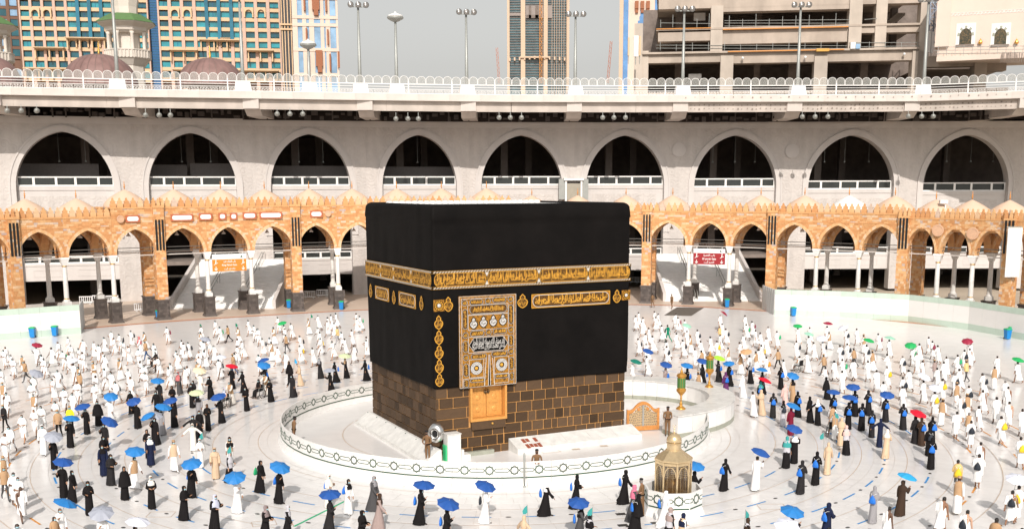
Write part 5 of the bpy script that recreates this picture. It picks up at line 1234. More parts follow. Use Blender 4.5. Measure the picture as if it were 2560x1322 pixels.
for u0, u1, v0, v1 in ((783, 801, -10, 26), (787, 798, 26, 40), (788, 805, 127, 167), (792, 803, 167, 182), (762, 766, -5, 28), (816, 820, -5, 30), (765, 769, 72, 110), (818, 822, 75, 112), (768, 772, 135, 178), (822, 826, 136, 178), (843, 848, 130, 170)): mb = MB(); F.box(mb, u0, u1, v0, v1, -1.0, .3); mb.obj('lattice_screen', scr, F.t)
F = Far('dark_glass_tower', 'dark ribbed glass tower face between hotel and pale tower', 'building', 326, 718, .16)
mb = MB(); F.box(mb, 703, 734, -40, 235, .5, 18); mb.obj('curtain_wall', glass('smoky_glass', (.03, .03, .035), .15), F.t)
for u in (706, 713, 721, 729): mb = MB(); F.box(mb, u-1.2, u+1.2, -40, 235, 0, .5); mb.obj('rib', hw_cream, F.t)
for v in (60, 72): mb = MB(); F.box(mb, 701, 736, v, v+4, -.4, 0); mb.obj('belt_course', hw_cream, F.t)
# central tower under construction
tan = mat('tan_tower_pier', (.60, .45, .33), .8, .2, 0, .05, .3); tg = glass('grey_green_glass', (.055, .11, .125), .12, .5, None, .6, .4); spn = mat('tower_spandrel', (.30, .26, .24), .8, .2, 0, .1, .5)
F = Far('office_tower', 'half finished glass tower with tan piers behind the roof deck', 'building', 420, 1346)
mb = MB(); F.box(mb, 1272, 1422, -60, 240, 1.2, 26); mb.obj('curtain_wall', tg, F.t)
for u0, u1 in ((1268, 1274), (1302, 1313), (1359, 1369), (1417, 1423)): mb = MB(); F.box(mb, u0, u1, -60, 240, -.5, 1.2); mb.obj('pier', tan, F.t)
for i in range(38):
    v = -30+i*6.6; mb = MB(); F.box(mb, 1274, 1417, v, v+1.1, .8, 1.2); mb.obj('spandrel', spn, F.t)
for i in range(7): mb = MB(); u = 1380+i*6; F.box(mb, u-.45, u+.45, -60, 240, .3, 1.0); mb.obj('fin', tan, F.t)
for u0, u1, v0, v1 in ((1274, 1302, 33, 40), (1314, 1358, 14, 46), (1369, 1380, 14, 46)): mb = MB(); F.box(mb, u0, u1, v0, v1, .2, 1.3); mb.obj('unfinished_floor', spn, F.t)
for u0, u1, v0, v1 in ((1322, 1328, 15, 46), (1338, 1346, 15, 46), (1316, 1350, 38, 46)): mb = MB(); F.box(mb, u0, u1, v0, v1, .05, .25); mb.obj('dark_opening', M['dark'], F.t)
mb = MB()
for i in range(12): u = 1272+i*12.5; F.box(mb, u, u+4, 143+abs(i-6)*1.0-3, 148+abs(i-6)*1.0, -1.0, .4)
mb.obj('ledge_blocks', tan, F.t, kind='stuff'); mb = MB(); F.box(mb, 1300, 1372, 142, 146, -1.2, .5); mb.obj('ledge', tan, F.t)
# lattice masts and cranes
def lattice(name, label, cat, d, u0, v0, u1, v1, wpx, m_, step=8):
    A, B = at_depth(u0, d, v0), at_depth(u1, d, v1); o = Vector((B.x, B.y, B.z)); h = wpx*d/CF/2; mb = MB(); D = A-B; L = D.length; nn = max(3, int(L/(h*2.2)))
    for sx in (-1, 1):
        for sy in (-1, 1): mb.bar(Vector((sx*h, sy*h, 0)), Vector((sx*h, sy*h, 0))+D, h*.28)
    for i in range(nn):
        p, q = D*(i/nn), D*((i+1)/nn); s_ = 1 if i % 2 else -1
        for sy in (-1, 1): mb.bar(p+Vector((-s_*h, sy*h, 0)), q+Vector((s_*h, sy*h, 0)), h*.2)
        mb.bar(p+Vector((-h, -h, 0)), p+Vector((h, -h, 0)), h*.2)
    mb.obj(name, m_, label=label, cat=cat, loc=o)
redm = mat('rust_red_steel', (.42, .16, .10), .6, .4); orm = mat('orange_steel', (.62, .26, .06), .6, .4)
lattice('hoist_mast', 'orange lattice hoist mast climbing the front of the glass tower', 'mast', 414, 1352, -20, 1352, 208, 6, orm)
lattice('crane_boom', 'thin red crane boom left of the central glass tower', 'crane', 380, 1242, 120, 1248, 208, 5, redm)
lattice('crane_boom', 'thin red crane boom left of the concrete shell', 'crane', 300, 1528, 104, 1519, 208, 5, redm)
lattice('tower_crane_mast', 'grey lattice crane mast beside the white arched building', 'crane', 236, 2334, -20, 2326, 110, 17, mat('crane_grey', (.30, .34, .42), .5, .4))
# blue and white tower
F = Far('blue_tower', 'pale tower with stepped blue glass and brown window boxes', 'building', 400, 1600, -.1)
mb = MB(); F.box(mb, 1549, 1648, -60, 240, .4, 22); mb.obj('facade', white_st, F.t)
bl3 = glass('sky_blue_glass', (.10, .24, .48), .1, .6, None, .35, .2)
for u0, u1, v0, v1 in ((1558, 1570, -60, 240), (1636, 1645, -60, 240), (1594, 1614, 52, 110), (1600, 1608, 25, 41), (1598, 1611, 41, 52)): mb = MB(); F.box(mb, u0, u1, v0, v1, .1, .42); mb.obj('glass_band', bl3, F.t)
mb = MB(); F.box(mb, 1548, 1557, 0, 240, .0, .4); mb.obj('edge_pier', tan, F.t)
for u in (1586, 1600, 1614): mb = MB(); F.box(mb, u, u+9, 4, 23, -.8, .3); F.box(mb, u+1, u+8, 23, 33, -.5, .3); mb.obj('window_box', scr, F.t)
# concrete shell
conc = mat('raw_concrete', (.48, .405, .34), .9, .15, 0, .12, .35, stain=.28); concl = mat('light_concrete', (.54, .47, .40), .9, .15, 0, .1, .35, stain=.22)
F = Far('concrete_shell', 'unfinished grey concrete building with open floors behind the roof deck', 'building', 232, 1960, -.14)
def cpart(nm, m_, *bx):
    for b in bx: mb = MB(); F.box(mb, *b[:4], b[4] if len(b) > 4 else 0, b[5] if len(b) > 5 else 3.0); mb.obj(nm, m_, F.t)
cpart('beam', conc, (1645, 2300, -40, 16), (1775, 2122, 16, 27), (1645, 1802, 80, 103), (1802, 2118, 70, 108), (1620, 1803, 130, 157), (1803, 2300, 128, 155), (2122, 2300, 62, 82), (2312, 2440, 140, 167), (2470, 2525, 146, 176, 1, 4))
cpart('column', concl, (1776, 1806, 15.5, 132, -.4), (2120, 2152, -40, 128, -.4), (2186, 2214, -40, 128, -.4), (2297, 2312, -40, 230, -.4), (1803, 1835, 140, 240, -.4), (2038, 2071, 140, 240, -.4), (2283, 2316, 128, 240, -.4), (2440, 2471, 140, 240, -.5), (1586, 1607, 60, 240, -.5, 1.5), (1607, 1622, 128, 240, -.2))
cpart('floor_slab', conc, (1606, 2300, 126, 131, -.8, 30), (1640, 2300, 66, 71, -.5, 30), (1640, 2300, -20, -15, 0, 30), (2300, 2530, 168, 171, 3, 30), (1606, 2530, 226, 232, 0, 30))
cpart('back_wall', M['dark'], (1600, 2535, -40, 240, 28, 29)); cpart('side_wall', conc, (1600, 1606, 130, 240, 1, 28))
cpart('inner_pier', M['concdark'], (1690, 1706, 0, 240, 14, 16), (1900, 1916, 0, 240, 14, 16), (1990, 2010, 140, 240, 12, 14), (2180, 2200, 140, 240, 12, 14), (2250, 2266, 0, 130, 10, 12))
cpart('white_panel', M['white'], (1735, 1765, 18, 38, 8, 8.3), (1725, 1758, 178, 192, 6, 6.3))
st = MB()
for i in range(9): F.box(st, 2217+i*5, 2222+i*5+18, 58-i*4.5-4.5, 58-i*4.5+2, 8, 12)
st.obj('stair_flight', conc, F.t)
for v, u0, u1 in ((53, 1808, 2118), (60, 1808, 2118), (66, 1808, 2118), (115, 1640, 2115), (122, 1640, 2115), (108, 2120, 2297), (118, 2120, 2297), (50, 2155, 2186), (60, 1650, 1774)):
    mb = MB(); mb.tube([(F.X(u0), -.5, F.Z(v+rnd.uniform(-1, 1), u0)), (F.X(u1), -.5, F.Z(v+rnd.uniform(-2, 1), u1))], .055, 5); mb.obj('guard_rail', M['steel'], F.t)
for u in list(range(1820, 2120, 33))+list(range(1650, 1800, 30)):
    mb = MB(); mb.tube([(F.X(u), -.5, F.Z(70, u)), (F.X(u), -.5, F.Z(rnd.uniform(34, 52), u))], .05, 5); mb.obj('scaffold_pole', M['steel'], F.t)
for u in range(1650, 2300, 40):
    mb = MB(); mb.tube([(F.X(u), -.6, F.Z(128, u)), (F.X(u), -.6, F.Z(rnd.uniform(104, 113), u))], .05, 5); mb.obj('scaffold_pole', M['steel'], F.t)
cpart('toe_board', orm, (1806, 2118, 71, 73.5, -.9, -.5), (1640, 1776, 72, 74, -.7, -.4), (1820, 2110, 127, 129.5, -1.0, -.8))
cpart('stacked_pallet', mat('yellow_timber', (.6, .34, .08), .8), (2040, 2072, 124, 131, -1.5, -.9)); cpart('site_cabin', M['white'], (2125, 2137, 108, 124, -1.2, -.6)); cpart('water_tank', bl2, (2138, 2149, 112, 124, -1.2, -.6))
for u, v in ((1856, 147), (2012, 145), (2258, 137)):
    mb = MB(); p = (F.X(u), -.9, F.Z(v, u)); mb.sphere(p, .28, 10, 6); mb.bar(p, (p[0], 0, p[2]+.4), .1); mb.obj('wall_light', M['white'], F.t)
# mobile antennas
for i, (u0, u1, v0, v1) in enumerate(((1569, 1573, 98, 140), (1584, 1595, 94, 142), (1597, 1601, 95, 140), (2318, 2324, 82, 132), (2326, 2331, 84, 134))):
    d = 228; A = at_depth((u0+u1)/2, d, v1); hwid = (u1-u0)/2*d/CF; h = (v1-v0)*d/CF; t = thing('mobile_antenna', '%s panel antenna %s' % (('cream', 'broad white', 'tan', 'white', 'slim white')[i], ('left of the concrete pillar', 'on the concrete pillar', 'right of the concrete pillar', 'beside the crane mast', 'just right of another near the crane mast')[i]), 'antenna', A)
    mb = MB(); mb.b2(-hwid, hwid, -.3, .1, 0, h); mb.obj('panel', M['white'] if i not in (0, 2) else hw_cream, t); mb = MB(); mb.tube([(0, .2, -1.6), (0, .2, h*.8)], .08, 6); mb.obj('pole', M['steel'], t)
# white building with arched windows
F = Far('white_building', 'white building with two arched windows and scroll frieze at top right', 'building', 215, 2450, -.40)
wst = mat('warm_white_stone', (.68, .56, .48), .8, .2, 0, .04, .3, stain=.05)
mb = MB(); F.box(mb, 2345, 2640, -40, 140, 0, 20); F.box(mb, 2338, 2373, -40, 118, -.8, 4); mb.obj('facade', wst, F.t)
fz = MB()
for i in range(30):
    u = 2362+i*9; x, z = F.X(u), F.Z(39-(u-2350)*.06, u); P = [(x+.28*math.cos(q*PI/5), z+.28*math.sin(q*PI/5)) for q in range(10)]; outline(fz, P, -.03, .09, 0, .06); fz.bar((x, -.03, z-.35), (x+.35, -.03, z+.3), .08, .06, 0, (0, 1, 0))
fz.obj('scroll_frieze', M['gmarble'], F.t, kind='stuff')
dkpane = mat('dark_lattice_window', (.045, .05, .035), .6, .3, 0, .5, 4, col2=(.12, .08, .04))
for uc in (2410, 2497, 2590):
    x, zb, zt, zs = F.X(uc), F.Z(112, uc), F.Z(72, uc), F.Z(90, uc); h = F.X(uc+15)-x
    sr_ = MB(); sr_.b2(x-h*1.6, x+h*1.6, -.06, .05, zb-.1, zt+.95); so_ = sr_.obj('window_surround', M['whitepanel'], F.t)
    af = archf(h, zs, zt); P = [(x-h, zb), (x+h, zb), (x+h, zs)]+[(x+h*math.cos(PI*i/10), af(h*math.cos(PI*i/10)*.999)) for i in range(1, 10)]+[(x-h, zs)]
    w_ = MB(); w_.prism(P, -.10, .0); w_.obj('window_pane', dkpane, F.t)
    for i in range(9):
        a0_, a1_ = PI*i/9, PI*(i+1)/9; v_ = MB(); pts = []
        for rr_ in (1.0, 1.38):
            for aa_ in (a0_, a1_): pts.append((x+h*rr_*math.cos(aa_), zs+(zt-zs)*rr_*math.sin(aa_)))
        p0, p1, p2, p3 = pts; v_.hexa([(p0[0], -.16, p0[1]), (p2[0], -.16, p2[1]), (p2[0], 0, p2[1]), (p0[0], 0, p0[1]), (p1[0], -.16, p1[1]), (p3[0], -.16, p3[1]), (p3[0], 0, p3[1]), (p1[0], 0, p1[1])]); v_.obj('voussoir', M['white'] if i % 2 else M['greyband'], F.t)
    s_ = MB(); s_.b2(x-h*1.5, x+h*1.5, -.3, 0, zb-.35, zb); s_.obj('sill', M['concdark'], F.t)
for u in (2448, 2538): mb = MB(); mb.lathe([(.35, 0), (.4, .3), (.25, .6), (.05, .95), (0, 1.1)], 10); mb.obj('gilt_ornament', M['gold'], F.t, loc=(F.X(u), -.4, F.Z(111, u)), smooth=True)
for v, u0, u1 in ((118, 2330, 2560), (126, 2335, 2560), (134, 2340, 2560)):
    mb = MB(); mb.tube([(F.X(u0), -1.4, F.Z(v+3, u0)), (F.X(u1), -1.4, F.Z(v, u1))], .05, 5); mb.obj('scaffold_rail', M['steel'], F.t)
for u in range(2345, 2560, 21): mb = MB(); mb.tube([(F.X(u), -1.4, F.Z(142, u)), (F.X(u), -1.4, F.Z(112+rnd.uniform(0, 8), u))], .05, 5); mb.obj('scaffold_pole', M['steel'], F.t)
rb = MB(); F.box(rb, 2345, 2640, 138, 150, -1.6, 0); rb.obj('ledge', wst, F.t)
for i in range(24): mb = MB(); u = 2500+i*2.6; mb.tube([(F.X(u), -1.8, F.Z(160, u)), (F.X(u)+rnd.uniform(-.3, .3), -1.8, F.Z(134, u))], .03, 4); mb.obj('rebar', M['concdark'], F.t)
# ---- mosque domes and minarets beyond the deck
dbr = mat('brown_dome_tiles', (.24, .145, .13), .55, .4, 0, .18, .8, stain=.2)
for u, vt, rpx, lab in ((247, 136, 88, 'brown tiled dome before the hotel next to the minaret'), (525, 146, 80, 'brown tiled dome right of the minaret'), (-22, 142, 66, 'brown tiled dome cut by the left edge')):
    d = 196; k = d/CF; p = at_depth(u, d, vt); r = rpx*k; zb = at_depth(u, d, 203).z-1; h = p.z-zb
    t = thing('roof_dome', lab, 'dome', (p.x, p.y, zb)); n1, n2 = 28, 9; prof = [(r*math.cos(i/n2*PI/2)**.9 if i < n2 else .05, h*math.sin(i/n2*PI/2)) for i in range(n2+1)]
    for j in range(n1):          # gores
        g_ = MB(); a0_, a1_ = 2*PI*j/n1+.006, 2*PI*(j+1)/n1-.006
        g_.loft([[(q[0]*math.cos(a_), q[0]*math.sin(a_), q[1]) for a_ in (a0_, a1_)] for q in prof], closed=False); g_.obj('dome_gore', dbr, t, smooth=True)
    u_ = MB(); u_.lathe([(q[0]*.985, q[1]*.985) for q in prof], n1); u_.obj('dome_shell', M['concdark'], t, smooth=True)
    f_ = MB(); f_.lathe([(.35, h-.1), (.12, h+.3), (.25, h+.7), (.1, h+1.1), (.18, h+1.4), (.04, h+1.8), (0, h+2.6)], 8); f_.obj('finial', M['gold'], t, smooth=True)
mg = mat('green_roof_tile', (.10, .19, .07), .6, .3, 0, .15, 2); mw = mat('minaret_stone', (.66, .60, .53), .7, .3, 0, .05, .8, stain=.08)
def minaret(u, dv, label, d=214):
    p = at_depth(u, d, 100+dv); k = d/CF; t = thing('minaret', label, 'minaret', (p.x, p.y, 0), .2); Z = lambda v: at_depth(u, d, v+dv).z
    def lat(nm, prof, m_, n=8, sm=False): mb = MB(); mb.lathe([(r*k, Z(v)) for r, v in prof], n, ph=PI/8); return mb.obj(nm, m_, t, smooth=sm)
    lat('lower_shaft', ((38, 240), (38, 168), (40, 164)), mw); lat('corbel', ((40, 166), (50, 152), (54, 149)), mw); lat('balcony_parapet', ((54, 149), (54, 131), (56, 130), (56, 127), (50, 127)), mw)
    lat('core', ((30, 130), (30, 76)), mw); lat('upper_cornice', ((42, 86), (50, 80), (52, 72), (68, 63), (70, 59)), mw); lat('green_roof', ((72, 60), (58, 50), (38, 38), (34, 38)), mg); lat('upper_shaft', ((28, 40), (29, 20), (33, 0), (30, -2), (27, -60)), mw)
    for i in range(8):
        a = i*PI/4+PI/8; mb = MB(); mb.lathe([(5*k, Z(129)), (4*k, Z(124)), (4*k, Z(90)), (6*k, Z(84))], 8); mb.obj('column', mw, t, loc=(44*k*math.cos(a), 44*k*math.sin(a), 0), smooth=True)
        mb = MB(); a2 = i*PI/4+PI/8; b_ = a2+PI/4
        for q in range(5):
            w0 = (q+.5)/5; x = 54*k*(math.cos(a2)*(1-w0)+math.cos(b_)*w0); y = 54*k*(math.sin(a2)*(1-w0)+math.sin(b_)*w0); mb.box((x, y, Z(139)), (.25, .25, (16)*k), 0, a2)
        mb.obj('baluster_row', mw, t, kind='stuff')
minaret(318, 0, 'white minaret with green tiled roof ring before the hotel'); minaret(-28, 6, 'white minaret just showing at the left edge')
# ================================================================== PEOPLE
SK = [mat('skin_tan', (.42, .23, .14), .55, .35, 0, .05), mat('skin_brown', (.26, .135, .08), .55, .35, 0, .05), mat('skin_dark', (.13, .07, .045), .55, .35, 0, .05), mat('skin_fair', (.52, .31, .21), .55, .35, 0, .05)]
HAIR = mat('dark_hair', (.015, .012, .010), .5); HAIRG = mat('grey_hair', (.20, .18, .17), .6)
def cloth(n, c, v=.05): return mat('cloth_'+n, c, .85, .15, 0, v, 6, bump=.25, bscale=35)
C = dict(white=cloth('white', (.80, .79, .78)), white2=cloth('ivory', (.76, .72, .66)), black=cloth('black', (.011, .0095, .010), .2), black2=cloth('charcoal', (.022, .02, .021), .2), navy=cloth('navy', (.012, .017, .045), .1), beige=cloth('beige', (.60, .44, .30)), tan=cloth('tan', (.44, .28, .16)), grey=cloth('grey', (.28, .27, .28)), lgrey=cloth('light_grey', (.48, .47, .50)), taupe=cloth('taupe', (.34, .26, .24)), brown=cloth('uniform_brown', (.20, .115, .06)), dbrown=cloth('dark_brown', (.05, .03, .02)), purple=cloth('purple', (.12, .035, .12)), maroon=cloth('maroon', (.16, .012, .03)), pink=cloth('pink', (.62, .17, .26)), palepink=cloth('pale_pink', (.68, .46, .42)), green=cloth('green', (.0, .20, .11)), teal=cloth('teal', (.05, .30, .29)), yellow=cloth('hi_vis_yellow', (.78, .80, .04)), jean=cloth('denim', (.04, .09, .20)), dgrey=cloth('dark_grey', (.07, .068, .07)), orange=cloth('orange', (.70, .28, .04)), red=cloth('red', (.45, .02, .03)), keff=cloth('red_white_check', (.52, .16, .16), .4), stripe=cloth('striped_scarf', (.25, .20, .20), .6), lblue=cloth('pale_lavender', (.52, .54, .66)), pyel=cloth('pale_yellow', (.68, .48, .22)))
MASK = mat('blue_face_mask', (.36, .60, .66), .7); SHOE = mat('sandal', (.05, .035, .03), .6); SHOEB = mat('black_shoe', (.01, .01, .01), .4); EYE = mat('eye_dark', (.01, .008, .007), .3)
def sk_mesh(name, V, E, R, root=0, sub=1):
    me = bpy.data.meshes.new(name); me.from_pydata(V, E, []); o = bpy.data.objects.new(name, me)
    m = o.modifiers.new('s', 'SKIN'); m.use_smooth_shade = True; s2 = o.modifiers.new('d', 'SUBSURF'); s2.levels = sub; s2.render_levels = sub
    lay = me.skin_vertices[0] if me.skin_vertices else None
    for i, r in enumerate(R): lay.data[i].radius = (r, r) if not isinstance(r, tuple) else r; lay.data[i].use_root = (i == root)
    ev = bpy.data.meshes.new_from_object(evaluated(o))
    vs = [tuple(v.co) for v in ev.vertices]; fs = [tuple(p.vertices) for p in ev.polygons]
    bpy.data.objects.remove(o); bpy.data.meshes.remove(me); bpy.data.meshes.remove(ev)
    return vs, fs
def limb(base, ang_f, ang_s, L):        # forward swing, sideways, length -> end point (down is zero)
    return Vector((base[0]+L*math.sin(ang_s), base[1]+L*math.sin(ang_f)*math.cos(ang_s), base[2]-L*math.cos(ang_f)*math.cos(ang_s)))
ARM = {'hang': ((.05, .12), (.25, .05)), 'swingf': ((.45, .10), (.75, -.02)), 'swingb': ((-.40, .14), (-.15, .08)), 'fold': ((.15, .22), (1.55, -.55)), 'phone': ((.35, .12), (2.1, -.25)), 'umb': ((.55, .10), (2.35, -.12)), 'out': ((.25, .95), (.45, .8)), 'push': ((.75, .08), (1.25, .0)), 'pray': ((.35, .15), (2.0, -.35)), 'back': ((-.5, .1), (-.2, -.4)), 'up': ((1.2, .4), (2.7, .15))}
def body(pose):
    """skinned figure, facing +Y, feet on z=0; returns verts, faces, joint dict"""
    st = pose.get('stride', .35); h = 1.0; V = []; E = []; R = []
    def add(p, r, par=None):
        V.append(tuple(p)); R.append(r); i = len(V)-1
        if par is not None: E.append((par, i))
        return i
    lean = pose.get('lean', .04); sit = pose.get('sit', False)
    pz = .92 if not sit else .62
    pel = add((0, 0, pz), (.15, .11)); sp = add((0, lean*.4, pz+.20), (.135, .10), pel); ch = add((0, lean, pz+.42), (.165, .115), sp); nk = add((0, lean*1.4, pz+.555), .055, ch)
    hb = add((0, lean*1.6+.012, pz+.63), (.070, .080), nk); hm = add((0, lean*1.7+.018, pz+.705), (.078, .092), hb); ht = add((0, lean*1.7+.008, pz+.775), (.055, .066), hm)
    J = {'head': Vector(V[hm]), 'pel': Vector(V[pel]), 'chest': Vector(V[ch])}
    for s, legsw in ((-1, st), (1, -st)):
        hip = add((s*.095, 0, pz-.03), .088, pel)
        if sit:
            kn = add((s*.12, .42, pz-.06), .066, hip); an = add((s*.12, .50, .16), .045, kn); to = add((s*.13, .66, .12), .038, an)
        else:
            L1, L2 = .42, .42; k_ = limb(V[hip], legsw, 0, L1); bend = -.55 if legsw < -.05 else -.06
            a_ = limb(k_, legsw+bend, 0, L2); kn = add(k_, .062, hip); an = add(a_, .042, kn); fl_ = 0.0 if legsw >= -.05 else -.5
            to = add((a_.x+s*.02, a_.y+.17*math.cos(fl_), max(.03, a_.z-.05+.17*math.sin(fl_))), .036, an)
        J['ank%d' % s] = Vector(V[an])
    for s, nm in ((-1, pose.get('L', 'hang')), (1, pose.get('R', 'hang'))):
        (f1, s1), (f2, s2) = ARM[nm]; sh = add((s*.195, lean, pz+.475), .062, ch); e_ = limb(V[sh], f1, s1*s, .285); el = add(e_, .045, sh); w_ = limb(e_, f2, s2*s, .25); wr = add(w_, .030, el)
        d = (w_-e_).normalized(); pal = w_+d*.075; pa = add(pal, (.036, .022), wr); side = Vector((s, 0, 0))-d*d.x*s
        if side.length < .1: side = Vector((0, 1, 0))
        side.normalize(); dn = d.cross(side)
        for k, (off, ln_) in enumerate(((-.028, .060), (-.010, .072), (.010, .070), (.028, .055))):
            b = pal+side*off+d*.022; f_a = add(b+d*ln_*.5+dn*.008*s, .0095, pa); add(b+d*ln_+dn*.026*s, .008, f_a)
        t_ = add(w_+d*.045-side*.045, .011, wr); add(w_+d*.085-side*.062, .009, t_)
        J['wr%d' % s] = Vector(w_); J['el%d' % s] = Vector(e_); J['sh%d' % s] = Vector(V[sh])
    vs, fs = sk_mesh('b', V, E, R, 0, 1)
    zmin = min(v[2] for v in vs) if not sit else 0
    vs = [(x, y, z-zmin) for x, y, z in vs]
    for k in J: J[k] = J[k]-Vector((0, 0, zmin))
    return vs, fs, J
def face_bits(mb, J):         # nose, ears, eyes, mouth
    h = J['head']; 
    mb.add([(h.x-.014, h.y+.088, h.z-.025), (h.x+.014, h.y+.088, h.z-.025), (h.x, h.y+.118, h.z-.02), (h.x, h.y+.092, h.z+.03)], [(0, 1, 2), (1, 3, 2), (3, 0, 2)], 0)
    for s in (-1, 1): mb.sphere((h.x+s*.082, h.y-.005, h.z), (.009, .017, .026), 6, 4, 0); mb.sphere((h.x+s*.031, h.y+.084, h.z+.02), (.013, .01, .008), 6, 4, 3)
    mb.box((h.x, h.y+.084, h.z-.055), (.045, .012, .008), 3)
def body_mesh(pose, regions):
    """regions(c) -> slot: 0 skin 1 garment-a 2 garment-b 3 eyes 4 hair 5 shoes"""
    vs, fs, J = body(pose); mb = MB(); cen = [Vector([sum(vs[i][k] for i in f)/len(f) for k in range(3)]) for f in fs]
    for c, f in zip(cen, fs):
        h = J['head']; r = regions(c, J)
        if r == 0 and (c-h).length < .2 and pose.get('hair', True):
            if c.z > h.z+.026+(.0 if c.y < h.y+.05 else .02) or (c.z > h.z-.075 and c.y < h.y+.028): r = 4
        mb.f.append(f); mb.m.append(r); mb.t.append(.5)
    vs = [Vector(v) for v in vs]
    for i in set(i for f, r in zip(mb.f, mb.m) if r == 4 for i in f):
        d = vs[i]-J['head']; vs[i] = J['head']+d*1.16
    mb.v = [tuple(v) for v in vs]; face_bits(mb, J); return mb, J
def ringpts(cx, cy, z, rx, ry, n=22, fold=0, k=7, ph=0, seed=0):
    return [(cx+rx*(1+fold*math.sin(k*a+ph)+fold*.6*math.sin((k+4)*a+ph*2.3+seed))*math.cos(a), cy+ry*(1+fold*math.sin(k*a+ph)+fold*.6*math.sin((k+4)*a+ph*2.3+seed))*math.sin(a), z) for a in [2*PI*j/n for j in range(n)]]
def sleeve(mb, J, s, r0, r1, mi=0, upto=1.0):
    a, b, c = J['sh%d' % s], J['el%d' % s], J['wr%d' % s]; c = b.lerp(c, upto)
    mb.tube([a+Vector((-.04*s, 0, .02)), a.lerp(b, .5), b, b.lerp(c, .5), c], [r0*1.02, r0, r0*.95, (r0+r1)/2, r1], 10, mi, False)
def robe(J, top, bot, hem, st, k=7, fold=.05, waist=.165, sleeves=True, seed=0, slr=(.07, .08)):
    mb = MB(); ch, pe = J['chest'], J['pel']; zt = ch.z+.12; ay = (J['ank-1'].y+J['ank1'].y)/2; sp = abs(J['ank-1'].y-J['ank1'].y)/2
    rings = []
    prof = [(zt+.045, .07, .065, ch.y), (zt+.01, .15, .095, ch.y), (zt-.03, .215, .125, ch.y), (zt-.14, .205, .14, ch.y), (pe.z+.16, waist+.015, .135, ch.y*.5), (pe.z+.02, .185, .155, 0)]
    zb = bot; n_ = 6
    for i in range(1, n_+1):
        t = i/n_; z = pe.z+.02+(zb-pe.z-.02)*t; prof.append((z, .185+(hem-.185)*t, .155+(max(hem*.85, sp*.72+.14)-.155)*t, ay*t*.9))
    for i, (z, rx, ry, cy) in enumerate(prof):
        f = fold*max(0, (zt-z)/(zt-zb))**.8; rings.append(ringpts(0, cy, z, rx, ry, 26, f, k, seed, seed*1.7))
    mb.loft(rings)
    if sleeves:
        for s in (-1, 1): sleeve(mb, J, s, slr[0], slr[1])
    return mb
def ihram(J, seed, bare):
    up, lo = MB(), MB(); ch, pe = J['chest'], J['pel']; zt = ch.z+.12; sp = abs(J['ank-1'].y-J['ank1'].y)/2; ay = (J['ank-1'].y+J['ank1'].y)/2
    zb = .28+.12*((seed*37) % 10)/10
    rings = []
    for i in range(8):
        t = i/7; z = pe.z+.14+(zb-pe.z-.14)*t; rings.append(ringpts(.01*math.sin(seed), ay*t*.8, z, .165+.03*t, .14+(max(.16, sp*.60+.12)-.14)*t, 26, .015+.075*t, 6, seed, seed))
    lo.loft(rings)
    rings = []
    for i, (z, rx, ry, cy) in enumerate([(zt+.065, .065, .075, ch.y-.01), (zt+.045, .13, .10, ch.y), (zt-.01, .215, .13, ch.y), (zt-.12, .235, .155, ch.y+.01), (zt-.28, .235, .165, ch.y*.8+.02), (pe.z+.12, .22, .17, .02), (pe.z-.06, .215, .175, .01), (pe.z-.18-.08*math.sin(seed*3), .22, .18, .0)]):
        R_ = ringpts(0, cy, z, rx, ry, 26, .022+.016*i, 5, seed*1.3, seed)
        if bare:        # cloth passes under the right arm
            q = []
            for (x, y, zz) in R_:
                w = max(0, min(1, (x-.02)/.12)); lim = zt-.30-.02*i; q.append((x-(.07*w if zz > lim else .04*w), y, min(zz, zt+.06-(.36-.03*i)*w) if w > 0 else zz))
            R_ = q
        rings.append(R_)
    up.loft(rings)
    for s in (-1, 1):
        if bare and s == 1: continue
        sleeve(up, J, s, .085, .09, 0, .35)
    # folded end thrown over the shoulder
    a = J['sh-1']; up.loft([[(a.x+x, a.y+y, a.z+z) for x, y, z in row] for row in ([(-.07, .10, -.42), (.10, .14, -.45)], [(-.05, .13, -.1), (.09, .13, -.08)], [(-.03, .03, .085), (.09, .03, .075)], [(-.05, -.12, .0), (.09, -.12, .0)], [(-.07, -.16, -.34), (.10, -.17, -.36)])], closed=False)
    return up, lo
def hijab(J, drape=.0, seed=0):
    h = J['head']; ch = J['chest']; mb = MB(); n = 24; rows = []
    for z, rx, ry, cy in ((ch.z-.10-drape, .215+drape*.32, .165+drape*.22, ch.y), (ch.z+.02-drape*.5, .23+drape*.2, .165+drape*.12, ch.y), (ch.z+.13, .155, .125, ch.y), (h.z-.115, .088, .095, h.y-.01), (h.z-.05, .096, .112, h.y-.01), (h.z+.02, .102, .118, h.y-.012), (h.z+.07, .090, .106, h.y-.012), (h.z+.105, .055, .065, h.y-.012), (h.z+.118, .012, .014, h.y-.012)):
        rows.append(ringpts(0, cy, z, rx, ry, n, .03 if z < h.z-.15 else .008, 6, seed, seed))
    vs = [p for r in rows for p in r]; fs = []
    for i in range(len(rows)-1):
        for j in range(n):
            a = 2*PI*(j+.5)/n; front = math.sin(a) > .72
            if front and 3 <= i <= 5: continue
            fs.append((i*n+j, i*n+(j+1) % n, (i+1)*n+(j+1) % n, (i+1)*n+j))
    mb.add(vs, fs); return mb
def mask_mesh(J, off=.0):
    h = J['head']; mb = MB(); rows = []
    for z, r, b in ((h.z-.085, .060, .085), (h.z-.05, .078, .112), (h.z-.015, .076, .112)):
        rows.append([(h.x+r*math.sin(a), h.y+b*math.cos(a)*.95+off, z) for a in [(-62+i*15.5)*PI/180 for i in range(9)]])
    mb.loft(rows, closed=False); return mb
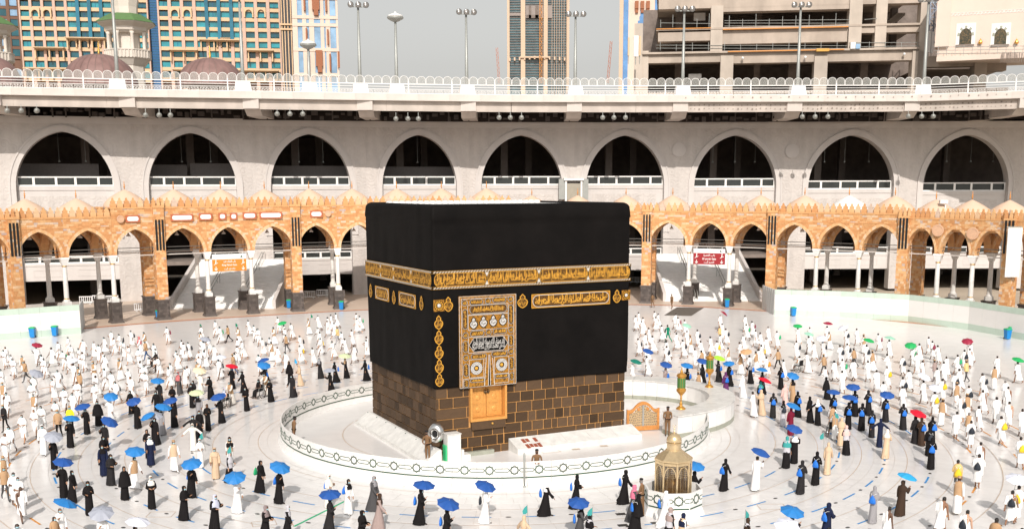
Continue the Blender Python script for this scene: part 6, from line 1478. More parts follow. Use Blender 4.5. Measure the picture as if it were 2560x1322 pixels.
def cap_mesh(J, beret=False):
    h = J['head']; mb = MB(); rows = [ringpts(0, h.y-.005, h.z+.04, .088, .104, 18), ringpts(0, h.y-.005, h.z+.085, .092 if not beret else .105, .106, 18), ringpts(0, h.y-.005, h.z+.115, .07, .085, 18), ringpts(0, h.y-.005, h.z+.125, .02, .02, 18)]
    mb.loft(rows, 0, False, True)
    if not beret: mb.loft([[(x, h.y+.085, h.z+.045) for x in (-.07, 0, .07)], [(x, h.y+.165-abs(x)*.5, h.z+.035) for x in (-.07, 0, .07)]], closed=False)
    return mb
def vest_mesh(J):
    ch, pe = J['chest'], J['pel']; zt = ch.z+.12; mb = MB()
    mb.loft([ringpts(0, cy, z, rx, ry, 24) for z, rx, ry, cy in ((zt+.05, .085, .08, ch.y), (zt+.02, .155, .105, ch.y), (zt-.03, .20, .14, ch.y), (zt-.15, .205, .160, ch.y), (pe.z+.15, .20, .160, ch.y*.5), (pe.z-.06, .215, .175, 0))]); return mb
def belt_mesh(J):
    pe = J['pel']; mb = MB(); mb.loft([ringpts(0, .01, z, .175, .135, 22) for z in (pe.z+.07, pe.z+.12)]); return mb
KINDS = {}
def hairless(c, J): return 0
def reg_sk(c, J): return 5 if c.z < .07 else 0
def reg_leg(c, J):           # legs take the colour of the gown that covers them
    if c.z < .06: return 5
    if c.z < J['pel'].z+.02 and abs(c.x) < .2 and min((c-J['wr1']).length, (c-J['wr-1']).length) > .2: return 2
    return 0
def reg_tr(c, J):            # shirt 1, trousers 2
    h = J['head']
    if c.z < .085: return 5
    if c.z < J['pel'].z+.06 and abs(c.x) < .19: return 2
    if (c-h).length < .20 or c.z > h.z-.14: return 0
    for s in (-1, 1):
        w = J['wr%d' % s]
        if (c-w).length < .17 and (c-J['el%d' % s]).length > .19: return 0
    return 1
def kind(name, pose, build, reg=reg_sk, hair=True):
    pose = dict(pose); pose['hair'] = hair; mb, J = body_mesh(pose, reg); me = mb.mesh('person', [SK[0], C['white'], C['white'], EYE, HAIR, SHOE], True)
    parts = [(n, m.mesh(n, [C['white']], True)) for n, m in build(J)]
    KINDS[name] = (me, parts, J)
P0 = [dict(stride=.42, L='swingf', R='swingb'), dict(stride=-.38, L='hang', R='phone'), dict(stride=.30, L='fold', R='swingf'), dict(stride=-.46, L='swingb', R='swingf'), dict(stride=.22, L='fold', R='fold'), dict(stride=-.28, L='phone', R='hang')]
for i, ps in enumerate(P0):
    def bl(J, i=i):
        u_, l_ = ihram(J, i*1.1+.4, i in (0, 3, 5)); return [('shoulder_wrap', u_), ('waist_wrap', l_), ('face_mask', mask_mesh(J))]
    kind('m%d' % i, dict(ps, lean=.03+.02*(i % 3)), bl)
PW_ = [dict(stride=.25, L='fold', R='fold'), dict(stride=-.28, L='hang', R='swingf'), dict(stride=.2, L='phone', R='fold'), dict(stride=-.2, L='out', R='out'), dict(stride=.24, L='hang', R='umb')]
for i, ps in enumerate(PW_):
    def bw_(J, i=i): return [('robe', robe(J, 0, .03, .225, 0, 8, .08, seed=i*1.3)), ('headscarf', hijab(J, .0 if i != 2 else .12, i)), ('face_mask', mask_mesh(J, .004))]
    kind('w%d' % i, dict(ps, lean=.03), bw_, reg_leg, hair=False)
kind('wk', dict(stride=.2, L='hang', R='hang', lean=.05), lambda J: [('robe', robe(J, 0, .03, .25, 0, 8, .08)), ('headscarf', hijab(J, .52, 2)), ('face_mask', mask_mesh(J, .004))], reg_leg, hair=False)
for i, ps in enumerate((dict(stride=.35, L='swingf', R='swingb'), dict(stride=-.2, L='fold', R='hang'))):
    kind('v%d' % i, ps, lambda J: [('robe', robe(J, 0, .14, .21, 0, 6, .03, sleeves=True, slr=(.066, .05))), ('vest', vest_mesh(J)), ('cap', cap_mesh(J)), ('face_mask', mask_mesh(J))], reg_leg)
    kind('t%d' % i, ps, lambda J: [('vest', vest_mesh(J)), ('cap', cap_mesh(J)), ('face_mask', mask_mesh(J))], reg_tr)
    kind('s%d' % i, ps, lambda J: [('face_mask', mask_mesh(J))], reg_tr)
    kind('g%d' % i, dict(ps, L='fold' if i else 'hang', R='fold' if i else 'swingb', stride=.04 if i else .3), lambda J: [('beret', cap_mesh(J, True)), ('belt', belt_mesh(J)), ('face_mask', mask_mesh(J))], reg_tr)
kind('th', dict(stride=.3, L='swingf', R='hang'), lambda J: [('robe', robe(J, 0, .10, .22, 0, 6, .035, slr=(.066, .055))), ('headscarf', hijab(J, .15, 1)), ('face_mask', mask_mesh(J, .004))], reg_leg, hair=False)
kind('tu', dict(stride=.25, L='hang', R='umb'), lambda J: [('robe', robe(J, 0, .10, .22, 0, 6, .035, slr=(.066, .055))), ('face_mask', mask_mesh(J))], reg_leg)
kind('wl', dict(stride=.25, L='fold', R='hang'), lambda J: [('vest', vest_mesh(J)), ('skirt', robe(J, 0, .03, .24, 0, 8, .05, sleeves=False)), ('headscarf', hijab(J, .1, 3)), ('face_mask', mask_mesh(J, .004))], reg_tr, hair=False)
kind('pu', dict(stride=.4, L='push', R='push', lean=.10), lambda J: [('robe', robe(J, 0, .12, .21, 0, 6, .035, slr=(.066, .055))), ('vest', vest_mesh(J)), ('face_mask', mask_mesh(J))])
kind('mu', dict(stride=.3, L='hang', R='umb', lean=.04), lambda J: [('shoulder_wrap', ihram(J, 2.2, False)[0]), ('waist_wrap', ihram(J, 2.2, False)[1]), ('face_mask', mask_mesh(J))])
def seated(J):
    mb = MB(); ch, pe = J['chest'], J['pel']; zt = ch.z+.12
    mb.loft([ringpts(0, cy, z, rx, ry, 20, .02) for z, rx, ry, cy in ((zt+.05, .08, .08, ch.y), (zt, .19, .12, ch.y), (zt-.15, .21, .15, ch.y), (pe.z+.1, .20, .17, .02), (pe.z-.08, .21, .2, .05))])
    mb.loft([ringpts(0, y, z, rx, rz_, 20, .02) for y, z, rx, rz_ in ((.05, pe.z+.06, .21, .16), (.25, pe.z+.03, .22, .2), (.44, pe.z-.02, .21, .16), (.52, .45, .2, .1), (.54, .22, .2, .12))]); return mb
kind('sit', dict(sit=True, L='fold', R='fold', lean=-.02), lambda J: [('robe', seated(J)), ('face_mask', mask_mesh(J))])
kind('sitw', dict(sit=True, L='fold', R='fold', lean=-.02), lambda J: [('robe', seated(J)), ('headscarf', hijab(J, .05, 0)), ('face_mask', mask_mesh(J, .004))], hair=False)
def setm(o, idx, m_):
    o.material_slots[idx].link = 'OBJECT'; o.material_slots[idx].material = m_
class Far_:          # a far figure that is only part of the joined crowd
    def __init__(s, loc): s.location = Vector(loc); s.children = []
ACC = dict(v=[], f=[], m=[], mats=[]); _mc = {}
def acc_mesh(me, mats, Mx):
    if me.name not in _mc: _mc[me.name] = ([v.co.copy() for v in me.vertices], [tuple(p.vertices) for p in me.polygons], [p.material_index for p in me.polygons])
    vs, fs, ms = _mc[me.name]; o = len(ACC['v']); ACC['v'] += [tuple(Mx @ v) for v in vs]; ACC['f'] += [tuple(i+o for i in f) for f in fs]; ids = []
    for m in mats:
        if m not in ACC['mats']: ACC['mats'].append(m)
        ids.append(ACC['mats'].index(m))
    ACC['m'] += [ids[i] for i in ms]
def person(kd, x, y, heading_, cols, h=1.0, skin=None, mask=True, lift=0.0, far=False):
    me, parts, J = KINDS[kd]; sl = [SK[skin if skin is not None else rnd.choice((0, 1, 1, 1, 2, 2, 3))], C[cols.get('shirt', 'white')], C[cols.get('trousers', 'white')], EYE, HAIRG if rnd.random() < .08 else HAIR, SHOEB if 'shoe' in cols else SHOE]
    gx = rnd.uniform(.80, .99)
    if far: Mx = Matrix.Translation((x, y, lift)) @ Matrix.Rotation(heading_-PI/2, 4, 'Z') @ Matrix.Diagonal((h*gx, h*gx, h, 1)); acc_mesh(me, sl, Mx); o = Far_((x, y, lift))
    else:
        o = mkobj('person', me, None, (x, y, lift), heading_-PI/2, (h*gx, h*gx, h))
        for i, m in enumerate(sl):
            if m is not me.materials[i]: setm(o, i, m)
    for n, m in parts:
        if n == 'face_mask' and not mask: continue
        if n in ('vest', 'cap') and cols.get(n) is None: continue
        mt = MASK if n == 'face_mask' else C[cols.get(n, cols.get('robe', 'white'))]
        if far: acc_mesh(m, [mt], Mx); continue
        p = mkobj(n, m, o); p.material_slots[0].link = 'OBJECT'; p.material_slots[0].material = mt
    return o
# ------------------------------------------------------------------ where everybody stands (head tops read off enlarged cuts of the photograph)
CUT = dict(LA=(0, 780, 4.721), LB=(460, 780, 4.721), LC=(0, 1040, 4.6875), LD=(460, 1040, 4.6875), LE=(920, 1040, 4.6875), LF=(1360, 1040, 4.6875), LG=(1820, 1040, 4.687), LH=(2180, 1040, 4.687), RA=(1560, 760, 4.4056), RB=(1880, 760, 4.4056), RC=(2200, 760, 4.4056))
CROWD = dict(
LA="""m 75 400;m 45 435;m 135 490;m 150 535;V 260 500;T 290 565;m 430 400;u 435 385 maroon;m 495 490;m 525 535;m 610 400;m 685 335;m 805 280;m 845 378;mg 745 445;md 820 470;m 870 590;u 850 565 white;m 935 415;m 980 460;md 975 310;m 1110 330;m 1165 370;m 1230 280;m 1315 212;m 1345 288;md 1415 248;m 1460 335;md 1550 205;V 1705 225;K 1645 285;T/tan/jean 1715 330;m 1520 390;m 1640 418;m 1820 355;m 1835 415;mr 1975 165;m 2145 315;md 2170 350;m 2085 440;m 2095 470;m 1215 455;m 1235 490;V 1410 540;V 1105 575;m 15 660;m 1870 515;m 1665 565;m 1705 610;m 1515 655;m 2010 585;m 1995 630;m 2210 620;m 1235 645;V 930 630;T/tan/black 935 700;md 685 668;m 395 735;u 430 755 grey;mo 370 825;m 625 770;m 1140 735;m 1315 690;m 1115 835;md 1365 800;m 1545 745;m 1715 695;K/dgrey/keff 2105 700;m 915 805;m 755 885;m 855 935;V 30 820;m 70 930;V 395 950;m 655 1035;w 1535 920;w 1880 820;u 1860 800 blue;w 1840 925;w 2030 865;w 2255 840;w/white/white 1290 1010;u 1310 985 blue;w 1605 1070;u 1575 1043 navy;w 1005 1130;u 970 1120 navy;wkb 1145 1040;m 485 1090;m 400 1135;T/tan/black 675 1145;T/yellow/black 820 1100;T/black2/black 40 1085;md 260 1195;w 2040 1060;u 2005 1050 navy;w/grey/black 1895 1130;u 1930 1120 blue;w 1805 1230;u 1820 1235 grey""",
LB="""m 370 88;mg 425 160;m 208 155;f 180 180 green;V 200 225;m 300 282;T/tan/black 517 150;V 640 170;f 603 150 green;m 768 85;md 830 145;m 880 182;m 632 295;m 695 330;m 630 388;m 600 470;T/tan/jean 580 490;m 1115 50;m 1185 140;u 1158 125 green;V 1060 168;m 1195 180;T/tan/dgrey 1205 255;m 1270 122;m 1015 290;V 1035 340;md 930 295;V 1470 70;f 1485 45 green;m 1590 30;m 1705 52;m 1697 88;m 1740 20;m 1798 0;m 1775 110;T/pyel/grey 1810 165;m 1590 170;m 1605 220;my 1610 292;m 1865 222;m 1905 300;m 1985 198;m 2040 5;m 2043 58;mg 2085 35;m 2160 280;m 2160 310;md 1375 268;my 1375 378;m 1105 392;m 1525 408;m 1760 332;md 2005 375;m 1200 455;m 235 330;u 250 345 grey;m 355 375;m 250 440;m 205 448;m 430 480;m 180 510;Vo 155 575;w/white2/white2 185 700;u 185 700 cream;md 415 545;u 425 545 white;m 35 625;md 5 350;m 885 490;w 560 650;u 565 635 red;w 960 590;u 935 562 navy;wb 945 650;u 945 618 blue;w 690 695;wk 1245 580;w/beige/beige 1360 620;f 1290 575 blue;w 1275 735;w 1010 790;w 725 880;w 425 1010;u 405 993 navy;w 110 805;w/grey/black 165 970;u 140 945 multi;w 300 755;w 270 1080;w 175 1155;w 105 1215;w/black2/grey 1600 535;wb 1780 585;w 1725 700;u 1715 690 grey;w/black/tan 1905 535;u 1900 510 multi;wb 2140 560""",
LC="""m 105 100;m 50 185;K/white/white 490 90;w 805 40;u 840 55 blue;w 1215 80;u 1280 62 navy;w 1795 5;u 1700 62 blue;w 1720 150;w/navy/white 1750 225;w 610 255;u 625 265 grey;w 1195 225;w/navy/black 1195 325;w 1285 440;wb 720 560;u 735 525 navy;w 830 630;w 1025 755;wk2 1445 580;V/tan 1560 455;u 1580 400 blue;V/beige 2025 270;w/black/white2 1760 690;w 2145 810;T/tan/dgrey 35 575;V 25 460;m 150 640;m 200 695;M 230 800;P 690 1060;u 755 1010 blue;T/tan/black 615 1160;m 185 1235;M 1190 1150;u 1190 1125 grey;w/black/black 1575 1275;u 1615 1220 white""",
LD="""w/white2/white2 95 80;w/white/white 180 255;f 250 375 teal;w/beige/beige 355 360;w/white/black/beige 530 235;w/black/lgrey/lgrey 525 415;f 568 410 teal;wb 75 575;u 85 560 blue;w/white/white 615 730;u 600 725 blue;wg 885 515;wb 1105 620;u 1120 615 blue;wb/white2/white2 1690 675;wb/white/black 1920 730;w 1700 950;u 1710 900 navy;w 2075 1095;w/dgrey/grey 2215 695;wt/black/lblue 350 910;w/black/stripe 945 1040;w/black/lgrey 1205 1035""",
LE="""wb 610 840;u 655 795 navy;w/taupe/dbrown 125 900;wb 915 1075;u 940 1010 navy;wd/white/white 1375 840;u 1375 815 navy;wb/black/white 2085 755;w/beige/beige 1820 1160;f 1880 1090 teal""",
LF="""wb 380 680;wb 950 625;w/dgrey/pink 1050 800;wkb 1090 905;wb/white/white 1420 870;w/black/taupe/lgrey 1470 1065;w/white/navy/beige 1620 1130;wb/dgrey/black 425 1040;u 405 995 navy;w/black/black/lgrey 525 1140;f 560 1140 teal;wb 2125 495;w 1755 640;u 1780 570 blue""",
LG="""P 340 460;u 385 415 navy;w/black/white 790 200;u 785 140 navy;w/black/teal/lgrey 695 235;wb 870 515;wb 1045 412;w/beige/beige 1180 305;f 1132 230 teal;w/black/palepink/lgrey 1395 105;w 745 1160;u 755 1100 blue;P 740 1300;u 690 1270 white;wb/navy/navy 1175 1010;wb/grey/grey 1720 815;m 1165 1285;w/black/dbrown/lgrey 220 1185;f 200 1150 teal""",
LH="""w/navy/navy 105 25;w/beige/white2 180 150;wd 680 125;wb 710 250;wb/dbrown/dbrown 590 15;w/dbrown/dbrown 360 750;u 420 700 bright;M 190 1045;M 830 935;Ty/pyel/dgrey 1015 500;V 1025 700;m 1285 295;md 1260 435;Md 1650 845;my 1755 235;my 1720 800;u 1700 720 white;Md 1110 1090;T/tan/dgrey 1455 1180;m 1745 1290;m 580 1310""",
RA="""m 168 80;m 135 118;m 215 135;m 203 178;md 345 72;m 382 92;m 355 128;m 575 95;mr 600 132;m 680 165;m 700 285;u 695 232 palegreen;S/green/green 487 220;md 442 220;m 282 252;m 242 310;m 320 335;md 168 368;m 255 418;m 260 560;u 265 510 navy;m 480 395;md 478 450;m 585 305;md 660 385;V 738 340;md 818 275;w/white/white 100 650;u 132 625 dgreen;wb/taupe/taupe 465 700;u 465 660 navy;m 962 345;m 858 395;m 790 478;V 860 500;w 870 660;u 870 620 navy;wb 1045 620;u 1055 590 lime;wb 705 705;u 695 668 blue;wb 880 690;V 825 740;wb 1165 665;u 1155 645 blue;wb/purple/purple 1125 745;m 1068 110;u 1098 165 maroon;m 1090 205;T/pyel/dgrey 1060 238;md 1130 258;m 1065 320;my 1035 395;V 1155 465;m 1343 118;mr 1420 178;mg 1360 212;m 1455 272;m 1515 305;m 1325 328;m 1290 410;V 1288 540;m 1390 555;u 1345 515 tan;V 1460 510;my 1525 440;m 1490 480;wb/black/grey 1395 635;wb 1530 745;u 1520 715 blue;w/white/white 1312 780;V/white 1430 955;w/beige/beige 1520 940;wb/black/teal 1510 850;u 1550 845 red;m 1580 360""",
RB="""m 188 240;mg 283 290;m 170 362;mo 172 572;T/tan/black 293 490;m 358 598;wb 322 690;m 512 250;u 505 238 green;m 645 245;m 635 345;u 632 325 palegreen;md 500 395;m 690 408;m 835 235;u 840 208 maroon;V 858 300;md 790 395;u 770 370 white;md 1048 270;u 1000 290 white;m 1165 262;md 1065 425;md 982 445;V 1240 330;md 1270 440;u 1288 395 green;mr 1405 315;m 1520 385;u 1520 435 palegreen;T/tan/dgrey 800 545;T/tan/dgrey 1130 475;m 1125 605;m 918 610;mg 1012 595;m 820 685;m 1000 725;m 1285 615;V 1335 505;m 1505 540;m 1382 718;my 1500 675;m 1455 845;wk 830 800;w/palepink/palepink 370 880;w/tan/black 455 820;u 455 782 blue;wb 905 990;u 895 958 navy;wb 1140 950;u 1118 905 navy;wb 1070 1080;u 1080 1020 navy;wb 1290 945;wb 1480 1020;u 1490 990 navy;wb 238 978;wb 510 960;wd/lgrey/black 350 1060;w/maroon/maroon 435 1140;u 455 1270 blue;w 645 1015;wb/black/white 730 1045;V 893 1105;wb 1220 1090;wb 1330 1165;w/beige/beige 990 1250;f 930 1270 teal""",
RC="""m 545 348;mr 585 392;m 650 447;m 442 422;mg 372 465;u 338 450 green;m 420 530;md 258 560;m 475 605;m 745 570;m 712 620;mg 865 545;T/taupe/grey 612 610;m 1008 420;u 965 450 maroon;m 1000 480;md 938 490;T/pyel/dgrey 962 615;m 640 690;m 890 700;md 840 750;my 695 805;V 855 860;md 990 890;V 970 985;m 328 715;md 262 790;m 258 890;m 490 830;u 490 790 white;my 615 950;u 620 915 white;V 690 1040;md 900 1000;md 1148 755;V 1268 680;m 1303 565;m 1530 625;u 1525 610 green;m 1390 835;m 1422 900;m 1145 930;m 1295 1015;m 1432 1065;m 1100 1105;m 850 1175;V 985 1180;md 1010 1270;my 1350 1220;m 1580 1145;wb 265 1095;w 400 1230;u 430 1200 red;wb 480 1240""")
UCOL = {n: mat('umbrella_'+n, c, .5, .3, 0, .06, 3) for n, c in dict(blue=(.025, .19, .50), navy=(.02, .085, .32), bright=(.03, .34, .64), maroon=(.30, .02, .05), red=(.60, .01, .03), green=(.02, .36, .10), dgreen=(.01, .18, .13), lime=(.36, .66, .05), palegreen=(.30, .55, .42), white=(.66, .68, .76), grey=(.34, .36, .42), cream=(.72, .62, .44), tan=(.58, .34, .18), multi=(.55, .62, .38)).items()}
UWORD = dict(blue='blue', navy='dark blue', bright='bright blue', maroon='dark red', red='red', green='green', dgreen='dark green', lime='lime green', palegreen='pale green', white='white', grey='grey', cream='cream', tan='tan', multi='many coloured')
# umbrella meshes: canopy of eight panels, ribs, shaft, handle
def umb_meshes(R=.47, hgt=.17):
    cn = MB(); n = 8; rows = []
    for t in (0, .35, .7, 1.0):
        row = []
        for j in range(16):
            a = 2*PI*j/16; mid = j % 2; r = max(.01, R*t*(1 if not mid else .925-.035*t)); row.append((r*math.cos(a), r*math.sin(a), hgt*(1-t**1.7)-(0 if not mid else .012*t)))
        rows.append(row)
    cn.loft(rows, 0, True); me = cn.mesh('umbrella', [UCOL['blue']], False)
    rb = MB()
    for j in range(8):
        a = 2*PI*j/8; rb.bar((.02, 0, hgt-.03) if j == 0 else (.02*math.cos(a), .02*math.sin(a), hgt-.03), (R*.98*math.cos(a), R*.98*math.sin(a), -.006), .008)
    rbm = rb.mesh('ribs', M['steel']); sh = MB(); sh.tube([(0, 0, hgt+.05), (0, 0, -.58)], .009, 6); shm = sh.mesh('shaft', M['steel'])
    hd = MB(); hd.tube([(0, 0, -.58), (0, 0, -.70), (.02, 0, -.735), (.05, 0, -.73)], .014, 6); return me, rbm, shm, hd.mesh('handle', M['black'])
UM = umb_meshes()
bgm = MB(); bgm.loft([ringpts(0, 0, z, rx, ry, 14) for z, rx, ry in ((-.20, .08, .03), (-.19, .15, .055), (-.10, .165, .07), (.04, .13, .06), (.15, .06, .035), (.19, .02, .02), (.21, .04, .02))], 0, True, True); BGM = bgm.mesh('drawstring_bag', [C['navy']], True)
bgs = MB()
for s_ in (-1, 1): bgs.tube([(s_*.03, 0, .19), (s_*.10, .07, .26), (s_*.12, .20, .24), (s_*.14, .24, .08)], .008, 5)
BGS = bgs.mesh('cord', M['white'])
BCOL = dict(d=mat('bag_black', (.015, .02, .03), .6), b=mat('bag_blue', (.02, .16, .60), .55, .3, 0, .15, 12), y=mat('bag_yellow', (.72, .48, .02), .6), g=mat('bag_green', (.02, .36, .14), .6), r=mat('bag_maroon', (.22, .03, .06), .6), o=mat('bag_orange', (.68, .28, .03), .6)); BWORD = dict(d='black', b='blue', y='yellow', g='green', r='dark red', o='orange')
flm = MB(); fl_ = MB(); fl_.tube([(0, 0, -.1), (0, 0, .88)], .015, 6); FPM = fl_.mesh('flag_pole', M['steel'])
rows = [[(0, 0, .86), (0, .01, .58)], [(.07, .02, .81), (.06, .03, .52)], [(.14, -.01, .73), (.13, .0, .50)], [(.20, .01, .64), (.19, .02, .52)]]; flm.loft(rows, closed=False); FLG = flm.mesh('flag_cloth', [C['green']], True)
WORDN = ['first', 'second', 'third', 'fourth', 'fifth', 'sixth', 'seventh', 'eighth', 'ninth', 'tenth', 'eleventh', 'twelfth', 'thirteenth', 'fourteenth', 'fifteenth', 'sixteenth', 'seventeenth', 'eighteenth', 'nineteenth', 'twentieth']
CW = dict(white='white', white2='ivory', black='black', black2='black', dgrey='dark grey', navy='navy', beige='beige', tan='tan', grey='grey', lgrey='light grey', taupe='taupe', dbrown='dark brown', purple='purple', maroon='maroon', pink='pink', palepink='pale pink', teal='teal', yellow='yellow', pyel='pale yellow', green='green', keff='red checked', stripe='striped', lblue='lavender', jean='denim', brown='brown')
REG = []       # (object, look, category, group) for labels
def reg(o, look, cat, grp):
    u, v = PROJ(o.matrix_basis.translation); REG.append((o, look, cat, grp, u, v))
def tangent(x, y): return math.atan2(y, x)+PI/2
occupied = []
def free(x, y, r=.42):
    for _ in range(6):
        bad = [(a, b) for a, b in occupied if (a-x)**2+(b-y)**2 < r*r]
        if not bad: break
        a, b = bad[0]; d = math.hypot(x-a, y-b) or 1; x += (x-a)/d*.16+.02; y += (y-b)/d*.16+.03
    occupied.append((x, y)); return x, y
def add_bag(o, code, hd, h):
    f = Vector((math.cos(hd), math.sin(hd), 0)); side = Vector((-f.y, f.x, 0)); p = Vector(o.location)-f*.25*h+side*rnd.uniform(-.06, .06)+Vector((0, 0, 1.14*h))
    b = mkobj('drawstring_bag', BGM, None, p, hd-PI/2, h); b.material_slots[0].link = 'OBJECT'; b.material_slots[0].material = BCOL[code]; mkobj('cord', BGS, b)
    reg(b, '%s drawstring bag on back' % BWORD[code], 'bag', 'bags carried by pilgrims')
ENT = [(cid, e.strip().split(' ')) for cid, txt in CROWD.items() for e in txt.replace('\n', '').split(';')]
def dep_(cid, f): a_, b_, c_ = CUT[cid]; return G(a_+float(f[1])/c_, b_+float(f[2])/c_, 1.65).y
DEP = sorted(dep_(c_, f) for c_, f in ENT if f[0] not in 'uf'); FARY = DEP[282]       # the 300 nearest figures stand alone
WIDX = 0; last = None
for ei, (cid, f) in enumerate(ENT):
    if True:
        cx0_, cy0_, csc = CUT[cid]; code = f[0]; u = cx0_+float(f[1])/csc; v = cy0_+float(f[2])/csc
        if code == 'u':
            lo, lhd, lh, lu = last; dep = lo.location.y; p = AY(u, v, dep); p.z = max(1.80*lh, min(2.2*lh, p.z-.06)); p.x = max(lo.location.x-.42, min(lo.location.x+.42, p.x))
            tilt = Vector((lo.location.x-p.x, rnd.uniform(-.10, .10), 2.0)); ub = mkobj('umbrella', UM[0], None, (p.x, dep+rnd.uniform(-.05, .1), p.z), 0, rnd.uniform(.92, 1.08))
            ub.rotation_euler = (rnd.uniform(.10, .55), -max(-.5, min(.5, (lo.location.x-p.x)*1.1))+rnd.uniform(-.12, .12), rnd.uniform(0, .8)); ub.material_slots[0].link = 'OBJECT'; ub.material_slots[0].material = UCOL[f[3]]
            mkobj('ribs', UM[1], ub); mkobj('shaft', UM[2], ub); mkobj('handle', UM[3], ub); reg(ub, '%s open umbrella' % UWORD[f[3]], 'umbrella', 'umbrellas held by pilgrims'); continue
        if code == 'f':
            lo, lhd, lh, lu = last; p = AY(u, v, lo.location.y-.05); z0 = max(1.0, min(1.75, p.z-.68)); fo = mkobj('flag', FPM, None, (p.x, lo.location.y-.05, z0), rnd.uniform(-.6, .6)+(PI if rnd.random() < .3 else 0), 1.0); fo.rotation_euler.y = rnd.uniform(-.15, .15)
            c_ = mkobj('flag_cloth', FLG, fo); c_.material_slots[0].link = 'OBJECT'; c_.material_slots[0].material = {'green': C['green'], 'teal': C['teal'], 'blue': UCOL['bright']}[f[3]]
            reg(fo, '%s guide flag on a short pole' % {'green': 'green', 'teal': 'turquoise', 'blue': 'light blue'}[f[3]], 'flag', 'guide flags'); continue
        tp = code.split('/'); k0 = tp[0][0]; bag = None; args = tp[1:]
        H = 1.67 if k0 in 'mMVTSPK' else 1.58
        H *= rnd.uniform(.97, 1.03); p = G(u, v, H); x, y = free(p.x, p.y); far = dep_(cid, f) > FARY; hasu = ei+1 < len(ENT) and ENT[ei+1][1][0] == 'u'; hd = tangent(x, y)+rnd.gauss(0, .22); h = H/1.735
        rest_ = tp[0][1:]
        if k0 in 'mM':
            kd = 'm%d' % rnd.choice((0, 1, 1, 2, 2, 3, 4, 4, 5)) if k0 == 'm' else 'm%d' % rnd.choice((3, 5))
            if hasu: kd = 'mu'
            o = person(kd, x, y, hd, dict(robe='white', shoulder_wrap='white', waist_wrap='white'), h, mask=rnd.random() < .7, far=far); bag = rest_[:1]
            look = ('bare-shouldered ' if kd in ('m0', 'm3', 'm5') else '')+'man in white wraps'; cat_ = 'person'
        elif k0 == 'w':
            robe_ = args[0] if args else ('black' if rnd.random() < .8 else 'black2'); scarf = args[1] if len(args) > 1 else robe_; vest = args[2] if len(args) > 2 else None
            WIDX += 1; kd = 'wk' if rest_[:1] == 'k' else ('w4' if hasu else 'w%d' % (0, 1, 2, 1, 0, 2, 1, 3, 0, 1, 2)[WIDX % 11]); bag = rest_.replace('k', '').replace('2', '').replace('t', '')[:1]
            o = person('wl' if vest else kd, x, y, hd, dict(robe=robe_, skirt=robe_, headscarf=scarf, vest=vest, shirt=robe_ if robe_ != 'white' else 'white', trousers=robe_), h, mask=rnd.random() < .85, skin=rnd.choice((0, 0, 3, 1)), far=far)
            look = ('woman in %s robe' % CW[robe_])+((' and %s scarf' % CW[scarf]) if scarf != robe_ else ' and scarf')
            if vest: look = 'woman in %s vest and %s scarf' % (CW[vest], CW[scarf])
            if kd == 'wk' and not vest: look = 'woman under a long black cape veil'
        elif k0 == 'V':
            vc = args[0] if args else 'tan'; o = person('v%d' % rnd.randrange(2), x, y, hd, dict(robe='white', vest=vc, cap='tan' if rnd.random() < .5 else None), h, far=far); bag = rest_[:1]; look = 'attendant in white gown, %s vest' % CW[vc]
        elif k0 == 'T':
            vc = args[0] if args else 'tan'; tr = args[1] if len(args) > 1 else 'dgrey'; o = person('t%d' % rnd.randrange(2), x, y, hd, dict(shirt=vc, trousers=tr, vest=vc, cap='tan' if rnd.random() < .6 else None, shoe=1), h, far=far); bag = rest_[:1]; look = 'attendant in %s vest and %s trousers' % (CW[vc], CW[tr])
        elif k0 == 'S': o = person('s0', x, y, hd, dict(shirt=args[0], trousers=args[1], shoe=1), h, far=far); look = 'man in green tunic and trousers'
        elif k0 == 'P': o = person('tu', x, y, hd, dict(robe='white'), h, far=far); look = 'man in long white gown holding an umbrella'
        else:
            rb_ = args[0] if args else 'white'; sc_ = args[1] if len(args) > 1 else 'keff'; o = person('th', x, y, hd, dict(robe=rb_, headscarf=sc_, trousers=rb_), h, far=far); look = 'man in %s gown and %s headcloth' % (CW[rb_], CW[sc_])
        if not far: reg(o, look, 'person', 'pilgrims walking round the Kaaba')
        last = (o, hd, h, u)
        if bag and bag in BCOL: add_bag(o, bag, hd, h)
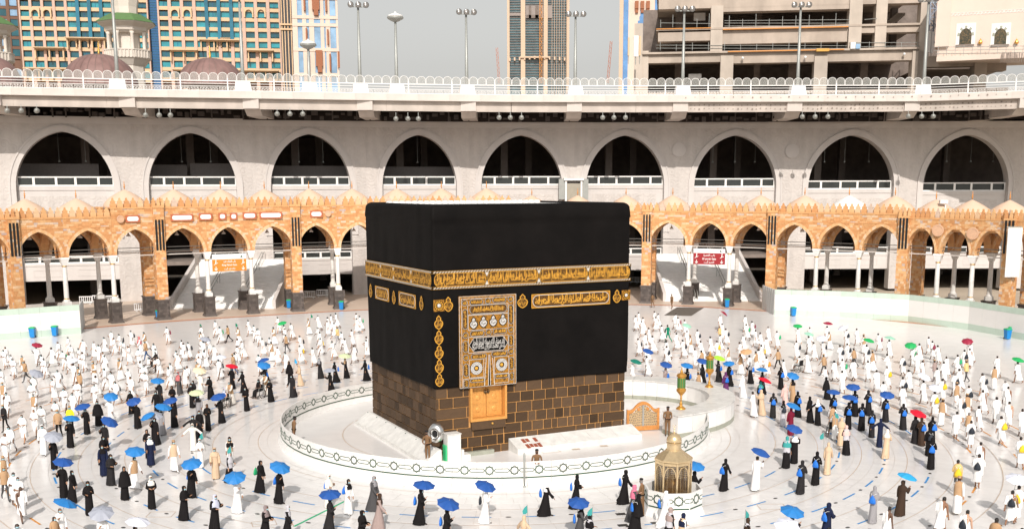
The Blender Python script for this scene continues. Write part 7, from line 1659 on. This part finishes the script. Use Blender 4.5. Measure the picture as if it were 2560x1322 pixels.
# ------------------------------------------------------------------ wheelchairs with their occupants and helpers
def wheel_mesh(r, t, sp):
    a = MB(); a.tube([(0, r*math.cos(2*PI*i/24), r+r*math.sin(2*PI*i/24)) for i in range(25)], t, 6, 0, False)
    for i in range(sp): an = 2*PI*i/sp; a.bar((0, 0, r), (0, r*math.cos(an), r+r*math.sin(an)), .008, None, 1)
    a.lathe([(.03, -.04), (.03, .04)], 8, mi=1); q = len(a.v)-16
    for i in range(q, len(a.v)): X, Y_, Z_ = a.v[i]; a.v[i] = (Z_, X, r+Y_)
    return a
WM = wheel_mesh(.30, .018, 14).mesh('wheel', [M['black'], M['silvermetal']]); WS = wheel_mesh(.09, .018, 5).mesh('caster', [M['black'], M['silvermetal']])
def wheelchair(p, hd, seat_kind, cols, push, label, plook, olook):
    t = thing('wheelchair', label, 'wheelchair', (p.x, p.y, 0), hd-PI/2)
    fr = MB()
    for s in (-1, 1):
        x = s*.24; fr.tube([(x, -.34, .95), (x, -.26, .92), (x, -.24, .50), (x, .25, .50), (x, .33, .18), (x, .42, .14)], .014, 6); fr.tube([(x, -.24, .50), (x, -.2, .28), (x, .2, .2)], .013, 6); fr.tube([(x, -.22, .70), (x, .16, .70), (x, .2, .5)], .014, 6)
    fr.obj('frame', M['steel'], t)
    s_ = MB(); s_.b2(-.23, .23, -.22, .24, .49, .53); s_.obj('seat', C['black2'], t); s_ = MB(); s_.b2(-.23, .23, -.27, -.24, .52, .92); s_.obj('backrest', C['black2'], t)
    for s in (-1, 1):
        mkobj('wheel', WM, t, (s*.29, -.12, 0)); mkobj('caster', WS, t, (s*.25, .28, 0)); b = MB(); b.b2(s*.24-.09, s*.24+.09, .36, .50, .11, .13); b.obj('footrest', M['black'], t)
    o = person(seat_kind, p.x, p.y, hd, cols, .95, lift=-.05); reg(o, olook, 'person', 'people seated in wheelchairs')
    o.location -= Vector((math.cos(hd), math.sin(hd), 0))*.05
    f = Vector((math.cos(hd), math.sin(hd), 0)); q = p-f*.82; o = person('pu', q.x, q.y, hd, push, .97); reg(o, plook, 'person', 'helpers pushing wheelchairs')
for (cid, x, y, sk, cols, push, lab, pl, ol) in (('LA', 1745, 535, 'sit', dict(robe='white'), dict(robe='black2', vest='black2'), 'wheelchair pushed by a man in dark clothes far left', 'man in dark clothes pushing a wheelchair', 'man in white seated in wheelchair before dark clothed helper'),
    ('LB', 870, 800, 'sitw', dict(robe='black', headscarf='black'), dict(robe='white2', vest='tan'), 'wheelchair carrying a woman in black left of the Kaaba', 'tan vested helper pushing a woman in black', 'woman in black seated in a wheelchair'),
    ('LB', 465, 905, 'sitw', dict(robe='dgrey', headscarf='lblue'), dict(robe='white2', vest='tan'), 'wheelchair carrying a person with pale blue headcloth', 'tan vested helper pushing the pale blue headcloth wearer', 'person with pale blue headcloth seated in a wheelchair'),
    ('RB', 515, 570, 'sit', dict(robe='white'), dict(robe='white', vest=None), 'wheelchair pushed by a man in white right of the Kaaba', 'man in white gown pushing a wheelchair', 'man in white seated in wheelchair right of the Kaaba'),
    ('RB', 890, 1225, 'sit', dict(robe='white'), dict(robe='white', vest='tan'), 'wheelchair near the tan vested helper among women in black', 'tan vested helper pushing a wheelchair among women', 'man in white seated in a wheelchair among women in black')):
    a_, b_, c_ = CUT[cid]; p = G(a_+x/c_, b_+y/c_, 1.25); wheelchair(p, tangent(p.x, p.y), sk, cols, push, lab, pl, ol)
# ------------------------------------------------------------------ guards
for u, v, kd, hd, lab in ((1068, 1075, 'g1', -1.9, 'guard in brown uniform and dark beret beside the black stone'), (733, 1040, 'g0', .6, 'guard in brown uniform behind the barrier at left'), (1342, 1121, 'g1', -1.57, 'guard in brown uniform behind the barrier before the door wall'), (1670, 1015, 'g1', -1.7, 'guard in brown uniform standing by the ornate gate'), (1607, 1195, 'g1', 2.6, 'guard in brown uniform standing beside the golden kiosk'), (1632, 733, 'g0', 1.8, 'brown uniformed guard walking away at the arcade pier'), (1680, 735, 'g0', -2.2, 'brown uniformed guard walking by the dark floor mat')):
    p = G(u, v, 1.74); o = person(kd, p.x, p.y, hd, dict(shirt='brown', trousers='brown', beret='black2', belt='black', shoe=1), 1.74/1.735, skin=rnd.choice((1, 1, 0)), mask=True); tag(o, lab, 'person')
    for ch_ in o.children:
        if ch_.name.startswith('face_mask'): ch_.material_slots[0].material = C['black2']
# ------------------------------------------------------------------ bins, plastic barriers, cherry picker and odds and ends
binb = mat('bin_blue_plastic', (.01, .20, .52), .45, .4); bing = mat('bin_green_plastic', (.02, .38, .13), .45, .4)
bb = MB(); bb.hexa([(-.24, -.25, .06), (.24, -.25, .06), (.24, .25, .06), (-.24, .25, .06), (-.30, -.33, .92), (.30, -.33, .92), (.30, .33, .92), (-.30, .33, .92)]); bb.b2(-.32, .32, -.35, .35, .90, .96); BB = bb.mesh('bin_body', binb)
bl = MB(); bl.loft([[(x, y, z) for x, y in ((-.33*k, -.37*k), (.33*k, -.37*k), (.33*k, .36*k), (-.33*k, .36*k))] for k, z in ((1, .965), (1, 1.02), (.8, 1.08), (.4, 1.11))], 0, True, True); BLID = bl.mesh('lid', bing)
bw2 = MB(); bw2.xform(Matrix()); bw2.tube([(0, .1*math.cos(2*PI*i/12), .1+.1*math.sin(2*PI*i/12)) for i in range(13)], .03, 6, 0, False); BW2 = bw2.mesh('bin_wheel', M['black'])
bhn = MB(); bhn.tube([(-.25, .40, .98), (.25, .40, .98)], .02, 6); BHN = bhn.mesh('handle', M['black'])
for u, v, lab in ((82, 844, 'blue bin with green lid, left one against left white wall'), (138, 840, 'blue bin with green lid, right one against left white wall'), (398, 798, 'blue bin with green lid beside a left arcade pier'), (854, 774, 'blue bin with green lid by the column nearest the Kaaba'), (722, 770, 'blue bin with green lid behind the second left pier'), (1817, 768, 'blue bin with green lid at the foot of a right arcade column'), (1983, 790, 'blue bin with green lid against the right white wall'), (2518, 848, 'blue bin with green lid at the far right wall'), (2527, 843, 'blue bin behind another at the far right wall')):
    p = G(u, v); t = mkobj('waste_bin', BB, None, (p.x, p.y, 0), rnd.uniform(-.2, .2), (.82, .82, .95), lab, 'bin', 'blue and green bins'); mkobj('lid', BLID, t); mkobj('handle', BHN, t)
    for s in (-1, 1): mkobj('bin_wheel', BW2, t, (s*.24, .26, 0))
wp = mat('white_plastic', (.78, .78, .78), .5); pb2 = MB()
pb2.b2(-.75, .75, -.04, .04, .88, .98); pb2.b2(-.75, .75, -.04, .04, .16, .28)
for i in range(7): x = -.7+i*1.4/6; pb2.b2(x-.035, x+.035, -.03, .03, .28, .88)
PB2 = pb2.mesh('plastic_barrier', wp); pbf = MB(); pbf.b2(-.08, .08, -.25, .25, 0, .06); PBF = pbf.mesh('foot', wp)
for i, (u, v, r) in enumerate(((215, 760, .5), (247, 757, .5), (281, 758, .6), (352, 778, 1.2), (362, 777, 1.2), (372, 776, 1.2), (774, 746, .1), (806, 742, .1), (830, 742, .1), (848, 744, .1), (1585, 708, 0), (1600, 709, 0))):
    p = G(u, v); t = mkobj('plastic_barrier', PB2, None, (p.x, p.y, 0), r*.5+(0 if u < 1000 else -.1), (1, 1, 1), 'white plastic crowd barrier under the arcade, %s from the left' % WORDN[i], 'barrier', 'white plastic barriers under the arcade')
    for s in (-1, 1): mkobj('foot', PBF, t, (s*.5, 0, 0))
# striped fabric roll hanging on the far right pier
p = on_front(2527, 600); t = thing('hanging_cloth', 'white pleated cloth hanging on the far right arcade pier', 'cloth', (p.x, p.y-.6, 0)); mb = MB()
for i in range(7): mb.lathe([(.11, CYL(2527, 690, 67).z), (.12, CYL(2527, 568, 67).z)], 8, c=(-.6+i*.2, -.2, 0))
mb.obj('pleats', M['white'], t, kind='stuff'); mb = MB(); mb.tube([(-.8, -.1, CYL(2527, 566, 67).z), (.8, -.1, CYL(2527, 566, 67).z)], .05, 6); mb.obj('rod', M['steel'], t)
# surveillance camera pole above the far right domes
p = CYL(2360, 540, 70); t = thing('camera_pole', 'white camera on a bracket before the far right domes', 'camera', p); mb = MB(); mb.tube([(0, 0, 0), (.1, 0, 1.3)], .07, 6); mb.obj('pole', M['white'], t); mb = MB(); mb.b2(-.55, .25, -.2, .2, 1.3, 1.65); mb.obj('housing', M['white'], t)
if ACC['v']:
    me = bpy.data.meshes.new('distant_pilgrims'); me.from_pydata(ACC['v'], [], ACC['f'])
    for m in ACC['mats']: me.materials.append(m)
    me.polygons.foreach_set('material_index', ACC['m']); me.polygons.foreach_set('use_smooth', [True]*len(ACC['f'])); me.update()
    mkobj('distant_pilgrims', me, label='far crowd of mostly white-clad pilgrims near the arcade', cat='crowd', kind='stuff')
# ------------------------------------------------------------------ labels that single people and their things out
groups = {}
for r in REG:
    o, look, cat_, grp, u, v = r; side = 'left of the Kaaba' if u < 905 and v < 1190 else ('right of the Kaaba' if u > 1600 and v < 1190 else 'in the foreground')
    groups.setdefault((look, side), []).append(r)
for (look, side), L_ in groups.items():
    L_.sort(key=lambda r: r[5]); rows = [L_[i:i+9] for i in range(0, len(L_), 9)]
    for ri, row in enumerate(rows):
        row.sort(key=lambda r: r[4])
        for ci, (o, look_, cat_, grp, u, v) in enumerate(row):
            if len(L_) == 1: lab = '%s, %s' % (look, side)
            elif len(rows) == 1: lab = '%s, %s from left, %s' % (look, WORDN[ci], side)
            else:
                far_ = 'farthest' if ri == 0 else ('nearest' if ri == len(rows)-1 else WORDN[ri]+' farthest'); lab = '%s, %s from left, %s row, %s' % (look, WORDN[ci], far_, side)
            tag(o, lab, cat_, grp)
bpy.data.scenes.remove(TMP)
